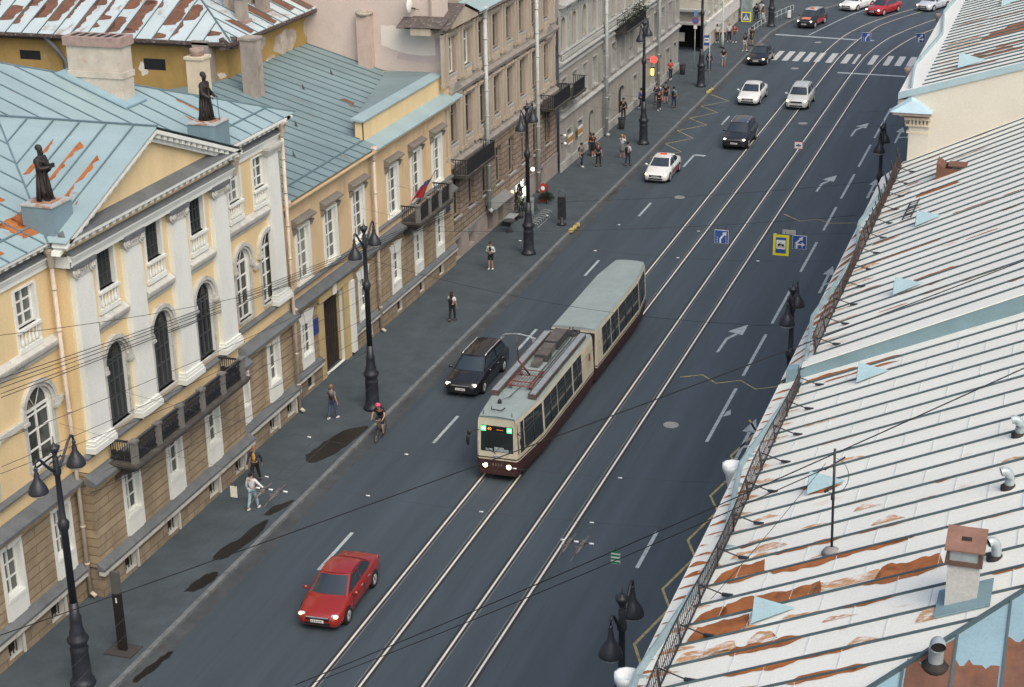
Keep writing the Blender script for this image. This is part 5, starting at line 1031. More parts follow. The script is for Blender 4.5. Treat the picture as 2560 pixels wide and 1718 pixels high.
def make_car(label, L, W, kind, pm, head=HEAD, roofm=None, grille='wide', group='cars driving on the street', doorm=None, rails=None, sign=None, hoodpatch=None):
    t = thing('car', label, 'car', (0,0,0), group); hw = W/2
    zn,zc,zb,zr,f1,f2,f3,f4,ztr = KIND[kind]; cl = .2 if kind!='suv' else .26
    st = [(0,zn-.16,.62,cl+.12),(.012,zn-.05,.8,cl+.03),(.04,zn+.03,.9,cl),(.1,zn+.1,.965,cl),(.18,zn+.5*(zc-zn)+.05,.99,cl),(f1,zc,1,cl),(.4,zb,1,cl),(.6,zb+.01,1,cl),(.78,zb+.02,.99,cl),(f4,ztr,.97,cl),(.95,ztr-.02 if kind=='sedan' else zb,.93,cl+.02),(.985,ztr-.08 if kind=='sedan' else zb-.05,.86,cl+.06),(1,ztr-.22 if kind=='sedan' else zb-.25,.74,cl+.14)]
    b = MB(); pts = []; N = 13
    for fy,zt,w,z0 in st:
        w *= hw; h = zt-z0
        half = [(w*.9,z0),(w*.975,z0+.1),(w*1.0,z0+h*.45),(w*.985,z0+h*.72),(w*.93,z0+h*.92),(w*.78,zt+.005),(0,zt+.035)]
        for x,z in half: pts.append((x,fy*L,z))
        for x,z in half[:-1][::-1]: pts.append((-x,fy*L,z))
    fs = []
    for i in range(len(st)-1):
        for k in range(N): fs.append((i*N+k,i*N+(k+1)%N,(i+1)*N+(k+1)%N,(i+1)*N+k))
    fs += [list(range(N))[::-1], [len(pts)-N+k for k in range(N)]]
    b.add(pts, fs, True); b.sm[-1] = b.sm[-2] = False
    wr, wb = hw*.66, hw*.88
    def P(a,b_,c,d,bul=(0,0,0)):
        a,b_,c,d = map(Vector,(a,b_,c,d)); bul = Vector(bul)
        return lambda u,v: tuple((a*(1-u)+b_*u)*(1-v)+(d*(1-u)+c*u)*v+bul*(4*u*(1-u)))
    y1,y2,y3,y4 = f1*L,f2*L,f3*L,f4*L
    ws = P((-wb*.97,y1,zc-.02),(wb*.97,y1,zc-.02),(wr,y2,zr-.03),(-wr,y2,zr-.03),(0,-.13,.02))
    rf = lambda u,v: (-wr+2*wr*u, y2+(y3-y2)*v-(.13*4*u*(1-u)*(1-v)), zr-.03+.045*4*u*(1-u)*1.0+.035*4*v*(1-v)+(.02*4*u*(1-u) if v<.01 else 0)*0-.02*v)
    rw = P((-wr,y3,zr-.05),(wr,y3,zr-.05),(wb*.9,y4,ztr-.02),(-wb*.9,y4,ztr-.02),(0,.05,.04))
    b.patch(ws,8,4); b.patch(rw,8,3); bod = b
    def side(sg): 
        A = [(sg*wb*.97,y1,zc-.02),(sg*wb*1.0,(y1+y2)/2+.2,zb-.03),(sg*wb,(y2+y3)/2,zb-.03),(sg*wb*.98,y3+.1*(y4-y3),zb-.02),(sg*wb*.9,y4,ztr-.02)]
        B = [(sg*wb*.97,y1,zc-.02),(sg*wr,y2,zr-.03),(sg*(wr+.015),(y2+y3)/2,zr-.005),(sg*wr,y3,zr-.05),(sg*wb*.9,y4,ztr-.02)]
        return A,B
    for sg in (-1,1):
        A,B = side(sg); b.add(A+B,[(0,1,6),(1,2,7,6),(2,3,8,7),(3,4,8)],True)
    bo = b.build('body', pm, t)
    q = MB(); q.patch(rf,8,6); q.build('roof', roofm or pm, t)
    def off(fn,ua,ub,va,vb,n): return lambda u,v: tuple(Vector(fn(ua+(ub-ua)*u,va+(vb-va)*v))+Vector(n))
    q = MB(); q.patch(off(ws,.05,.95,.06,.93,(0,-.008,.008)),8,4); q.build('windscreen', CGL, t)
    q = MB(); q.patch(off(rw,.07,.93,.08,.9,(0,.01,.012)),8,3); q.build('rear_window', CGL, t)
    for sg in (-1,1):
        A,B = side(sg); A = [Vector(p) for p in A]; B = [Vector(p) for p in B]; q = MB(); o = Vector((sg*.009,0,.004))
        def lerp(i,f,v): a = A[i]*(1-f)+A[min(i+1,4)]*f; c = B[i]*(1-f)+B[min(i+1,4)]*f; return tuple(a*(1-v)+c*v+o)
        def pane(i0,f0,i1,f1_,n=4):
            s0,s1 = i0+f0,i1+f1_; pts=[]
            for k in range(n+1):
                s_ = s0+(s1-s0)*k/n; i = min(int(s_),3); f = s_-i; pts.append(lerp(i,f,.1)); 
            top = []
            for k in range(n+1):
                s_ = s0+(s1-s0)*k/n; i = min(int(s_),3); f = s_-i; top.append(lerp(i,f,.88))
            q.add(pts+top,[(k,k+1,n+1+k+1,n+1+k) for k in range(n)],False)
        pane(0,.3,1,.93); pane(2,.03,3,.55 if kind=='sedan' else .6); q.build('side_window', CGL, t)
        for nm,ya,yb in (('door',y1+.2,(y2+y3)/2-.02),('door',(y2+y3)/2+.02,min(y3+.15,.8*L))):
            q = MB(); x = sg*(hw+.003); q.poly([(x,ya,cl+.2),(x,yb,cl+.2),(x,yb,zb-.26),(x,ya,zb-.26)]); q.k = 1; [q.bx((x+sg*.002,(a_+b_)/2,(c_+e_)/2),(.004,max(.016,b_-a_),max(.016,e_-c_))) for a_,b_,c_,e_ in ((ya,ya,cl+.2,zb-.2),(yb,yb,cl+.2,zb-.2),(ya,yb,cl+.2,cl+.2))]; d = q.build(nm, [doorm or pm, BLK], t)
            q = MB(); q.bx((sg*(hw*.985+.004),yb-.18,zb-.17),(.03,.17,.03)); q.build('handle', CHR if kind!='hatch' else BLK, d)
        q = MB(); q.ball((sg*(hw+.1),y1+.22,zb+.03),.11,8,(1.0,.6,.7)); q.bx((sg*(hw+.0),y1+.24,zb-.02),(.1,.05,.05)); q.build('mirror', pm, t)
        r = .325 if kind!='suv' else .36
        for yy in (.185*L,.79*L):
            q = MB(); x = sg*(hw*(.985 if yy<L/2 else .985)+.006); n = 14; R_ = r+.06
            q.poly([(x,yy+R_*math.cos(math.pi*k/n),r+R_*math.sin(math.pi*k/n)) for k in range(n+1)]+[(x,yy-R_,cl),(x,yy+R_,cl)]); q.build('wheel_arch', BLK, t)
            q = MB(); a,c = sorted((sg*(hw-.2),sg*(hw+.012))); q.lathe([(r*.6,a),(r,a+.02),(r,c-.03),(r*.93,c),(r*.66,c)],(0,yy,r),18,ax='x'); wl_ = q.build('wheel', TYRE, t)
            q = MB(); q.lathe([(r*.66,sg*(hw+.013)),(r*.6,sg*(hw+.016)),(r*.58,sg*(hw-.01)),(.02,sg*(hw-.005))],(0,yy,r),16,ax='x')
            for k in range(5): a_ = 2*math.pi*k/5+.3; q.tube([(sg*(hw+.006),yy,r),(sg*(hw+.01),yy+r*.6*math.cos(a_),r+r*.6*math.sin(a_))],.024,4)
            q.build('rim', RIM, wl_)
        q = MB(); q.ball((sg*hw*.7,.035*L,zn-.03),.13,10,(1.25,.75,.55)); hl = q.build('headlight', LENS, t)
        q = MB(); q.ball((sg*hw*.76,.026*L,zn-.025),.085,8,(1,.9,.75)); q.build('headlight_bulb', head, hl)
        q = MB(); q.ball((sg*hw*.72,.985*L,ztr-.16),.12,8,(1.2,.5,.7)); q.build('tail_light', TAIL, t)
    q = MB(); gw = hw*(.5 if grille=='wide' else .36); q.bx((0,.006*L-.0,zn-.13),(gw*2,.06,.13)); q.bx((0,.0,cl+.16),(hw*1.1,.06,.1)); q.build('grille', BLK, t)
    q = MB(); q.bx((0,-.012,zn-.055),(gw*1.9,.05,.025)); q.build('grille_trim', CHR, t)
    q = MB(); q.bx((0,-.035,cl+.27),(.5,.015,.11)); pl = q.build('number_plate', PLATE, t)
    q = MB()
    for k in range(6): q.bx((-.19+k*.068,-.0435,cl+.27),(.035,.004,.06))
    q.build('plate_mark', BLK, pl)
    if kind != 'sedan' or rails:
        q = MB()
        for sg in (-1,1): q.tube([(sg*(wr-.02),y2+.05,zr-.0),(sg*(wr-.02),y2+.25,zr+.05),(sg*(wr-.02),y3-.25,zr+.045),(sg*(wr-.02),y3-.05,zr-.02)],.026,5)
        q.build('roof_rail', rails or CHR, t)
    if sign: q = MB(); q.bx((0,y2+.45,zr+.07),(.42,.16,.12)); q.build('taxi_sign', sign, t)
    if hoodpatch: q = MB(); q.patch(lambda u,v: (-hw*.5+hw*u,L*(.07+.13*v),zn+.11+v*(.5*(zc-zn)+.0)+.028*(1-abs(2*u-1))),6,4); q.build('bonnet_sticker', hoodpatch, t)
    return t
def place(c, x, y, rz=0.0): c.location = (x,y,0.004); c.rotation_euler = (0,0,R(rz))
WP = paint('white_paint',(.75,.78,.78))
place(make_car('red saloon car with lit headlights alone in the near left lane',4.65,1.78,'sedan',paint('red_paint',(.27,.018,.014)),HEADO,grille='wide'),-3.93,49.3,3.2)
place(make_car('black estate car with silver roof rails beside the tram',4.85,1.84,'wagon',paint('black_paint',(.012,.012,.014)),HEAD,rails=mat('rail_silver',(.75,.76,.76),.25,0,metal=.6)),-6.5,71.3,0)
place(make_car('white taxi with a red roof light and red side graphics',4.45,1.74,'sedan',WP,HEADO,doorm=paint('taxi_red',(.32,.05,.05)),sign=mat('taxi_red_sign',(.7,.08,.04),.4,0)),-6.72,110.3,0)
place(make_car('black off road car following between the white taxi and white saloon',4.6,1.86,'suv',paint('dark_paint',(.018,.019,.023)),HEAD),-3.4,120.4,0)
place(make_car('white saloon with a wide black grille ahead of the zigzag marking',4.6,1.82,'sedan',WP,HEAD,grille='wide'),-5.22,134.4,0)
place(make_car('silver white crossover driving over the tram rails',4.3,1.82,'hatch',paint('silver_paint',(.6,.63,.62)),HEAD),-1.22,133.9,0)
place(make_car('black saloon with pale side stickers at the kerb by the zebra',4.5,1.76,'sedan',paint('black_paint',(.012,.012,.014)),HEADO,doorm=mat('beige_sticker',(.45,.42,.38),.5,.3,6)),-7.5,149.6,-1)
place(make_car('black taxi with red doors waiting behind the far stop line',4.4,1.74,'hatch',paint('black_paint',(.012,.012,.014)),HEAD,doorm=paint('taxi_red2',(.45,.03,.03)),roofm=paint('silver_roof',(.5,.52,.52)),hoodpatch=paint('orange_sticker',(.6,.2,.1)),sign=mat('taxi_red_sign',(.7,.08,.04),.4,0)),-6.3,167.8,-11)
place(make_car('white saloon in the bend beside the far red car',4.8,1.85,'sedan',WP,HEAD),-3.75,178.0,-22)
place(make_car('red saloon in the bend at the top of the street',4.7,1.8,'sedan',paint('red_paint2',(.38,.02,.025)),HEAD),-.85,176.0,-23)
place(make_car('pale silver saloon in the bend near the right roof',4.5,1.76,'sedan',paint('silver_blue_paint',(.5,.55,.62)),HEADO),3.75,179.6,-24)
place(make_car('dark saloon at the top frame edge behind the silver one',4.5,1.78,'sedan',paint('dark_paint2',(.03,.035,.045)),HEAD),4.4,187.0,-26)
place(make_car('grey car at the top right beside the silver saloon',4.5,1.78,'wagon',paint('grey_paint',(.2,.22,.25)),LENS),6.9,182.2,-26)
# ---------------------------------------------------------------- articulated tram
tr = thing('tram', 'long cream and maroon articulated tram with grey roofs and lit headlights', 'tram', (-1.79,63.1,0))
CREA = mat('tram_cream',(.56,.53,.42),.5,.12,1.5,(.35,.31,.24),.25,2); MARO = mat('tram_maroon',(.05,.018,.018),.6,.2,1.5,(.03,.02,.02),.3,1); TROOF = mat('tram_roof',(.27,.34,.335),.6,.1,1.2,(.24,.28,.28),.3,1.5); TGL = mat('tram_glass',(.018,.025,.027),.06,.3,1.2,spec=.8); TDK = mat('tram_dark',(.06,.062,.066),.7,.25,3); TBR = mat('tram_brown_grey',(.15,.14,.14),.75,.3,3)
SEC = [(1.14,.32),(1.2,.62),(1.22,1.0),(1.222,1.06),(1.222,1.12),(1.222,1.2),(1.22,1.28),(1.15,2.66),(1.11,2.86),(1.04,2.95),(.5,2.99),(0,3.0)]
COLR = [1,1,0,1,0,0,0,0,2,2,2]
def tram_body(y0, stt):
    ox,oy = -1.79,63.1; m = MB(); n = len(SEC); full = 2*n-1
    rings = []
    for y,s in stt:
        ring = [(ox+x*s,oy+y0+y+(.1*(max(z,1.2)-1.2)/1.6 if y<.05 else 0),z) for x,z in SEC]+[(ox-x*s,oy+y0+y+(.1*(max(z,1.2)-1.2)/1.6 if y<.05 else 0),z) for x,z in SEC[:-1][::-1]]
        rings.append(ring)
    for a,b in zip(rings,rings[1:]):
        for k in range(full-1):
            kk = k if k < n-1 else full-2-k; m.k = COLR[kk]; m.add([a[k],a[k+1],b[k+1],b[k]],[(0,1,2,3)],False)
    for r in (rings[0],rings[-1]):
        for k in range(n-1): m.k = COLR[k]; m.add([r[k],r[k+1],r[full-2-k],r[full-1-k]],[(0,1,2,3)])
    return m
def sidex(z): 
    for (xa,za),(xb,zb) in zip(SEC,SEC[1:]):
        if za <= z <= zb: return xa+(xb-xa)*(z-za)/(zb-za)
FS = [(0,.68),(.06,.74),(.22,.78),(2.85,1.0),(10.7,1.0)]; RS = [(0,1.0),(8.0,1.0),(10.5,.76),(10.66,.7)]
def scl(stt,y):
    for (a,s),(b,q) in zip(stt,stt[1:]):
        if a <= y <= b: return s+(q-s)*(y-a)/(b-a)
    return stt[-1][1]
OX,OYT = -1.79,63.1
def tram_windows(par, y0, stt, spans, sg):
    for ya,yb in spans:
        w = MB(); za,zb = 1.3,2.7; P = []
        for y,z in ((ya,za),(yb,za),(yb,zb),(ya,zb)): P.append((OX+sg*(sidex(z)*scl(stt,y)+.012),OYT+y0+y,z))
        w.poly(P); wd = w.build('window', TGL, par)
        w = MB(); P2 = [Vector(p)+Vector((sg*.012,0,0)) for p in P]; w.tube([P2[0]*.32+P2[3]*.68,P2[1]*.32+P2[2]*.68],.016,4)
        for k in range(1,max(2,int((yb-ya)/1.5)+1)):
            f = k/max(2,int((yb-ya)/1.5)+1); w.tube([P2[0]*(1-f)+P2[1]*f,P2[3]*(1-f)+P2[2]*f],.018,4)
        w.build('window_bar', TDK, wd)
fc = tram_body(0,FS).build('front_car',[CREA,MARO,TROOF],tr); rc = tram_body(11.35,RS).build('rear_car',[CREA,MARO,TROOF],tr)
for sg in (1,-1):
    tram_windows(fc,0,FS,((.12,.72),(.8,2.75),(2.98,4.9),(4.98,7.2),(7.4,8.75)),sg)
    tram_windows(rc,11.35,RS,((1.0,2.5),(2.62,3.95),(4.07,7.9),(8.1,10.1)),sg)
m = MB()
for z0,z1 in ((.5,2.7),): m.box(OX-1.05,OX+1.05,OYT+10.65,OYT+11.4,.5,2.72)
for k in range(5): m.box(OX-1.1,OX+1.1,OYT+10.72+k*.13,OYT+10.77+k*.13,.45,2.8)
m.build('articulation_bellows', mat('bellows_black',(.02,.02,.022),.8,.2,4), tr)
m = MB(); m.box(OX-.9,OX+.9,OYT+.8,OYT+10,.12,.34); m.box(OX-.9,OX+.9,OYT+12,OYT+21.4,.12,.34); m.build('underframe', BLK, tr)
# front: windscreen, destination display, route boxes, lamps, mirrors
def fy(z): return OYT-.012+.1*(max(z,1.2)-1.2)/1.6
m = MB(); m.add([(OX-.73,fy(1.38),1.38),(OX+.73,fy(1.38),1.38),(OX+.72,fy(2.55),2.55),(OX-.72,fy(2.55),2.55)],[(0,1,2,3)]); wsn = m.build('windscreen', TGL, fc)
m = MB(); m.add([(OX-.5,fy(2.3)-.006,2.3),(OX+.46,fy(2.3)-.006,2.3),(OX+.46,fy(2.5)-.006,2.5),(OX-.5,fy(2.5)-.006,2.5)],[(0,1,2,3)]); m.build('display_panel', mat('display_black',(.01,.01,.01),.3,0), wsn)
def text(s, size, M, name, material, parent):
    c = bpy.data.curves.new(name,'FONT'); c.body = s; c.size = size; c.extrude = .001; c.align_x = 'CENTER'; c.align_y = 'CENTER'
    o = bpy.data.objects.new(name, c); COL.objects.link(o); dg = bpy.context.evaluated_depsgraph_get(); me = bpy.data.meshes.new_from_object(o.evaluated_get(dg)); bpy.data.objects.remove(o); bpy.data.curves.remove(c)
    me.materials.clear(); me.materials.append(material); me.name = name
    me.transform(M); org = ORG[parent.name]; me.transform(Matrix.Translation(-Vector(org)))
    return obj(name, me, parent)
FRONT = Matrix.Rotation(R(90),4,'X')
text('40', .19, Matrix.Translation((OX-.34,fy(2.4)-.012,2.4))@FRONT, 'display_text', mat('amber_led',(1,.33,.05),emit=1.0), wsn)
text('-------', .14, Matrix.Translation((OX+.13,fy(2.4)-.012,2.4))@FRONT, 'display_text', MAT['amber_led'], wsn)
for x in (-.6,.56):
    m = MB(); m.bx((OX+x,fy(2.41)-.02,2.41),(.22,.03,.22)); rb = m.build('route_box', mat('green_led',(.1,.9,.3),emit=1.1), wsn)
    text('40', .17, Matrix.Translation((OX+x,fy(2.41)-.04,2.41))@FRONT, 'route_number', mat('pale_led',(.9,1,.9),emit=1.6), rb)
m = MB(); m.box(OX-.6,OX+.62,OYT+.12,OYT+.4,1.3,1.42); m.bx((OX+.1,OYT-.005,1.5),(.42,.02,.2)); m.bx((OX-.35,OYT-.005,1.47),(.3,.02,.1)); m.bx((OX+.42,OYT,1.46),(.2,.02,.12)); m.build('dashboard', mat('dash_paper',(.34,.4,.42),.6,.35,9), fc)
m = MB(); m.tube([(OX-.05,OYT-.03,1.3),(OX-.1,OYT-.035,1.36),(OX+.3,OYT-.02,1.78)],.012,4); m.tube([(OX-.05,OYT-.03,1.3),(OX-.45,OYT-.03,1.55)],.012,4); m.build('wiper', BLK, fc)
for sg in (-1,1):
    m = MB(); m.lathe([(.13,-.03),(.12,-.05)],(OX+sg*.53,OYT,.74),14,ax='y'); hl = m.build('headlight', CHR, fc)
    m = MB(); m.lathe([(.105,-.055),(.06,-.075),(.01,-.08)],(OX+sg*.53,OYT,.74),12,ax='y'); m.build('headlight_bulb', mat('tram_headlight',(1,.78,.5),emit=12), hl)
m = MB(); m.box(OX-.8,OX+.8,OYT-.06,OYT+.02,.34,.5); m.build('bumper', MARO, fc)
m = MB(); m.bx((OX,OYT-.02,1.16),(.34,.02,.09)); m.build('badge', CHR, fc)
text('8 0 7 4', .16, Matrix.Translation((OX-.0,OYT-.012,.78))@FRONT, 'fleet_mark', mat('faded_lettering',(.3,.25,.17),.7,0), fc)
m = MB(); m.tube([(OX-.8,OYT+.1,2.3),(OX-1.2,OYT-.12,2.25),(OX-1.25,OYT-.14,2.1)],.025,5); m.ball((OX-1.25,OYT-.16,1.86),.13,8,(.7,.5,2.0)); m.ball((OX-1.2,OYT-.12,2.2),.13,8,(.8,.5,.9)); m.build('mirror', BLK, fc)
m = MB(); m.tube([(OX+.78,OYT+.2,2.3),(OX+1.1,OYT-.02,2.25)],.022,5); m.ball((OX+1.12,OYT-.05,2.0),.1,8,(.7,.5,2.0)); m.build('mirror', BLK, fc)
# roof gear
for sg in (-1,1):
    m = MB(); m.box(OX+sg*.86-.15,OX+sg*.86+.15,OYT+2.35,OYT+10.0,3.12,3.2)
    for k in range(8): m.box(OX+sg*.86-.1,OX+sg*.86+.1,OYT+2.5+k*1.02,OYT+2.6+k*1.02,2.9,3.12)
    m.build('roof_walkway', mat('walkway_grey',(.25,.29,.31),.7,.2,3), fc)
    m = MB(); m.box(OX+sg*.86-.19,OX+sg*.86-.15,OYT+2.33,OYT+10.0,3.04,3.22); m.box(OX+sg*.86+.15,OX+sg*.86+.19,OYT+2.33,OYT+10.0,3.04,3.22); m.box(OX+sg*.86-.19,OX+sg*.86+.19,OYT+2.3,OYT+2.36,2.98,3.2); m.build('walkway_edge', mat('walkway_brown',(.1,.075,.07),.8,.2,3), fc)
for i,(y0,y1,w,h,ma) in enumerate(((6.6,7.2,.5,.22,TDK),(7.4,8.0,.42,.3,TBR),(8.15,9.9,.5,.34,TDK),(5.8,6.4,.3,.15,TBR))):
    m = MB(); m.box(OX-.18-w*.5+.0,OX-.18+w*.8,OYT+y0,OYT+y1,3.05,3.1+h); bxo = m.build('resistor_box', ma, fc)
    m = MB()
    for k in range(int((y1-y0)/.12)): m.box(OX-.18-w*.45,OX-.18+w*.75,OYT+y0+.04+k*.12,OYT+y0+.08+k*.12,3.1+h,3.13+h)
    m.build('resistor_fin', TBR, bxo)
m = MB()
for x in (.35,.5): m.tube([(OX+x,OYT+3.2,3.12),(OX+x,OYT+9.5,3.12),(OX+x-.25,OYT+10.5,3.3)],.03,5)
m.tube([(OX-.1,OYT+2.0,3.1),(OX+.05,OYT+3.4,3.12)],.02,4); m.box(OX+.1,OX+.5,OYT+10.0,OYT+10.4,3.05,3.2); m.box(OX+.2,OX+.6,OYT+10.25,OYT+10.55,3.0,3.2); m.build('roof_cable', TDK, fc)
m = MB(); m.tube([(OX-.45,OYT+.75,3.12),(OX-.4,OYT+.55,3.1),(OX+.05,OYT+.5,3.1),(OX+.15,OYT+.75,3.12)],.025,5); m.lathe([(.1,0),(.08,.12),(.03,.2)],(OX-.35,OYT+1.5,3.0),8); m.tube([(OX-.35,OYT+1.5,3.1),(OX+.0,OYT+2.3,3.1)],.01,4)
for x in (-.66,.62): m.tube([(OX+x,OYT+.25,2.9),(OX+x,OYT+.25,3.15)],.018,4)
m.build('roof_fitting', BLK, fc)
pg = MB(); RED = mat('pantograph_red',(.2,.07,.07),.7,.25,5)
for x in (-.5,.5): pg.tube([(OX+x,OYT+3.1,3.2),(OX+x,OYT+5.0,3.2)],.035,5)
for y in (3.1,3.6,4.4,5.0): pg.tube([(OX-.6,OYT+y,3.2),(OX+.6,OYT+y,3.2)],.03,5)
for x in (-.45,.45):
    for y in (3.3,4.8): pg.lathe([(.06,3.0),(.08,3.05),(.05,3.1),(.07,3.15),(.05,3.2)],(OX+x,OYT+y,0),6)
for k in range(6): pg.tube([(OX-.4+.15*k,OYT+3.2,3.24),(OX-.3+.12*k,OYT+4.6,3.26)],.016,4)
pb = pg.build('pantograph_base', RED, tr)
pg = MB(); pg.tube([(OX+.1,OYT+4.3,3.28),(OX-.15,OYT+2.6+.9,4.25)],.045,5); pg.tube([(OX-.15,OYT+3.5,4.25),(OX-.02,OYT+3.0,5.55)],.03,5); pg.build('pantograph_arm', RED, tr)
pg = MB(); pg.tube([(OX-.75,OYT+3.0,5.48),(OX-.55,OYT+3.0,5.62),(OX,OYT+3.0,5.68),(OX+.55,OYT+3.0,5.62),(OX+.75,OYT+3.0,5.48)],.03,5); pg.tube([(OX-.72,OYT+3.25,5.46),(OX,OYT+3.25,5.6),(OX+.72,OYT+3.25,5.46)],.025,5); pg.bx((OX-.72,OYT+3.1,5.44),(.08,.35,.08)); pg.bx((OX+.72,OYT+3.1,5.44),(.08,.35,.08)); pg.build('pantograph_head', mat('panto_grey',(.4,.44,.47),.4,.15,4,metal=.4), tr)
for sg in (1,):
    m = MB(); m.box(OX+1.21,OX+1.235,OYT+9.55,OYT+10.3,1.45,2.5) if 0 else m.poly([(OX+1.222,OYT+9.6,1.5),(OX+1.222,OYT+10.35,1.5),(OX+1.19,OYT+10.35,2.4),(OX+1.19,OYT+9.6,2.4)]); dp = m.build('service_door', mat('door_cream',(.52,.47,.35),.5,.1,2), fc)
    m = MB(); m.poly([(OX+1.225,OYT+9.85,1.9),(OX+1.225,OYT+10.1,1.9),(OX+1.212,OYT+10.1,2.25),(OX+1.212,OYT+9.85,2.25)]); m.build('emblem', mat('emblem_red',(.25,.06,.05),.5,0), dp)
m = MB(); m.bx((OX+1.2*.86,OYT+1.7,2.0),(.02,.5,.42)); m.build('window_notice', mat('notice_pale',(.3,.4,.42),.6,.2,6), fc)
# ---------------------------------------------------------------- people
SKIN = mat('skin',(.42,.24,.17),.6,.05,9)
def chain_mesh(name, V, E, rad, material, parent, roots, extra=None):
    me = bpy.data.meshes.new(name); me.from_pydata([Vector(v) for v in V], E, []); o = bpy.data.objects.new(name, me); COL.objects.link(o)
    md = o.modifiers.new('skin','SKIN'); sb = o.modifiers.new('smooth','SUBSURF'); sb.levels = sb.render_levels = 1; md.use_smooth_shade = True
    for i,d in enumerate(me.skin_vertices[0].data): r = rad[i]; d.radius = r if isinstance(r,tuple) else (r,r); d.use_root = i in roots
    bpy.context.view_layer.update(); dg = bpy.context.evaluated_depsgraph_get(); nm = bpy.data.meshes.new_from_object(o.evaluated_get(dg))
    bpy.data.objects.remove(o); bpy.data.meshes.remove(me); nm.name = name
    for p in nm.polygons: p.use_smooth = True
    nm.materials.clear(); nm.materials.append(material)
    return obj(name, nm, parent)
def col(n,c): return mat('cloth_'+n,c,.85,.12,9)
C = {'black':col('black',(.012,.012,.014)),'white':col('white',(.62,.64,.66)),'navy':col('navy',(.02,.028,.06)),'jeans':col('jeans',(.06,.09,.16)),'pale_jeans':col('pale_jeans',(.3,.4,.48)),'grey':col('grey',(.13,.15,.17)),'yellow':col('yellow',(.45,.27,.03)),'plum':col('plum',(.05,.02,.035)),'blue':col('blue',(.04,.07,.25)),'red':col('red',(.4,.05,.04)),'pale':col('pale',(.45,.5,.5)),'beige':col('beige',(.34,.27,.2)),'tan':col('tan',(.25,.15,.1)),'teal':col('teal',(.07,.25,.3)),'pink':col('pink',(.75,.09,.2)),'brown':col('brown',(.04,.022,.015)),'fair':col('fair',(.22,.12,.06)),'gold':col('gold',(.35,.22,.1))}
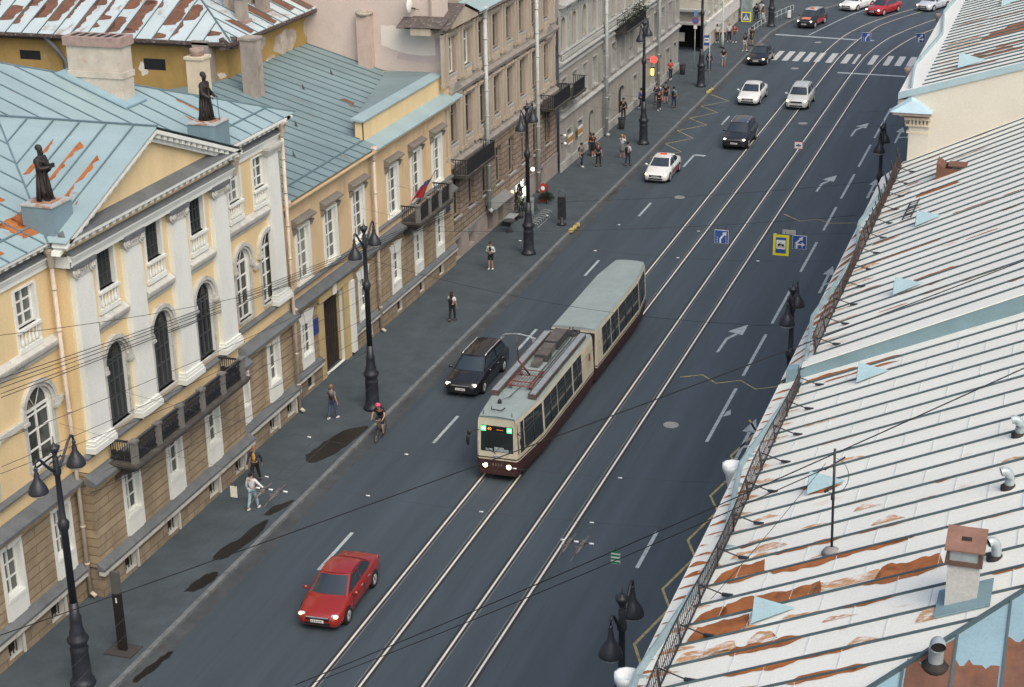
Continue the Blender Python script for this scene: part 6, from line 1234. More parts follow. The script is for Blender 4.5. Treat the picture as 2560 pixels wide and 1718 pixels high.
def person(label, x, y, rz, top, bottom, hair='brown', shoes='black', sleeve='short', legs='long', stride=.2, arms=('down','down'), bag=None, longhair=False, h=1.74, group=None, jacket=None, z=.13, sit=None, head=None, hat=None, cat='person'):
    t = thing('person', label, cat, (0,0,0), group); s = h/1.75
    hp = [(-.09,0,.93),(.09,0,.93)]; kn = []; an = []; toe = []
    for i,sg in enumerate((-1,1)):
        d = stride*(1 if i==0 else -1); kn.append((sg*.1,-d*.5-.03,.5)); an.append((sg*.1,-d+.02,.085+(.03 if d<-.1 else 0))); toe.append((sg*.12,-d-.14,.04))
    if sit: hp = [(-.09,sit['y'],sit['z']),(.09,sit['y'],sit['z'])]; kn = sit['kn']; an = sit['an']; toe = [(a[0],a[1]-.15,a[2]-.04) for a in an]
    lean = sit['lean'] if sit else 0
    px,py,pz = 0,(hp[0][1]),hp[0][2]
    def up(d,z): return (0,py-lean*(z/.55)+d,pz+z*(1 if not sit else math.sqrt(max(.1,1-lean*lean/.3))))
    pel, wai, che, nec, chin, hd, crown = up(0,.04),up(-.0,.18),up(.0,.38),up(.01,.56),up(-.03,.63),up(-.01,.71),up(0,.78)
    sh = [(-.18,che[1],che[2]+.1),(.18,che[1],che[2]+.1)]
    el, wr_, ha = [], [], []
    for i,sg in enumerate((-1,1)):
        a = arms[i]; S = sh[i]
        if a == 'down': e = (sg*.25,S[1]+.03,S[2]-.28); w = (sg*.27,S[1]-.05,S[2]-.53)
        elif a == 'swing': e = (sg*.26,S[1]-.1,S[2]-.27); w = (sg*.26,S[1]-.28,S[2]-.45)
        elif a == 'back': e = (sg*.25,S[1]+.13,S[2]-.25); w = (sg*.26,S[1]+.18,S[2]-.5)
        elif a == 'bent': e = (sg*.26,S[1]+.02,S[2]-.28); w = (sg*.12,S[1]-.22,S[2]-.22)
        elif a == 'face': e = (sg*.28,S[1]-.12,S[2]-.16); w = (sg*.1,S[1]-.2,S[2]+.12)
        elif a == 'out': e = (sg*.4,S[1]+.02,S[2]-.15); w = (sg*.58,S[1]-.02,S[2]-.3)
        else: w = a; e = tuple((S[k]+w[k])/2+(sg*.07 if k==0 else (-.06 if k==2 else 0)) for k in range(3))
        el.append(e); wr_.append(w); d = (Vector(w)-Vector(e)).normalized(); ha.append(tuple(Vector(w)+d*.07))
    V = [pel,wai,che,nec,chin,hd,crown]; E = [(0,1),(1,2),(2,3),(3,4),(4,5),(5,6)]; rad = [(.12,.1),(.115,.085),(.14,.095),.052,.068,(.085,.1),(.07,.08)]
    for i in (0,1):
        o = len(V); V += [hp[i],kn[i],an[i],toe[i]]; E += [(0,o),(o,o+1),(o+1,o+2),(o+2,o+3)]; rad += [.09,.056,.038,.034]
        o = len(V); V += [sh[i],el[i],wr_[i],ha[i]]; E += [(2,o),(o,o+1),(o+1,o+2),(o+2,o+3)]; rad += [.06,.042,.028,(.036,.02)]
    roots = {0}
    for i,sg in enumerate((-1,1)):      # fingers: five short chains rooted in each palm
        H = Vector(ha[i]); d = (H-Vector(wr_[i])).normalized(); sd_ = d.cross(Vector((sg,0,0))); sd_ = sd_.normalized() if sd_.length > .1 else Vector((0,1,0)); inn = Vector((-sg,0,0))
        for k,(o_,ln) in enumerate(((-.026,.07),(-.009,.08),(.009,.075),(.026,.058))):
            b0 = H+sd_*o_; o = len(V); V += [tuple(b0-d*.01),tuple(b0+d*ln*.55),tuple(b0+d*ln*.9+inn*.03)]; E += [(o,o+1),(o+1,o+2)]; rad += [.011,.009,.008]; roots.add(o)
        b0 = H-d*.03; o = len(V); V += [tuple(b0-sd_*.02),tuple(b0-sd_*.045+d*.02),tuple(b0-sd_*.05+d*.05+inn*.02)]; E += [(o,o+1),(o+1,o+2)]; rad += [.013,.011,.009]; roots.add(o)
    chain_mesh('body', V, E, rad, SKIN, t, roots)
    m = MB(); hd_ = Vector(hd); m.ball(hd_+Vector((0,-.105,-.02)),.018,6,(.8,1,1.3))
    for sg in (-1,1): m.ball(hd_+Vector((sg*.088,.005,-.01)),.026,6,(.5,.8,1.2))
    m.build('face', SKIN, t)
    m = MB()
    for sg in (-1,1): m.ball(hd_+Vector((sg*.034,-.096,.012)),.011,6)
    m.bx(hd_+Vector((0,-.094,-.055)),(.045,.008,.01)); m.build('eyes', C['brown'], t)
    m = MB(); m.ball(hd_+Vector((0,.018,.032)),.112,10,(.9,1.02,1)) 
    if longhair: m.ball(hd_+Vector((0,.07,-.1)),.13,8,(.85,.55,1.5))
    m.build('hair', C[hair], t)
    if hat: m = MB(); m.lathe([(.125,-.02),(.122,.05),(.09,.11),(.02,.13)],hd_+Vector((0,.01,.04)),12); m.build('cap', C[hat], t)
    # clothes
    tm = C[top]; V = [pel,wai,che,up(.01,.5)]; E = [(0,1),(1,2),(2,3)]; rad = [(.135,.115),(.132,.105),(.158,.115),.065]
    for i in (0,1):
        o = len(V); V += [sh[i],tuple((Vector(sh[i])*.35+Vector(el[i])*.65))]; E += [(2,o),(o,o+1)]; rad += [.075,.062]
        if sleeve == 'long': V[-1] = el[i]; V += [wr_[i]]; E += [(o+1,o+2)]; rad[-1] = .056; rad += [.042]
    so = chain_mesh('shirt' if not jacket else 'jacket', V, E, rad, C[jacket] if jacket else tm, t, {0})
    if jacket: m = MB(); m.ball(Vector(che)*.5+Vector(wai)*.5+Vector((0,-.075,.04)),.12,8,(.75,.5,1.9)); m.build('shirt', tm, t)
    bm_ = C[bottom]
    if legs == 'skirt':
        m = MB(); m.lathe([(.13,.2),(.16,.04),(.2,-.25),(.21,-.42)],(0,py,pz),12); m.build('skirt', bm_, t)
    else:
        V = [pel]; E = []; rad = [(.128,.112)]
        for i in (0,1):
            k = Vector(kn[i]); kk = tuple(k) if legs=='long' else tuple(k+Vector((0,0,.06))); o = len(V); V += [hp[i],kk]; E += [(0,o),(o,o+1)]; rad += [.105,.075]
            if legs == 'long': a = Vector(an[i]); V += [tuple(a+(k-a)*.08)]; E += [(o+1,o+2)]; rad += [.056]
        chain_mesh('trousers' if legs=='long' else 'shorts', V, E, rad, bm_, t, {0})
    for i in (0,1):
        m = MB(); a = Vector(an[i]); q = Vector(toe[i]); m.ball((a+q)/2+Vector((0,.02,-.01)),.1,8,(.5,1.35,.55)); m.build('shoe', C[shoes], t)
    if bag == 'pack': m = MB(); m.ball(Vector(che)+Vector((0,.17,-.06)),.17,8,(.85,.6,1.25)); bg = m.build('backpack', C['black'], t); m = MB(); [m.tube([(sg*.1,che[1]+.1,che[2]+.14),(sg*.12,che[1]-.1,che[2]+.12),(sg*.13,che[1]-.1,che[2]-.1),(sg*.12,che[1]+.08,che[2]-.2)],.018,5) for sg in (-1,1)]; m.build('strap', C['black'], bg)
    elif bag == 'sling': m = MB(); m.ball(Vector(wai)+Vector((-.1,.15,.06)),.14,8,(1.1,.6,.8)); bg = m.build('sling_bag', C['black'], t); m = MB(); m.tube([(-.15,wai[1]+.13,wai[2]+.05),(.08,che[1]+.13,che[2]),(.17,che[1],che[2]+.16),(.06,che[1]-.13,che[2])],.018,5); m.build('strap', C['black'], bg)
    elif bag == 'tote': m = MB(); w = Vector(wr_[0]); m.bx(w+Vector((0,0,-.3)),(.06,.26,.3)); m.tube([w+Vector((0,-.08,-.15)),w+Vector((0,0,-.02)),w+Vector((0,.08,-.15))],.01,4); m.build('tote_bag', C['pale'], t)
    t.location = (x,y,z); t.rotation_euler = (0,0,R(rz)); t.scale = (s,s,s)
    return t
# heading: rz 0 looks towards the camera end of the street, 180 looks up the street
person('man in an open navy jacket over a yellow shirt walking by the palace wall',-11.6,59.9,8,'yellow','black','brown','white','long','long',.3,('swing','back'),jacket='navy',hair='fair') if 0 else person('man in an open navy jacket over a yellow shirt walking by the palace wall',-11.6,59.75,8,'yellow','black','fair','black','long','long',.3,('swing','back'),jacket='navy')
person('person in a pale jacket and light jeans walking away below the man in navy',-10.55,57.4,172,'white','pale_jeans','black','white','long','long',.22,('out','down'))
person('man in a grey shirt and jeans with a sling bag in white shoes',-11.25,67.0,165,'grey','jeans','fair','white','short','long',.2,('down','down'),'sling')
person('woman with long dark hair, white top and black backpack walking alone',-10.48,80.9,178,'white','black','brown','black','short','long',.16,('down','swing'),'pack',True,1.68)
person('person in an open white jacket, black shorts and pale leggings facing the camera',-11.36,89.7,0,'black','black','brown','white','long','shorts',.04,('bent','bent'),jacket='pale',h=1.7)
G = 'people standing in a group by the shop windows'
person('man with a backpack at the wall side of the standing group',-12.65,112.8,80,'grey','navy','black','white','short','long',.1,('down','bent'),'pack',group=G)
person('woman with long dark hair at the back of the standing group',-12.95,116.0,-60,'black','grey','brown','black','short','long',.06,('bent','bent'),None,True,1.68,G)
person('woman in a dark patterned dress in the middle of the standing group',-12.65,115.8,30,'brown','black','black','white','short','skirt',.06,('bent','face'),None,False,1.7,G)
person('man in a plum shirt and black trousers nearest the road in the standing group',-11.55,113.2,170,'plum','black','fair','black','short','long',.12,('down','bent'),group=G)
person('woman in a white top and grey skirt touching her head near the kerb',-10.55,115.9,150,'white','grey','gold','tan','short','skirt',.1,('face','face'),None,False,1.72)
person('man in a pale blue shirt with a black bag near the kerb',-9.6,113.9,160,'pale','navy','black','black','long','long',.12,('bent','down'),'pack')
G = 'people walking before the grey house'
person('person in a blue top walking out from behind the lamp',-13.0,130.7,-120,'blue','navy','brown','white','long','long',.3,('swing','down'),group=G)
person('dark dressed woman walking by the kerb lamp',-11.55,130.8,20,'black','black','black','white','short','long',.2,('down','down'),None,True,1.68,group=G)
person('tall man in a dark jacket by the grey house wall',-12.2,132.6,10,'navy','navy','brown','black','long','long',.12,('bent','down'),group=G)
person('young man in a black printed shirt and shorts',-11.6,133.2,5,'black','black','black','black','short','shorts',.1,('down','down'),group=G)
person('person with a teal backpack on one shoulder',-10.6,131.8,170,'teal','navy','black','black','short','long',.12,('down','down'),'pack',group=G)
person('dark dressed person standing in the arched doorway of the grey house',-13.45,127.0,0,'black','black','brown','black','long','long',.08,('bent','down'))
person('person in a red top against the far end of the grey house',-13.3,141.8,30,'red','navy','brown','white','short','long',.15,('down','swing'))
G = 'pedestrians near the far zebra crossing'
person('woman in a black top and blue skirt walking at the kerb lamp',-10.05,148.1,175,'black','pale_jeans','brown','tan','short','shorts',.12,('down','down'),group=G)
person('girl in a plum top and white shorts at the zebra kerb',-9.6,155.4,-30,'plum','white','brown','white','short','shorts',.14,('down','down'),None,True,1.66,group=G)
person('man in a dark plum shirt with a bag at the zebra kerb',-9.5,157.9,-60,'plum','black','black','black','short','shorts',.1,('bent','down'),'pack',group=G)
person('person in a bright red shirt waiting behind the zebra',-11.3,159.0,-20,'red','grey','brown','white','short','long',.08,('down','bent'),group=G)
person('dark dressed person before the corner house',-11.9,156.4,10,'brown','black','brown','black','long','long',.1,('down','down'),group=G)
person('person in a pale shirt and dark trousers before the corner house',-12.9,158.6,20,'pale','black','brown','white','short','long',.1,('down','down'),group=G)
person('person in white behind the dark one by the corner house',-11.9,159.3,0,'white','navy','gold','white','short','long',.1,('down','down'),group=G)
person('person in black beyond the crossing by the glass case',-11.5,170.3,170,'black','black','brown','black','long','long',.12,('down','down'),group=G)
person('person in white beyond the crossing beside the one in black',-11.2,171.6,170,'white','pale_jeans','brown','white','short','long',.1,('down','down'),group=G)
person('woman with long hair and a pink skirt beyond the crossing',-10.6,169.2,160,'tan','pale','brown','white','short','skirt',.1,('down','down'),None,True,1.66,group=G)
person('dark person half hidden behind the stop sign lamp',-10.9,146.1,0,'navy','navy','black','black','long','long',.1,('down','down'),group=G)
# cyclist and bicycle
bk = thing('bicycle', 'black bicycle ridden along the kerb', 'bicycle', (0,0,0))
for nm,y in (('wheel',-.52),('wheel',.52)):
    m = MB(); n = 20; P = [(0,y+.33*math.cos(2*math.pi*k/n),.34+.33*math.sin(2*math.pi*k/n)) for k in range(n+1)]; m.tube(P,.02,6,False); w = m.build(nm, TYRE, bk)
    m = MB()
    for k in range(10): a = 2*math.pi*k/10; m.tube([(0,y,.34),(0,y+.32*math.cos(a),.34+.32*math.sin(a))],.004,3,False)
    m.build('spokes', RIM, w)
m = MB(); bb_ = (0,.08,.3); hdT = (0,-.4,.82); sT = (0,.22,.8)
for a,b in ((bb_,hdT),(bb_,sT),(sT,hdT),(bb_,(0,.52,.34)),(sT,(0,.52,.34)),(hdT,(0,-.52,.34)),(hdT,(0,-.38,1.0)),(sT,(0,.25,.93))): m.tube([a,b],.02,5)
m.build('frame', BLK, bk)
m = MB(); m.tube([(-.28,-.36,1.04),(-.2,-.42,1.02),(0,-.4,1.0),(.2,-.42,1.02),(.28,-.36,1.04)],.016,5); m.build('handlebar', BLK, bk)
m = MB(); m.ball((0,.26,.96),.1,8,(.7,1.3,.35)); m.build('saddle', BLK, bk)
m = MB(); m.ball((0,-.5,.9),.035,6); m.build('front_light', mat('bike_light',(.4,.5,.1),.3,0), bk)
bk.location = (-8.4,65.9,.004); bk.rotation_euler = (0,0,R(4))
person('cyclist in black with a pink cap and a black backpack riding the bicycle',-8.4,65.9,4,'black','black','brown','black','short','shorts',0,((-.26,-.3,1.08),(.26,-.3,1.08)),'pack',hat='pink',h=1.75,z=.004,
       sit=dict(y=.24,z=1.0,lean=.28,kn=[(-.12,-.12,.88),(.12,-.02,.62)],an=[(-.12,.08,.5),(.12,.08,.22)]))
# ---------------------------------------------------------------- roof statues: draped bronze men
BRZ = mat('dark_bronze',(.022,.018,.016),.6,.3,3,(.05,.04,.03),.3,4)
def statue(label, x, y, z, kind):
    t = thing('statue', label, 'statue', (0,0,0), 'bronze statues on the palace roof')
    V = [(0,0,.06),(0,.02,.5),(0,.02,.95),(-.02,0,1.25),(0,.02,1.48),(0,0,1.6),(0,-.04,1.74),(0,-.02,1.86),(0,0,1.94)]; E = [(i,i+1) for i in range(8)]; rad = [(.3,.27),(.25,.22),(.2,.18),(.21,.17),(.22,.16),.075,.1,.12,.1]
    for sg in (-1,1):
        o = len(V)
        if kind == 1: P = [(sg*.24,0,1.5),(sg*.28,-.1,1.2),(sg*.08,-.36,1.24),(sg*.02,-.44,1.27)]
        else: P = [(sg*.24,0,1.5),(sg*.3,-.04 if sg<0 else .02,1.18),(sg*.2 if sg>0 else -.24,-.3,1.02),(sg*.16 if sg>0 else -.22,-.4,.98)]
        V += P; E += [(4,o),(o,o+1),(o+1,o+2),(o+2,o+3)]; rad += [.11,.09,.065,.045]
        d = Vector((0,-1,0))
    o = len(V); V += [(.12,-.2,.06),(.12,-.36,.05)]; E += [(0,o),(o,o+1)]; rad += [.1,.06]
    o = len(V); V += [(-.12,-.2,.06),(-.12,-.3,.05)]; E += [(0,o),(o,o+1)]; rad += [.1,.06]
    roots = {0}
    for sg in (-1,1):
        H = Vector((sg*.02,-.46,1.27)) if kind==1 else Vector((sg*.16 if sg>0 else -.22,-.42,.98))
        for k in range(5): b0 = H+Vector(((k-2)*.018,0,.01)); o = len(V); V += [tuple(b0),tuple(b0+Vector((0,-.05,-.01))),tuple(b0+Vector((0,-.075,-.04)))]; E += [(o,o+1),(o+1,o+2)]; rad += [.014,.012,.011]; roots.add(o)
    chain_mesh('figure', V, E, rad, BRZ, t, roots)
    m = MB(); rnd = random.Random(kind)
    for k in range(16):   # hanging folds of the mantle
        a = rnd.uniform(0,6.28); r0, r1 = .24, .31; h0 = rnd.uniform(.6,1.45); m.tube([(r0*math.cos(a)*.85,r0*math.sin(a)*.75,h0),(.26*math.cos(a+.1),.22*math.sin(a+.1),h0*.55),(r1*math.cos(a+.15),.28*math.sin(a+.15),.05)],[.02,.04,.05],5)
    m.tube([(-.24,.02,1.55),(-.05,-.18,1.4),(.2,-.2,1.1),(.27,0,.95),(.1,.22,1.0)],[.05,.07,.08,.07,.05],6); m.build('mantle', BRZ, t)
    m = MB(); m.ball((0,.02,1.9),.13,8,(.95,1,.9)); m.ball((0,-.13,1.72),.05,6,(1,.8,1.5)) if kind==1 else None; m.build('hair', BRZ, t)
    m = MB(); m.ball((0,-.13,1.82),.022,6)
    for sg in (-1,1): m.ball((sg*.1,-.01,1.82),.03,6,(.5,1,1.2)); m.ball((sg*.04,-.115,1.85),.014,6)
    m.build('face', BRZ, t)
    if kind == 1: m = MB(); m.bx((0,-.45,1.3),(.2,.1,.14)); m.build('book', BRZ, t)
    else: m = MB(); m.tube([(.16,-.46,1.02),(.17,-.5,.0)],.014,5); m.build('staff', BRZ, t)
    m = MB(); m.bx((0,-.06,.02),(.7,.8,.05)); m.build('plinth', mat('plinth_rust',(.35,.2,.13),.85,.3,4,(.5,.5,.48),.4,5), t)
    t.location = (x,y,z); t.rotation_euler = (0,0,R(90)); 
    return t
statue('dark bronze bearded statue holding a book on the near roof pedestal',-13.4,49.45,15.49,1); statue('dark bronze statue with a thin staff on the far roof pedestal',-13.25,61.05,15.62,2)
# ---------------------------------------------------------------- street signs, overhead wires, pavement furniture
SBLUE = mat('sign_blue',(.03,.09,.33),.45,.06,6); SWHITE = mat('sign_white',(.72,.75,.75),.5,.05,6); SYEL = mat('sign_yellow',(.75,.72,.03),.5,.05,6); SBACK = mat('sign_back',(.42,.44,.45),.5,.1,4); SBLK = mat('sign_black',(.02,.02,.02),.5,0)
YS = 79.95; ZS = 6.0
def plate(par, name, x, y, z, w, h, m, d=.02): q = MB(); q.box(x-w/2,x+w/2,y-d/2,y+d/2,z-h/2,z+h/2); return q.build(name, m, par)
def flat(par, name, y, polys, m):
    q = MB()
    for p in polys: q.prism(p,'y',y-.008,y)
    return q.build(name, m, par)
def lane_sign(x, y, z, label, kind, w=.7):
    t = thing('lane_sign', label, 'road sign', (x,y,z), 'blue lane arrow signs hung over the road')
    b = plate(t,'border',x,y,z,w,w,SWHITE); f = plate(t,'face',x,y-.016,z,w*.94,w*.94,SBLUE,.014)
    yy = y-.024; s = w
    def q(pts): return [(x+a*s,z+c*s) for a,c in pts]
    if kind == 1: A = [[(-.13,-.46),(-.02,-.46),(-.02,-.18),(-.13,-.1)],[(-.13,-.1),(-.02,-.18),(.24,.18),(.16,.27)],[(.05,.3),(.36,.4),(.33,.06)]]
    else: A = [[(-.24,-.46),(-.12,-.46),(-.12,-.05),(-.24,.02)],[(-.24,.02),(-.12,-.05),(.12,.2),(.04,.28)],[(-.06,.3),(.24,.42),(.2,.12)],[(-.12,-.2),(-.12,-.1),(.2,-.1),(.2,-.2)],[(.16,-.32),(.16,.03),(.4,-.15)]]
    flat(f,'arrow',yy,[q(p) for p in A],SWHITE)
    flat(f,'lane_dashes',yy,[q([(-.32,-.42+k*.16),(-.28,-.42+k*.16),(-.28,-.32+k*.16),(-.32,-.32+k*.16)]) for k in range(3)]+[q([(.2+.1*(kind==1),-.42+k*.16),(.24+.1*(kind==1),-.42+k*.16),(.24+.1*(kind==1),-.34+k*.16),(.2+.1*(kind==1),-.34+k*.16)]) for k in range(3 if kind==1 else 1)],SWHITE)
    h = MB(); [h.tube([(x+k*w*.3,y+.01,z+w/2),(x+k*w*.3,y+.01,z+w/2+.22)],.012,4) for k in (-1,1)]; h.build('hanger', IRON, t)
    return t
lane_sign(3.97,81.1,ZS,'blue veer right lane arrow sign alone over the tram rails',1); lane_sign(7.85,81.2,ZS,'blue straight and right lane arrow sign beside the yellow tram stop sign',2)
lane_sign(3.95,134.2,ZS,'far blue veer right lane arrow sign above the zebra crossing',1); lane_sign(8.0,134.7,ZS,'far blue straight and right lane sign near the cream house eaves',2)
def framed_sign(x, y, z, w, h, label, name):
    t = thing(name, label, 'road sign', (x,y,z)); plate(t,'yellow_frame',x,y,z,w,h,SYEL); return t
t = framed_sign(7.06,80.5,6.0,.78,1.06,'yellow framed tram stop sign hung over the road','tram_stop_sign')
x,y,z = 7.06,80.5,6.0; f = plate(t,'face',x,y-.016,z,.52,.8,SBLUE,.014); w = plate(t,'pictogram_panel',x,y-.03,z+.04,.46,.46,SWHITE,.014)
flat(f,'tram_pictogram',y-.038,[[(x-.18,z+.0),(x+.18,z+.0),(x+.15,z+.07),(x-.15,z+.07)],[(x-.12,z+.07),(x,z+.16),(x+.02,z+.16),(x-.06,z+.07)],[(x-.14,z-.04),(x-.06,z-.04),(x-.06,z),(x-.14,z)],[(x+.06,z-.04),(x+.14,z-.04),(x+.14,z),(x+.06,z)],[(x-.2,z-.1),(x+.2,z-.07),(x+.2,z-.05),(x-.2,z-.08)]],SBLK)
h = MB(); h.tube([(x-.25,y+.01,z+.53),(x-.25,y+.01,z+.7)],.012,4); h.tube([(x+.2,y+.01,z+.53),(x+.2,y+.01,z+.7)],.012,4); h.build('hanger', IRON, t)
t = thing('sign_plate', 'grey sign back hanging behind the yellow tram stop sign', 'road sign', (7.3,81.0,6.55)); plate(t,'plate',7.32,81.2,6.48,.66,.24,SBACK); h = MB(); h.tube([(7.32,81.2,6.6),(7.32,81.2,6.8)],.012,4); h.build('hanger', IRON, t)
t = framed_sign(-6.75,140.8,5.95,.82,.82,'yellow framed pedestrian crossing sign before the corner house','crossing_sign')
x,y,z = -6.75,140.8,5.95; f = plate(t,'face',x,y-.016,z,.62,.62,SBLUE,.014); flat(f,'triangle',y-.028,[[(x-.26,z-.24),(x+.26,z-.24),(x,z+.27)]],SWHITE); flat(f,'walking_figure',y-.038,[[(x-.03,z+.1),(x+.03,z+.1),(x+.03,z+.16),(x-.03,z+.16)],[(x-.04,z-.04),(x+.05,z-.04),(x+.03,z+.09),(x-.03,z+.09)],[(x-.12,z-.2),(x-.07,z-.2),(x+.0,z-.03),(x-.04,z-.03)],[(x+.08,z-.2),(x+.13,z-.2),(x+.05,z-.03),(x+.0,z-.03)]],SBLK)
t = thing('tram_sign', 'small red edged white sign with a tram picture over the rails', 'road sign', (4.55,100.0,5.95)); x,y,z = 4.55,100.2,5.95; plate(t,'border',x,y,z,.52,.44,mat('sign_red',(.5,.06,.05),.5,.05,6)); f = plate(t,'face',x,y-.016,z,.46,.38,SWHITE,.014); flat(f,'tram_pictogram',y-.03,[[(x-.15,z-.05),(x+.15,z-.05),(x+.13,z+.04),(x-.13,z+.04)],[(x-.06,z+.04),(x+.05,z+.04),(x,z+.12)]],SBLUE)
t = thing('section_sign', 'green and white striped plate hung over the right lane', 'road sign', (7.85,47.1,6.0)); x,y,z = 7.85,47.0,6.0; f = plate(t,'plate',x,y,z,.3,.42,SWHITE); flat(f,'stripes',y-.018,[[(x-.15,z-.19+k*.125),(x+.15,z-.19+k*.125),(x+.15,z-.125+k*.125),(x-.15,z-.125+k*.125)] for k in range(4)],mat('sign_green',(.02,.18,.08),.5,.05,6)); h = MB(); h.tube([(x,y,z+.2),(x,y,z+.38)],.012,4); h.build('hanger', IRON, t)
t = thing('section_sign', 'blank cream plate back hung over the left lane by the palace', 'road sign', (-6.1,47.9,6.0)); plate(t,'plate',-6.1,47.9,6.0,.26,.42,mat('plate_cream',(.6,.6,.5),.6,.08,4)); h = MB(); h.tube([(-6.18,47.9,6.2),(-6.18,47.9,6.35)],.012,4); h.tube([(-6.02,47.9,6.2),(-6.02,47.9,6.35)],.012,4); h.build('hanger', IRON, t)
for i,(x0,x1,yy) in enumerate(((-5.14,-4.6,48.3),(6.15,6.6,47.6))):
    t = thing('wire_switch', ['dark trolley wire fitting over the left lane','dark trolley wire fitting over the right lane'][i], 'wire fitting', (x0,yy,5.95))
    for x in (x0,x1):
        q = MB(); q.tube([(x-.05,yy-.6,5.95),(x,yy,6.0),(x+.05,yy+.55,6.05)],.035,5); q.bx((x,yy,6.02),(.12,.34,.1)); q.bx((x-.1,yy-.22,5.98),(.2,.05,.05)); q.tube([(x-.12,yy-.3,5.95),(x-.18,yy-.8,5.75)],.015,4); q.build('fitting', TBR, t)
    q = MB(); q.tube([(x0-.3,yy,6.06),(x1+.35,yy,6.06)],.02,5); q.build('cross_bar', IRON, t); q = MB(); [q.tube([(a,yy,6.06),(a+.16,yy,6.06)],.032,6) for a in (x0-.3,(x0+x1)/2-.08,x1+.2)]; q.build('insulator', SWHITE, t)
WIRE = mat('wire_black',(.012,.013,.015),.6,0); WIREG = mat('wire_grey',(.05,.055,.06),.6,0)
def wire(label, a, b, r=.011, sag=.25, m=None, group=None, ins=()):
    a, b = Vector(a), Vector(b); n = 16; P = []
    for k in range(n+1): f = k/n; p = a.lerp(b,f); p.z -= sag*4*f*(1-f); P.append(p)
    q = MB(); q.tube(P,r,4); o = q.build('overhead_wire', m or WIRE); tag(o,label,'wire',group)
    if ins:
        q = MB()
        for f in ins: i = min(n-1,int(f*n)); g = f*n-i; p = P[i].lerp(P[i+1],g); d = (P[i+1]-P[i]).normalized(); q.tube([p-d*.07,p+d*.07],.022,6)
        q.build('insulator', SWHITE, o)
    return o
def mirror_b(a, b, f): a, b = Vector(a), Vector(b); return tuple(a+(b-a)*f)
wire('thick dark wire slanting from the pavement across the rails over the white roof',(-9.9,37.9,4.98),(19.5,44,17.9),.016,.15)
wire('dark wire slanting from the bottom rails over the white roof vents',(1.2,37.4,5.9),(20.0,32,19.6),.013,.12)
wire('wire running from the rails to the antenna mast on the roof',(1.6,37.6,5.9),(16.35,32.2,rz1(16.5)+2.0),.011,.12)
wire('thin wire from the antenna mast down to the roof fence',(16.3,32.3,rz1(16.5)+2.05),(14.2,31.3,rz1(14.2)+.1),.007,.05)
for i,(zl,zr) in enumerate(((11.14,4.75),(10.99,4.6),(10.83,4.45),(10.63,4.3),(10.5,4.2))):
    wire('one of the bundled cables crossing the palace pilasters to the annexe wall',(-12.0,43.7,zl+.05),(-13.6,89.5,zr-.9),.014,.35-.05*i,None,'bundled cables before the palace')
for (a,b,l) in (((-11,42.0,9.87),(-10.3,68.4,6.3),'cable from above the near lamp to the second lamp, upper'),((-11,41.9,9.0),(-10.2,68.5,5.6),'cable crossing the left wing windows to the second lamp'),((-11,41.8,8.8),(-10.2,68.5,4.6),'cable crossing the balcony front to the second lamp'),((-11.5,43.35,12.9),(-12.3,66,7.0),'thin high cable across the left wing cornice'),((-10.6,46,6.2),(-10.0,68.6,3.1),'low cable crossing the rusticated wall to the second lamp'),((-10.6,47,6.6),(-10.0,68.6,3.9),'second low cable over the ground floor windows'),((-10,69.5,6.5),(-13.6,90,4.4),'cable from the second lamp to the end of the annexe')):
    wire('thin dark '+l,a,b,.01,.2)
for x,l in ((-5.5,'left trolley wire of the left lane'),(-4.95,'right trolley wire of the left lane'),(-1.79,'tram contact wire over the left track'),(1.9,'tram contact wire over the right track'),(6.0,'left trolley wire of the right lane'),(6.45,'right trolley wire of the right lane')):
    wire('long thin '+l,(x,18,5.75),(x,150,5.75),.006,0,WIREG,'contact wires along the street')
for y,l in ((48.2,'nearest, before the red car'),(51.7,'beside the red car roof'),(76.2,'over the middle of the tram'),(80.6,'carrying the tram stop sign'),(103,'before the white taxi'),(107,'behind the white taxi'),(134.4,'carrying the far lane signs'),(140.8,'before the zebra carrying the crossing sign')):
    wire('thin span wire across the street, '+l,(-13.6,y+.5,7.4),(13.9,y-.3,7.4),.006,1.1,WIREG,'span wires across the street',(.31,.45,.6,.74) if y<90 else ())
wire('thin wire slanting over the rear tram roof, nearer',(-10,75,7.0),(10.1,84.5,6.6),.009,.3); wire('thin wire slanting over the rear tram roof, farther',(-10,80,7.0),(10.1,91,6.6),.009,.3); wire('faint wire slanting over the road beyond the tram',(-9.95,68.7,7.6),(10.1,65.6,7.4),.008,.7)
# manholes
for i,(x,y,r,l) in enumerate(((3.92,71.0,.36,'pale round manhole cover in the right lane beside the tram'),(-4.38,107.6,.36,'round manhole cover before the white taxi'),(.04,129.8,.36,'manhole cover between the rails behind the black car'),(-4.0,149.5,.36,'manhole cover before the zebra crossing'),(-3.9,161.5,.34,'manhole cover just beyond the zebra crossing'),(-5.0,53.2,.33,'dark manhole cover beside the near lane dash'))):
    t = thing('manhole_cover', l, 'manhole cover', (x,y,0), 'manhole covers'); q = MB(); q.lathe([(r,0),(r,.012),(r*.88,.014),(r*.86,.01),(.02,.012)],(x,y,.0),20); q.build('ring', mat('iron_cover',(.3,.33,.33),.6,.2,8) if i<5 else mat('iron_cover_dark',(.05,.05,.052),.6,.2,8), t)
    q = MB()
    for k in range(-3,4): w_ = math.sqrt(max(0,(r*.8)**2-(k*.09)**2)); q.box(x-w_,x+w_,y+k*.09-.015,y+k*.09+.015,.012,.017)
    q.build('cover_ribs', MAT['iron_cover'] if i<5 else MAT['iron_cover_dark'], t)
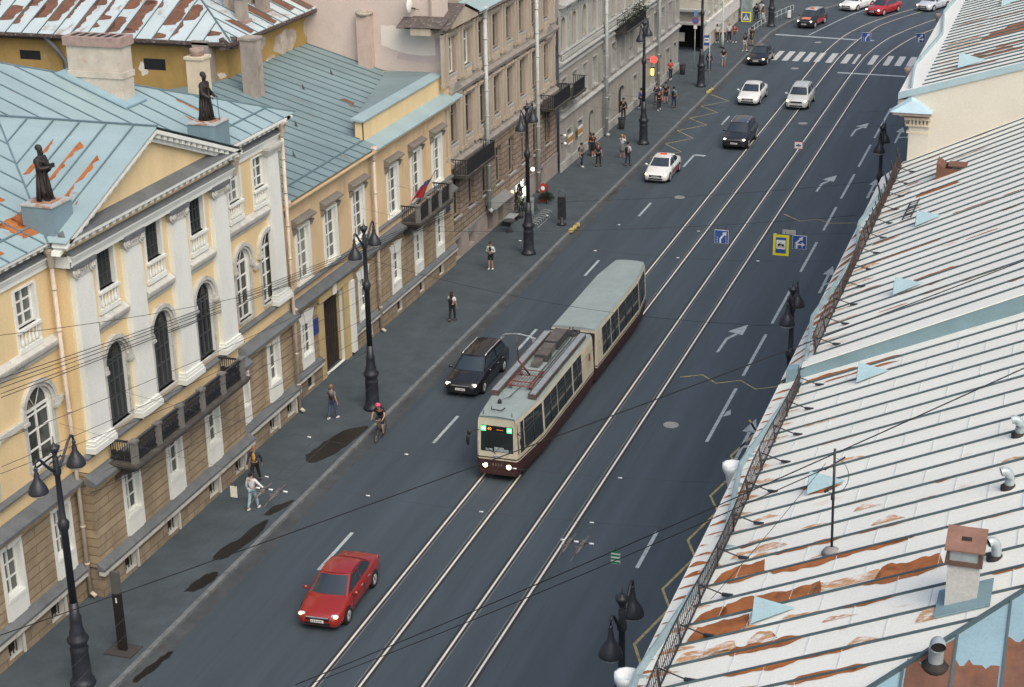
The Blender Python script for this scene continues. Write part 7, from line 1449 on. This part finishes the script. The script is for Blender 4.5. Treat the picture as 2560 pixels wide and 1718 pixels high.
# info steles on the pavement
t = thing('info_stele', 'dark slim information stele with a grey base on the near pavement', 'stele', (-9.95,45.7,.13)); q = MB(); q.box(-10.5,-9.4,45.5,46.35,.13,.18); q.build('base_plate', mat('base_grey',(.05,.048,.048),.8,.15,3), t)
q = MB(); q.box(-10.12,-9.8,45.85,46.0,.18,2.45); q.build('column', mat('stele_black',(.018,.015,.016),.5,.15,3), t); q = MB(); q.box(-10.12,-9.8,45.85,46.0,2.45,3.3); q.build('top_panel', mat('stele_grey',(.09,.095,.09),.6,.15,3), t); q = MB(); q.box(-9.99,-9.94,45.84,45.846,2.1,2.3); q.build('label', SWHITE, t)
t = thing('info_stele', 'rounded dark information board on the pavement beyond the cafe lamp', 'stele', (-10,99.2,.13)); q = MB(); q.lathe([(.28,0),(.3,.1),(.12,.16),(.1,.5)],(-9.95,99.2,.13),10); q.build('foot', IRON, t); q = MB(); q.box(-10.2,-9.68,99.14,99.26,.5,1.95); q.build('board', mat('board_dark',(.03,.033,.04),.3,.2,3), t); q = MB(); q.tube([(-10.2,99.2,.6),(-10.2,99.2,2.0),(-10.08,99.2,2.4),(-9.8,99.2,2.4),(-9.68,99.2,2.0),(-9.68,99.2,.6)],.03,5); q.build('frame', mat('frame_grey',(.12,.13,.14),.5,.1,3), t)
# cafe front
SIGNW = mat('sign_glow_white',(1,.96,.85),emit=2.0)
t = thing('cafe_sign', 'glowing white shop lettering box above the cafe entrance', 'sign', (-13.6,101.3,1.6)); q = MB(); q.box(-13.84,-13.5,100.2,102.6,1.42,1.5); q.build('sign_box', TDK, t)
text('КАФЕ', .62, Matrix.Translation((-13.46,101.5,1.78))@Matrix.Rotation(R(90),4,'Z')@FRONT, 'lettering', SIGNW, t); q = MB(); q.lathe([(.2,-.05),(.2,.05)],(-13.5,100.05,1.7),12,ax='x'); q.build('round_logo', mat('logo_glow',(1,.45,.25),emit=2), t)
t = thing('light_box', 'glowing white vertical light box by the cafe door', 'sign', (-13.5,103.0,.8)); q = MB(); q.box(-13.75,-13.5,102.75,103.1,.35,1.45); q.build('panel', SIGNW, t); q = MB(); q.box(-13.8,-13.48,102.72,103.13,.25,.35); q.box(-13.8,-13.48,102.72,103.13,1.45,1.5); q.build('frame', IRON, t)
t = thing('wall_light', 'small bright round wall light above the light box', 'lamp', (-13.5,104.0,2.1)); q = MB(); q.ball((-13.4,104.0,2.25),.14,10); q.build('globe', SIGNW, t); q = MB(); q.box(-13.85,-13.5,103.97,104.03,2.23,2.27); q.build('bracket', IRON, t)
t = thing('potted_conifer', 'dark pointed conifer in a pot before the cafe', 'plant', (-13.0,100.0,.13)); q = MB(); q.lathe([(.22,0),(.28,.4),(.26,.42)],(-13.0,100.0,.13),10); q.build('pot', TDK, t); q = MB(); q.tube([(-13,100,.5),(-13,100,1.2)],.03,5); q.build('trunk', BRZ, t)
q = MB(); rnd = random.Random(6)
for k in range(420):
    hz = rnd.random(); rr = .38*(1-hz)**.7*rnd.uniform(.6,1.05); a = rnd.uniform(0,6.283); x,y,z = -13+rr*math.cos(a),100+rr*math.sin(a),.55+hz*1.75; d = .09
    q.add([(x,y,z),(x+d*math.cos(a+.9),y+d*math.sin(a+.9),z-.02),(x+d*.7*math.cos(a),y+d*.7*math.sin(a),z+.14)],[(0,1,2)])
q.build('crown', mat('conifer_green',(.025,.045,.03),.8,.4,6), t)
t = thing('menu_board', 'pale slanted chalk menu board on the cafe pavement', 'sign board', (-12.8,101.6,.13)); q = MB(); q.add([(-13.2,101.2,.13),(-12.4,101.0,.13),(-12.5,101.5,1.1),(-13.3,101.7,1.1),(-13.1,102.0,.13),(-12.3,101.8,.13)],[(0,1,2,3),(4,5,2,3)]); q.build('board', mat('board_pale',(.22,.26,.27),.7,.35,8), t); q = MB(); [q.box(-13.0+k*.01,-12.6,101.12+k*.09,101.14+k*.09,.35+k*.17,.37+k*.17) for k in range(4)]; q.build('chalk_lines', SBLK, t)
t = thing('cafe_bench', 'pale bench by the cafe wall under the menu board', 'bench', (-13.2,98.8,.13)); q = MB(); q.box(-13.5,-12.9,97.9,99.5,.5,.56); q.build('seat', mat('bench_pale',(.3,.33,.34),.7,.2,4), t)
for y in (98.0,99.4): q = MB(); q.box(-13.45,-12.95,y-.04,y+.04,.13,.5); q.build('leg', IRON, t)
t = thing('cafe_table', 'dark cafe table set in the pavement recess', 'table', (-12.6,96.9,.13)); q = MB(); q.lathe([(.4,.72),(.4,.75)],(-12.7,97.0,.13),14); q.build('tabletop', TDK, t); q = MB(); q.lathe([(.25,0),(.05,.05),(.04,.72)],(-12.7,97.0,.13),8); q.build('pedestal', IRON, t)
t = thing('kiosk_machine', 'red vending machine with a white round badge by the beige house', 'machine', (-12.9,104.1,.13)); q = MB(); q.box(-12.85,-12.42,103.75,104.15,.13,1.28); b0 = q.build('cabinet', mat('machine_red',(.28,.03,.025),.5,.15,3), t); q = MB(); q.lathe([(.14,-.01),(.14,.01)],(-12.63,103.74,1.08),14,ax='y'); q.build('badge', SWHITE, b0); q = MB(); q.box(-12.78,-12.5,103.735,103.75,.6,.66); q.build('slot', SWHITE, b0)
t = thing('evergreen_shrub', 'low dark evergreen shrubs beside the red machine', 'plant', (-12.3,103.4,.13)); q = MB(); q.tube([(-12.3,103.4,.13),(-12.3,103.4,.5)],.04,5); q.build('trunk', BRZ, t); q = MB()
for k in range(500):
    a,b,r = rnd.uniform(0,6.283),rnd.uniform(-.3,1.5),.5*rnd.random()**.4; x,y,z = -12.3+r*math.cos(a)*math.cos(b),103.4+1.3*r*math.sin(a)*math.cos(b),.5+r*.8*math.sin(b); d = .1
    q.add([(x,y,z),(x+d*math.cos(a+.9),y+d*math.sin(a+.9),z),(x+d*.5*math.cos(a),y+d*.5*math.sin(a),z+.1)],[(0,1,2)])
q.build('crown', MAT['conifer_green'], t)
t = thing('bicycle_rack', 'pale metal bicycle rack laid along the pavement behind the cafe lamp', 'rack', (-11.55,99.5,.13)); q = MB()
for k in range(8): y = 98.0+k*.42; q.tube([(-11.9,y,.13),(-11.9,y,.42),(-11.55,y+.05,.5),(-11.2,y+.1,.42),(-11.2,y+.1,.13)],.03,5)
q.build('hoops', mat('rack_pale',(.26,.29,.3),.5,.15,4), t); q = MB(); q.tube([(-11.9,97.9,.16),(-11.9,101.1,.16)],.03,5); q.tube([(-11.2,98.0,.16),(-11.2,101.2,.16)],.03,5); q.build('rails', MAT['rack_pale'], t)
for i,(x,y) in enumerate(((-8.98,98.6),(-9.12,138.3))):
    t = thing('kerb_block', ['yellow painted kerb block near the cafe lamp','yellow painted kerb block at the stop sign lamp'][i], 'kerb block', (x,y,.13)); q = MB()
    for k in range(3): q.bx((x+.03*k,y+k*.62-.5,.2),(.26-.03*k,.5,.16-.03*k),R(8*k)); 
    q.build('block', mat('yellow_block',(.5,.4,.13),.8,.3,5), t)
for x,y,l in ((-12.84,124.2,'round grey litter bin by the arched doorway'),(-12.85,144.3,'dark litter bin at the far end of the grey house')):
    t = thing('litter_bin', l, 'litter bin', (x,y,.13)); q = MB(); q.lathe([(.22,0),(.27,.75),(.29,.8),(.24,.8),(.2,.3)],(x,y,.13),12); q.build('drum', mat('bin_grey',(.08,.09,.09),.6,.2,4), t); q = MB(); q.lathe([(.3,.8),(.3,.86),(.26,.86)],(x,y,.13),12); q.build('rim', IRON, t)
t = thing('shop_banner', 'pair of small orange and white shop banners on the grey house wall', 'sign', (-13.4,112.5,2.0)); q = MB()
for y in (112.2,114.6): q.box(-13.45,-13.4,y,y+1.0,1.95,2.35)
q.build('banner', mat('banner_orange',(.4,.22,.05),.7,.2,6), t); q = MB()
for y in (112.2,114.6): q.box(-13.45,-13.395,y,y+1.0,2.35,2.5); q.box(-13.45,-13.395,y,y+1.0,1.85,1.95)
q.build('banner_edge', SWHITE, t)
for y,l in ((111.2,'upper white wall box at the near corner of the grey house'),(111.3,'lower white wall box at the near corner of the grey house')):
    t = thing('wall_camera', l, 'camera', (-13.5,y,2)); z = 2.75 if y<111.25 else 2.15; q = MB(); q.ball((-13.4,y,z),.13,8,(1,1.2,1)); q.build('housing', SWHITE, t); q = MB(); q.box(-13.7,-13.45,y-.03,y+.03,z-.03,z+.03); q.build('bracket', IRON, t)
# poles and signs near the crossing
t = thing('bus_stop_sign', 'blue and white bus stop sign on a pole at the kerb lamp', 'road sign', (-10.05,141.2,.13)); q = MB(); q.tube([(-9.85,141.3,.13),(-9.85,141.3,4.35)],.04,6); q.build('pole', PIPEG, t); f = plate(t,'face',-10.1,141.22,3.77,.46,.86,SBLUE); plate(f,'pictogram_panel',-10.1,141.205,3.8,.4,.4,SWHITE,.014); plate(f,'bus_pictogram',-10.1,141.193,3.82,.28,.1,SBLK,.012)
t = thing('sign_pole', 'slim pole with no stopping sign behind the kerb lamp', 'road sign', (-12.3,146.5,.13)); q = MB(); q.tube([(-12.3,146.5,.13),(-12.3,146.5,5.4)],.04,6); q.build('pole', PIPEG, t); q = MB(); q.lathe([(.3,-.02),(.3,.0)],(-12.25,146.4,4.4),16,ax='y'); d_ = q.build('disc', mat('no_stop_red',(.3,.06,.12),.5,0), t); q = MB(); q.lathe([(.22,-.03),(.22,-.022)],(-12.25,146.4,4.4),16,ax='y'); q.build('disc_face', mat('no_stop_blue',(.08,.12,.4),.5,0), d_); plate(t,'service_plate',-12.25,146.4,5.05,.3,.5,mat('service_blue',(.12,.26,.5),.5,.05,4)); plate(t,'time_plate',-12.25,146.4,3.85,.3,.3,SWHITE)
t = thing('tram_pole', 'dark thin utility pole rising before the corner house', 'pole', (-11.9,156.3,.13)); q = MB(); q.lathe([(.16,0),(.15,1.2),(.09,1.3),(.08,8)],(-11.9,156.3,.13),8); q.build('pole', PIPEG, t); q = MB(); q.lathe([(.2,0),(.2,.15)],(-11.9,156.3,.13),8); q.build('foot', IRON, t)
t = thing('display_case', 'tall pale glass display case beyond the yellow crossing sign', 'case', (-12.2,169.8,.13)); q = MB(); q.box(-12.8,-11.9,169.6,170.3,.13,3.3); q.build('glass', mat('case_glass',(.25,.32,.34),.15,.3,2), t); q = MB()
for x in (-12.83,-11.93):
    for y in (169.57,170.27): q.box(x,x+.06,y,y+.06,.13,3.35)
q.box(-12.85,-11.85,169.55,170.35,3.3,3.4); q.build('frame', PIPEG, t)
t = thing('white_bollard', 'small white box post at the bend of the kerb', 'bollard', (-8.5,172.2,.13)); q = MB(); q.box(-8.65,-8.35,172.0,172.3,.25,.95); q.build('box', SWHITE, t); q = MB(); q.tube([(-8.5,172.15,.13),(-8.5,172.15,.3)],.06,6); q.build('post', IRON, t)
t = thing('pavement_railing', 'thin pale guard rail along the far bend of the pavement', 'railing', (-9.3,165,.13)); q = MB(); P = [(-10.3,160.5),(-10.2,164.5),(-9.8,168),(-9.2,171.5),(-8.5,174.5)]
for z in (.55,1.0): q.tube([(x,y,z+.13) for x,y in smooth(P,4)],.025,5)
q.build('rail', PIPEG, t); q = MB(); [q.tube([(x,y,.13),(x,y,1.15)],.03,5) for x,y in smooth(P,3)]; q.build('post', PIPEG, t)
# flag on the annexe balcony
t = thing('flag', 'drooping red flag with a blue band on a slanted staff over the annexe balcony', 'flag', (XB,84.6,6)); q = MB(); q.tube([(XB+.1,84.3,5.3),(XB+1.1,84.9,7.3)],.02,5); q.build('flagstaff', IRON, t)
q = MB(); q.patch(lambda u,v: (XB+.85-.45*v-.35*u+.09*math.sin(u*9),84.75-1.05*u*(.55+.45*v)-.1*v,6.85-1.05*v*(1-.3*u)-.3*u+.05*math.sin(u*7+v*4)),8,6); q.build('cloth', mat('flag_red',(.36,.03,.035),.8,.12,5), t)
q = MB(); q.patch(lambda u,v: (XB+.865-.45*(v*.3)-.35*u+.09*math.sin(u*9),84.75-1.05*u*(.55+.135*v)-.03*v,6.86-.3*v*(1-.3*u)-.3*u+.05*math.sin(u*7+v*1.2)),8,3); q.build('blue_band', mat('flag_blue',(.05,.05,.16),.8,.1,5), t)
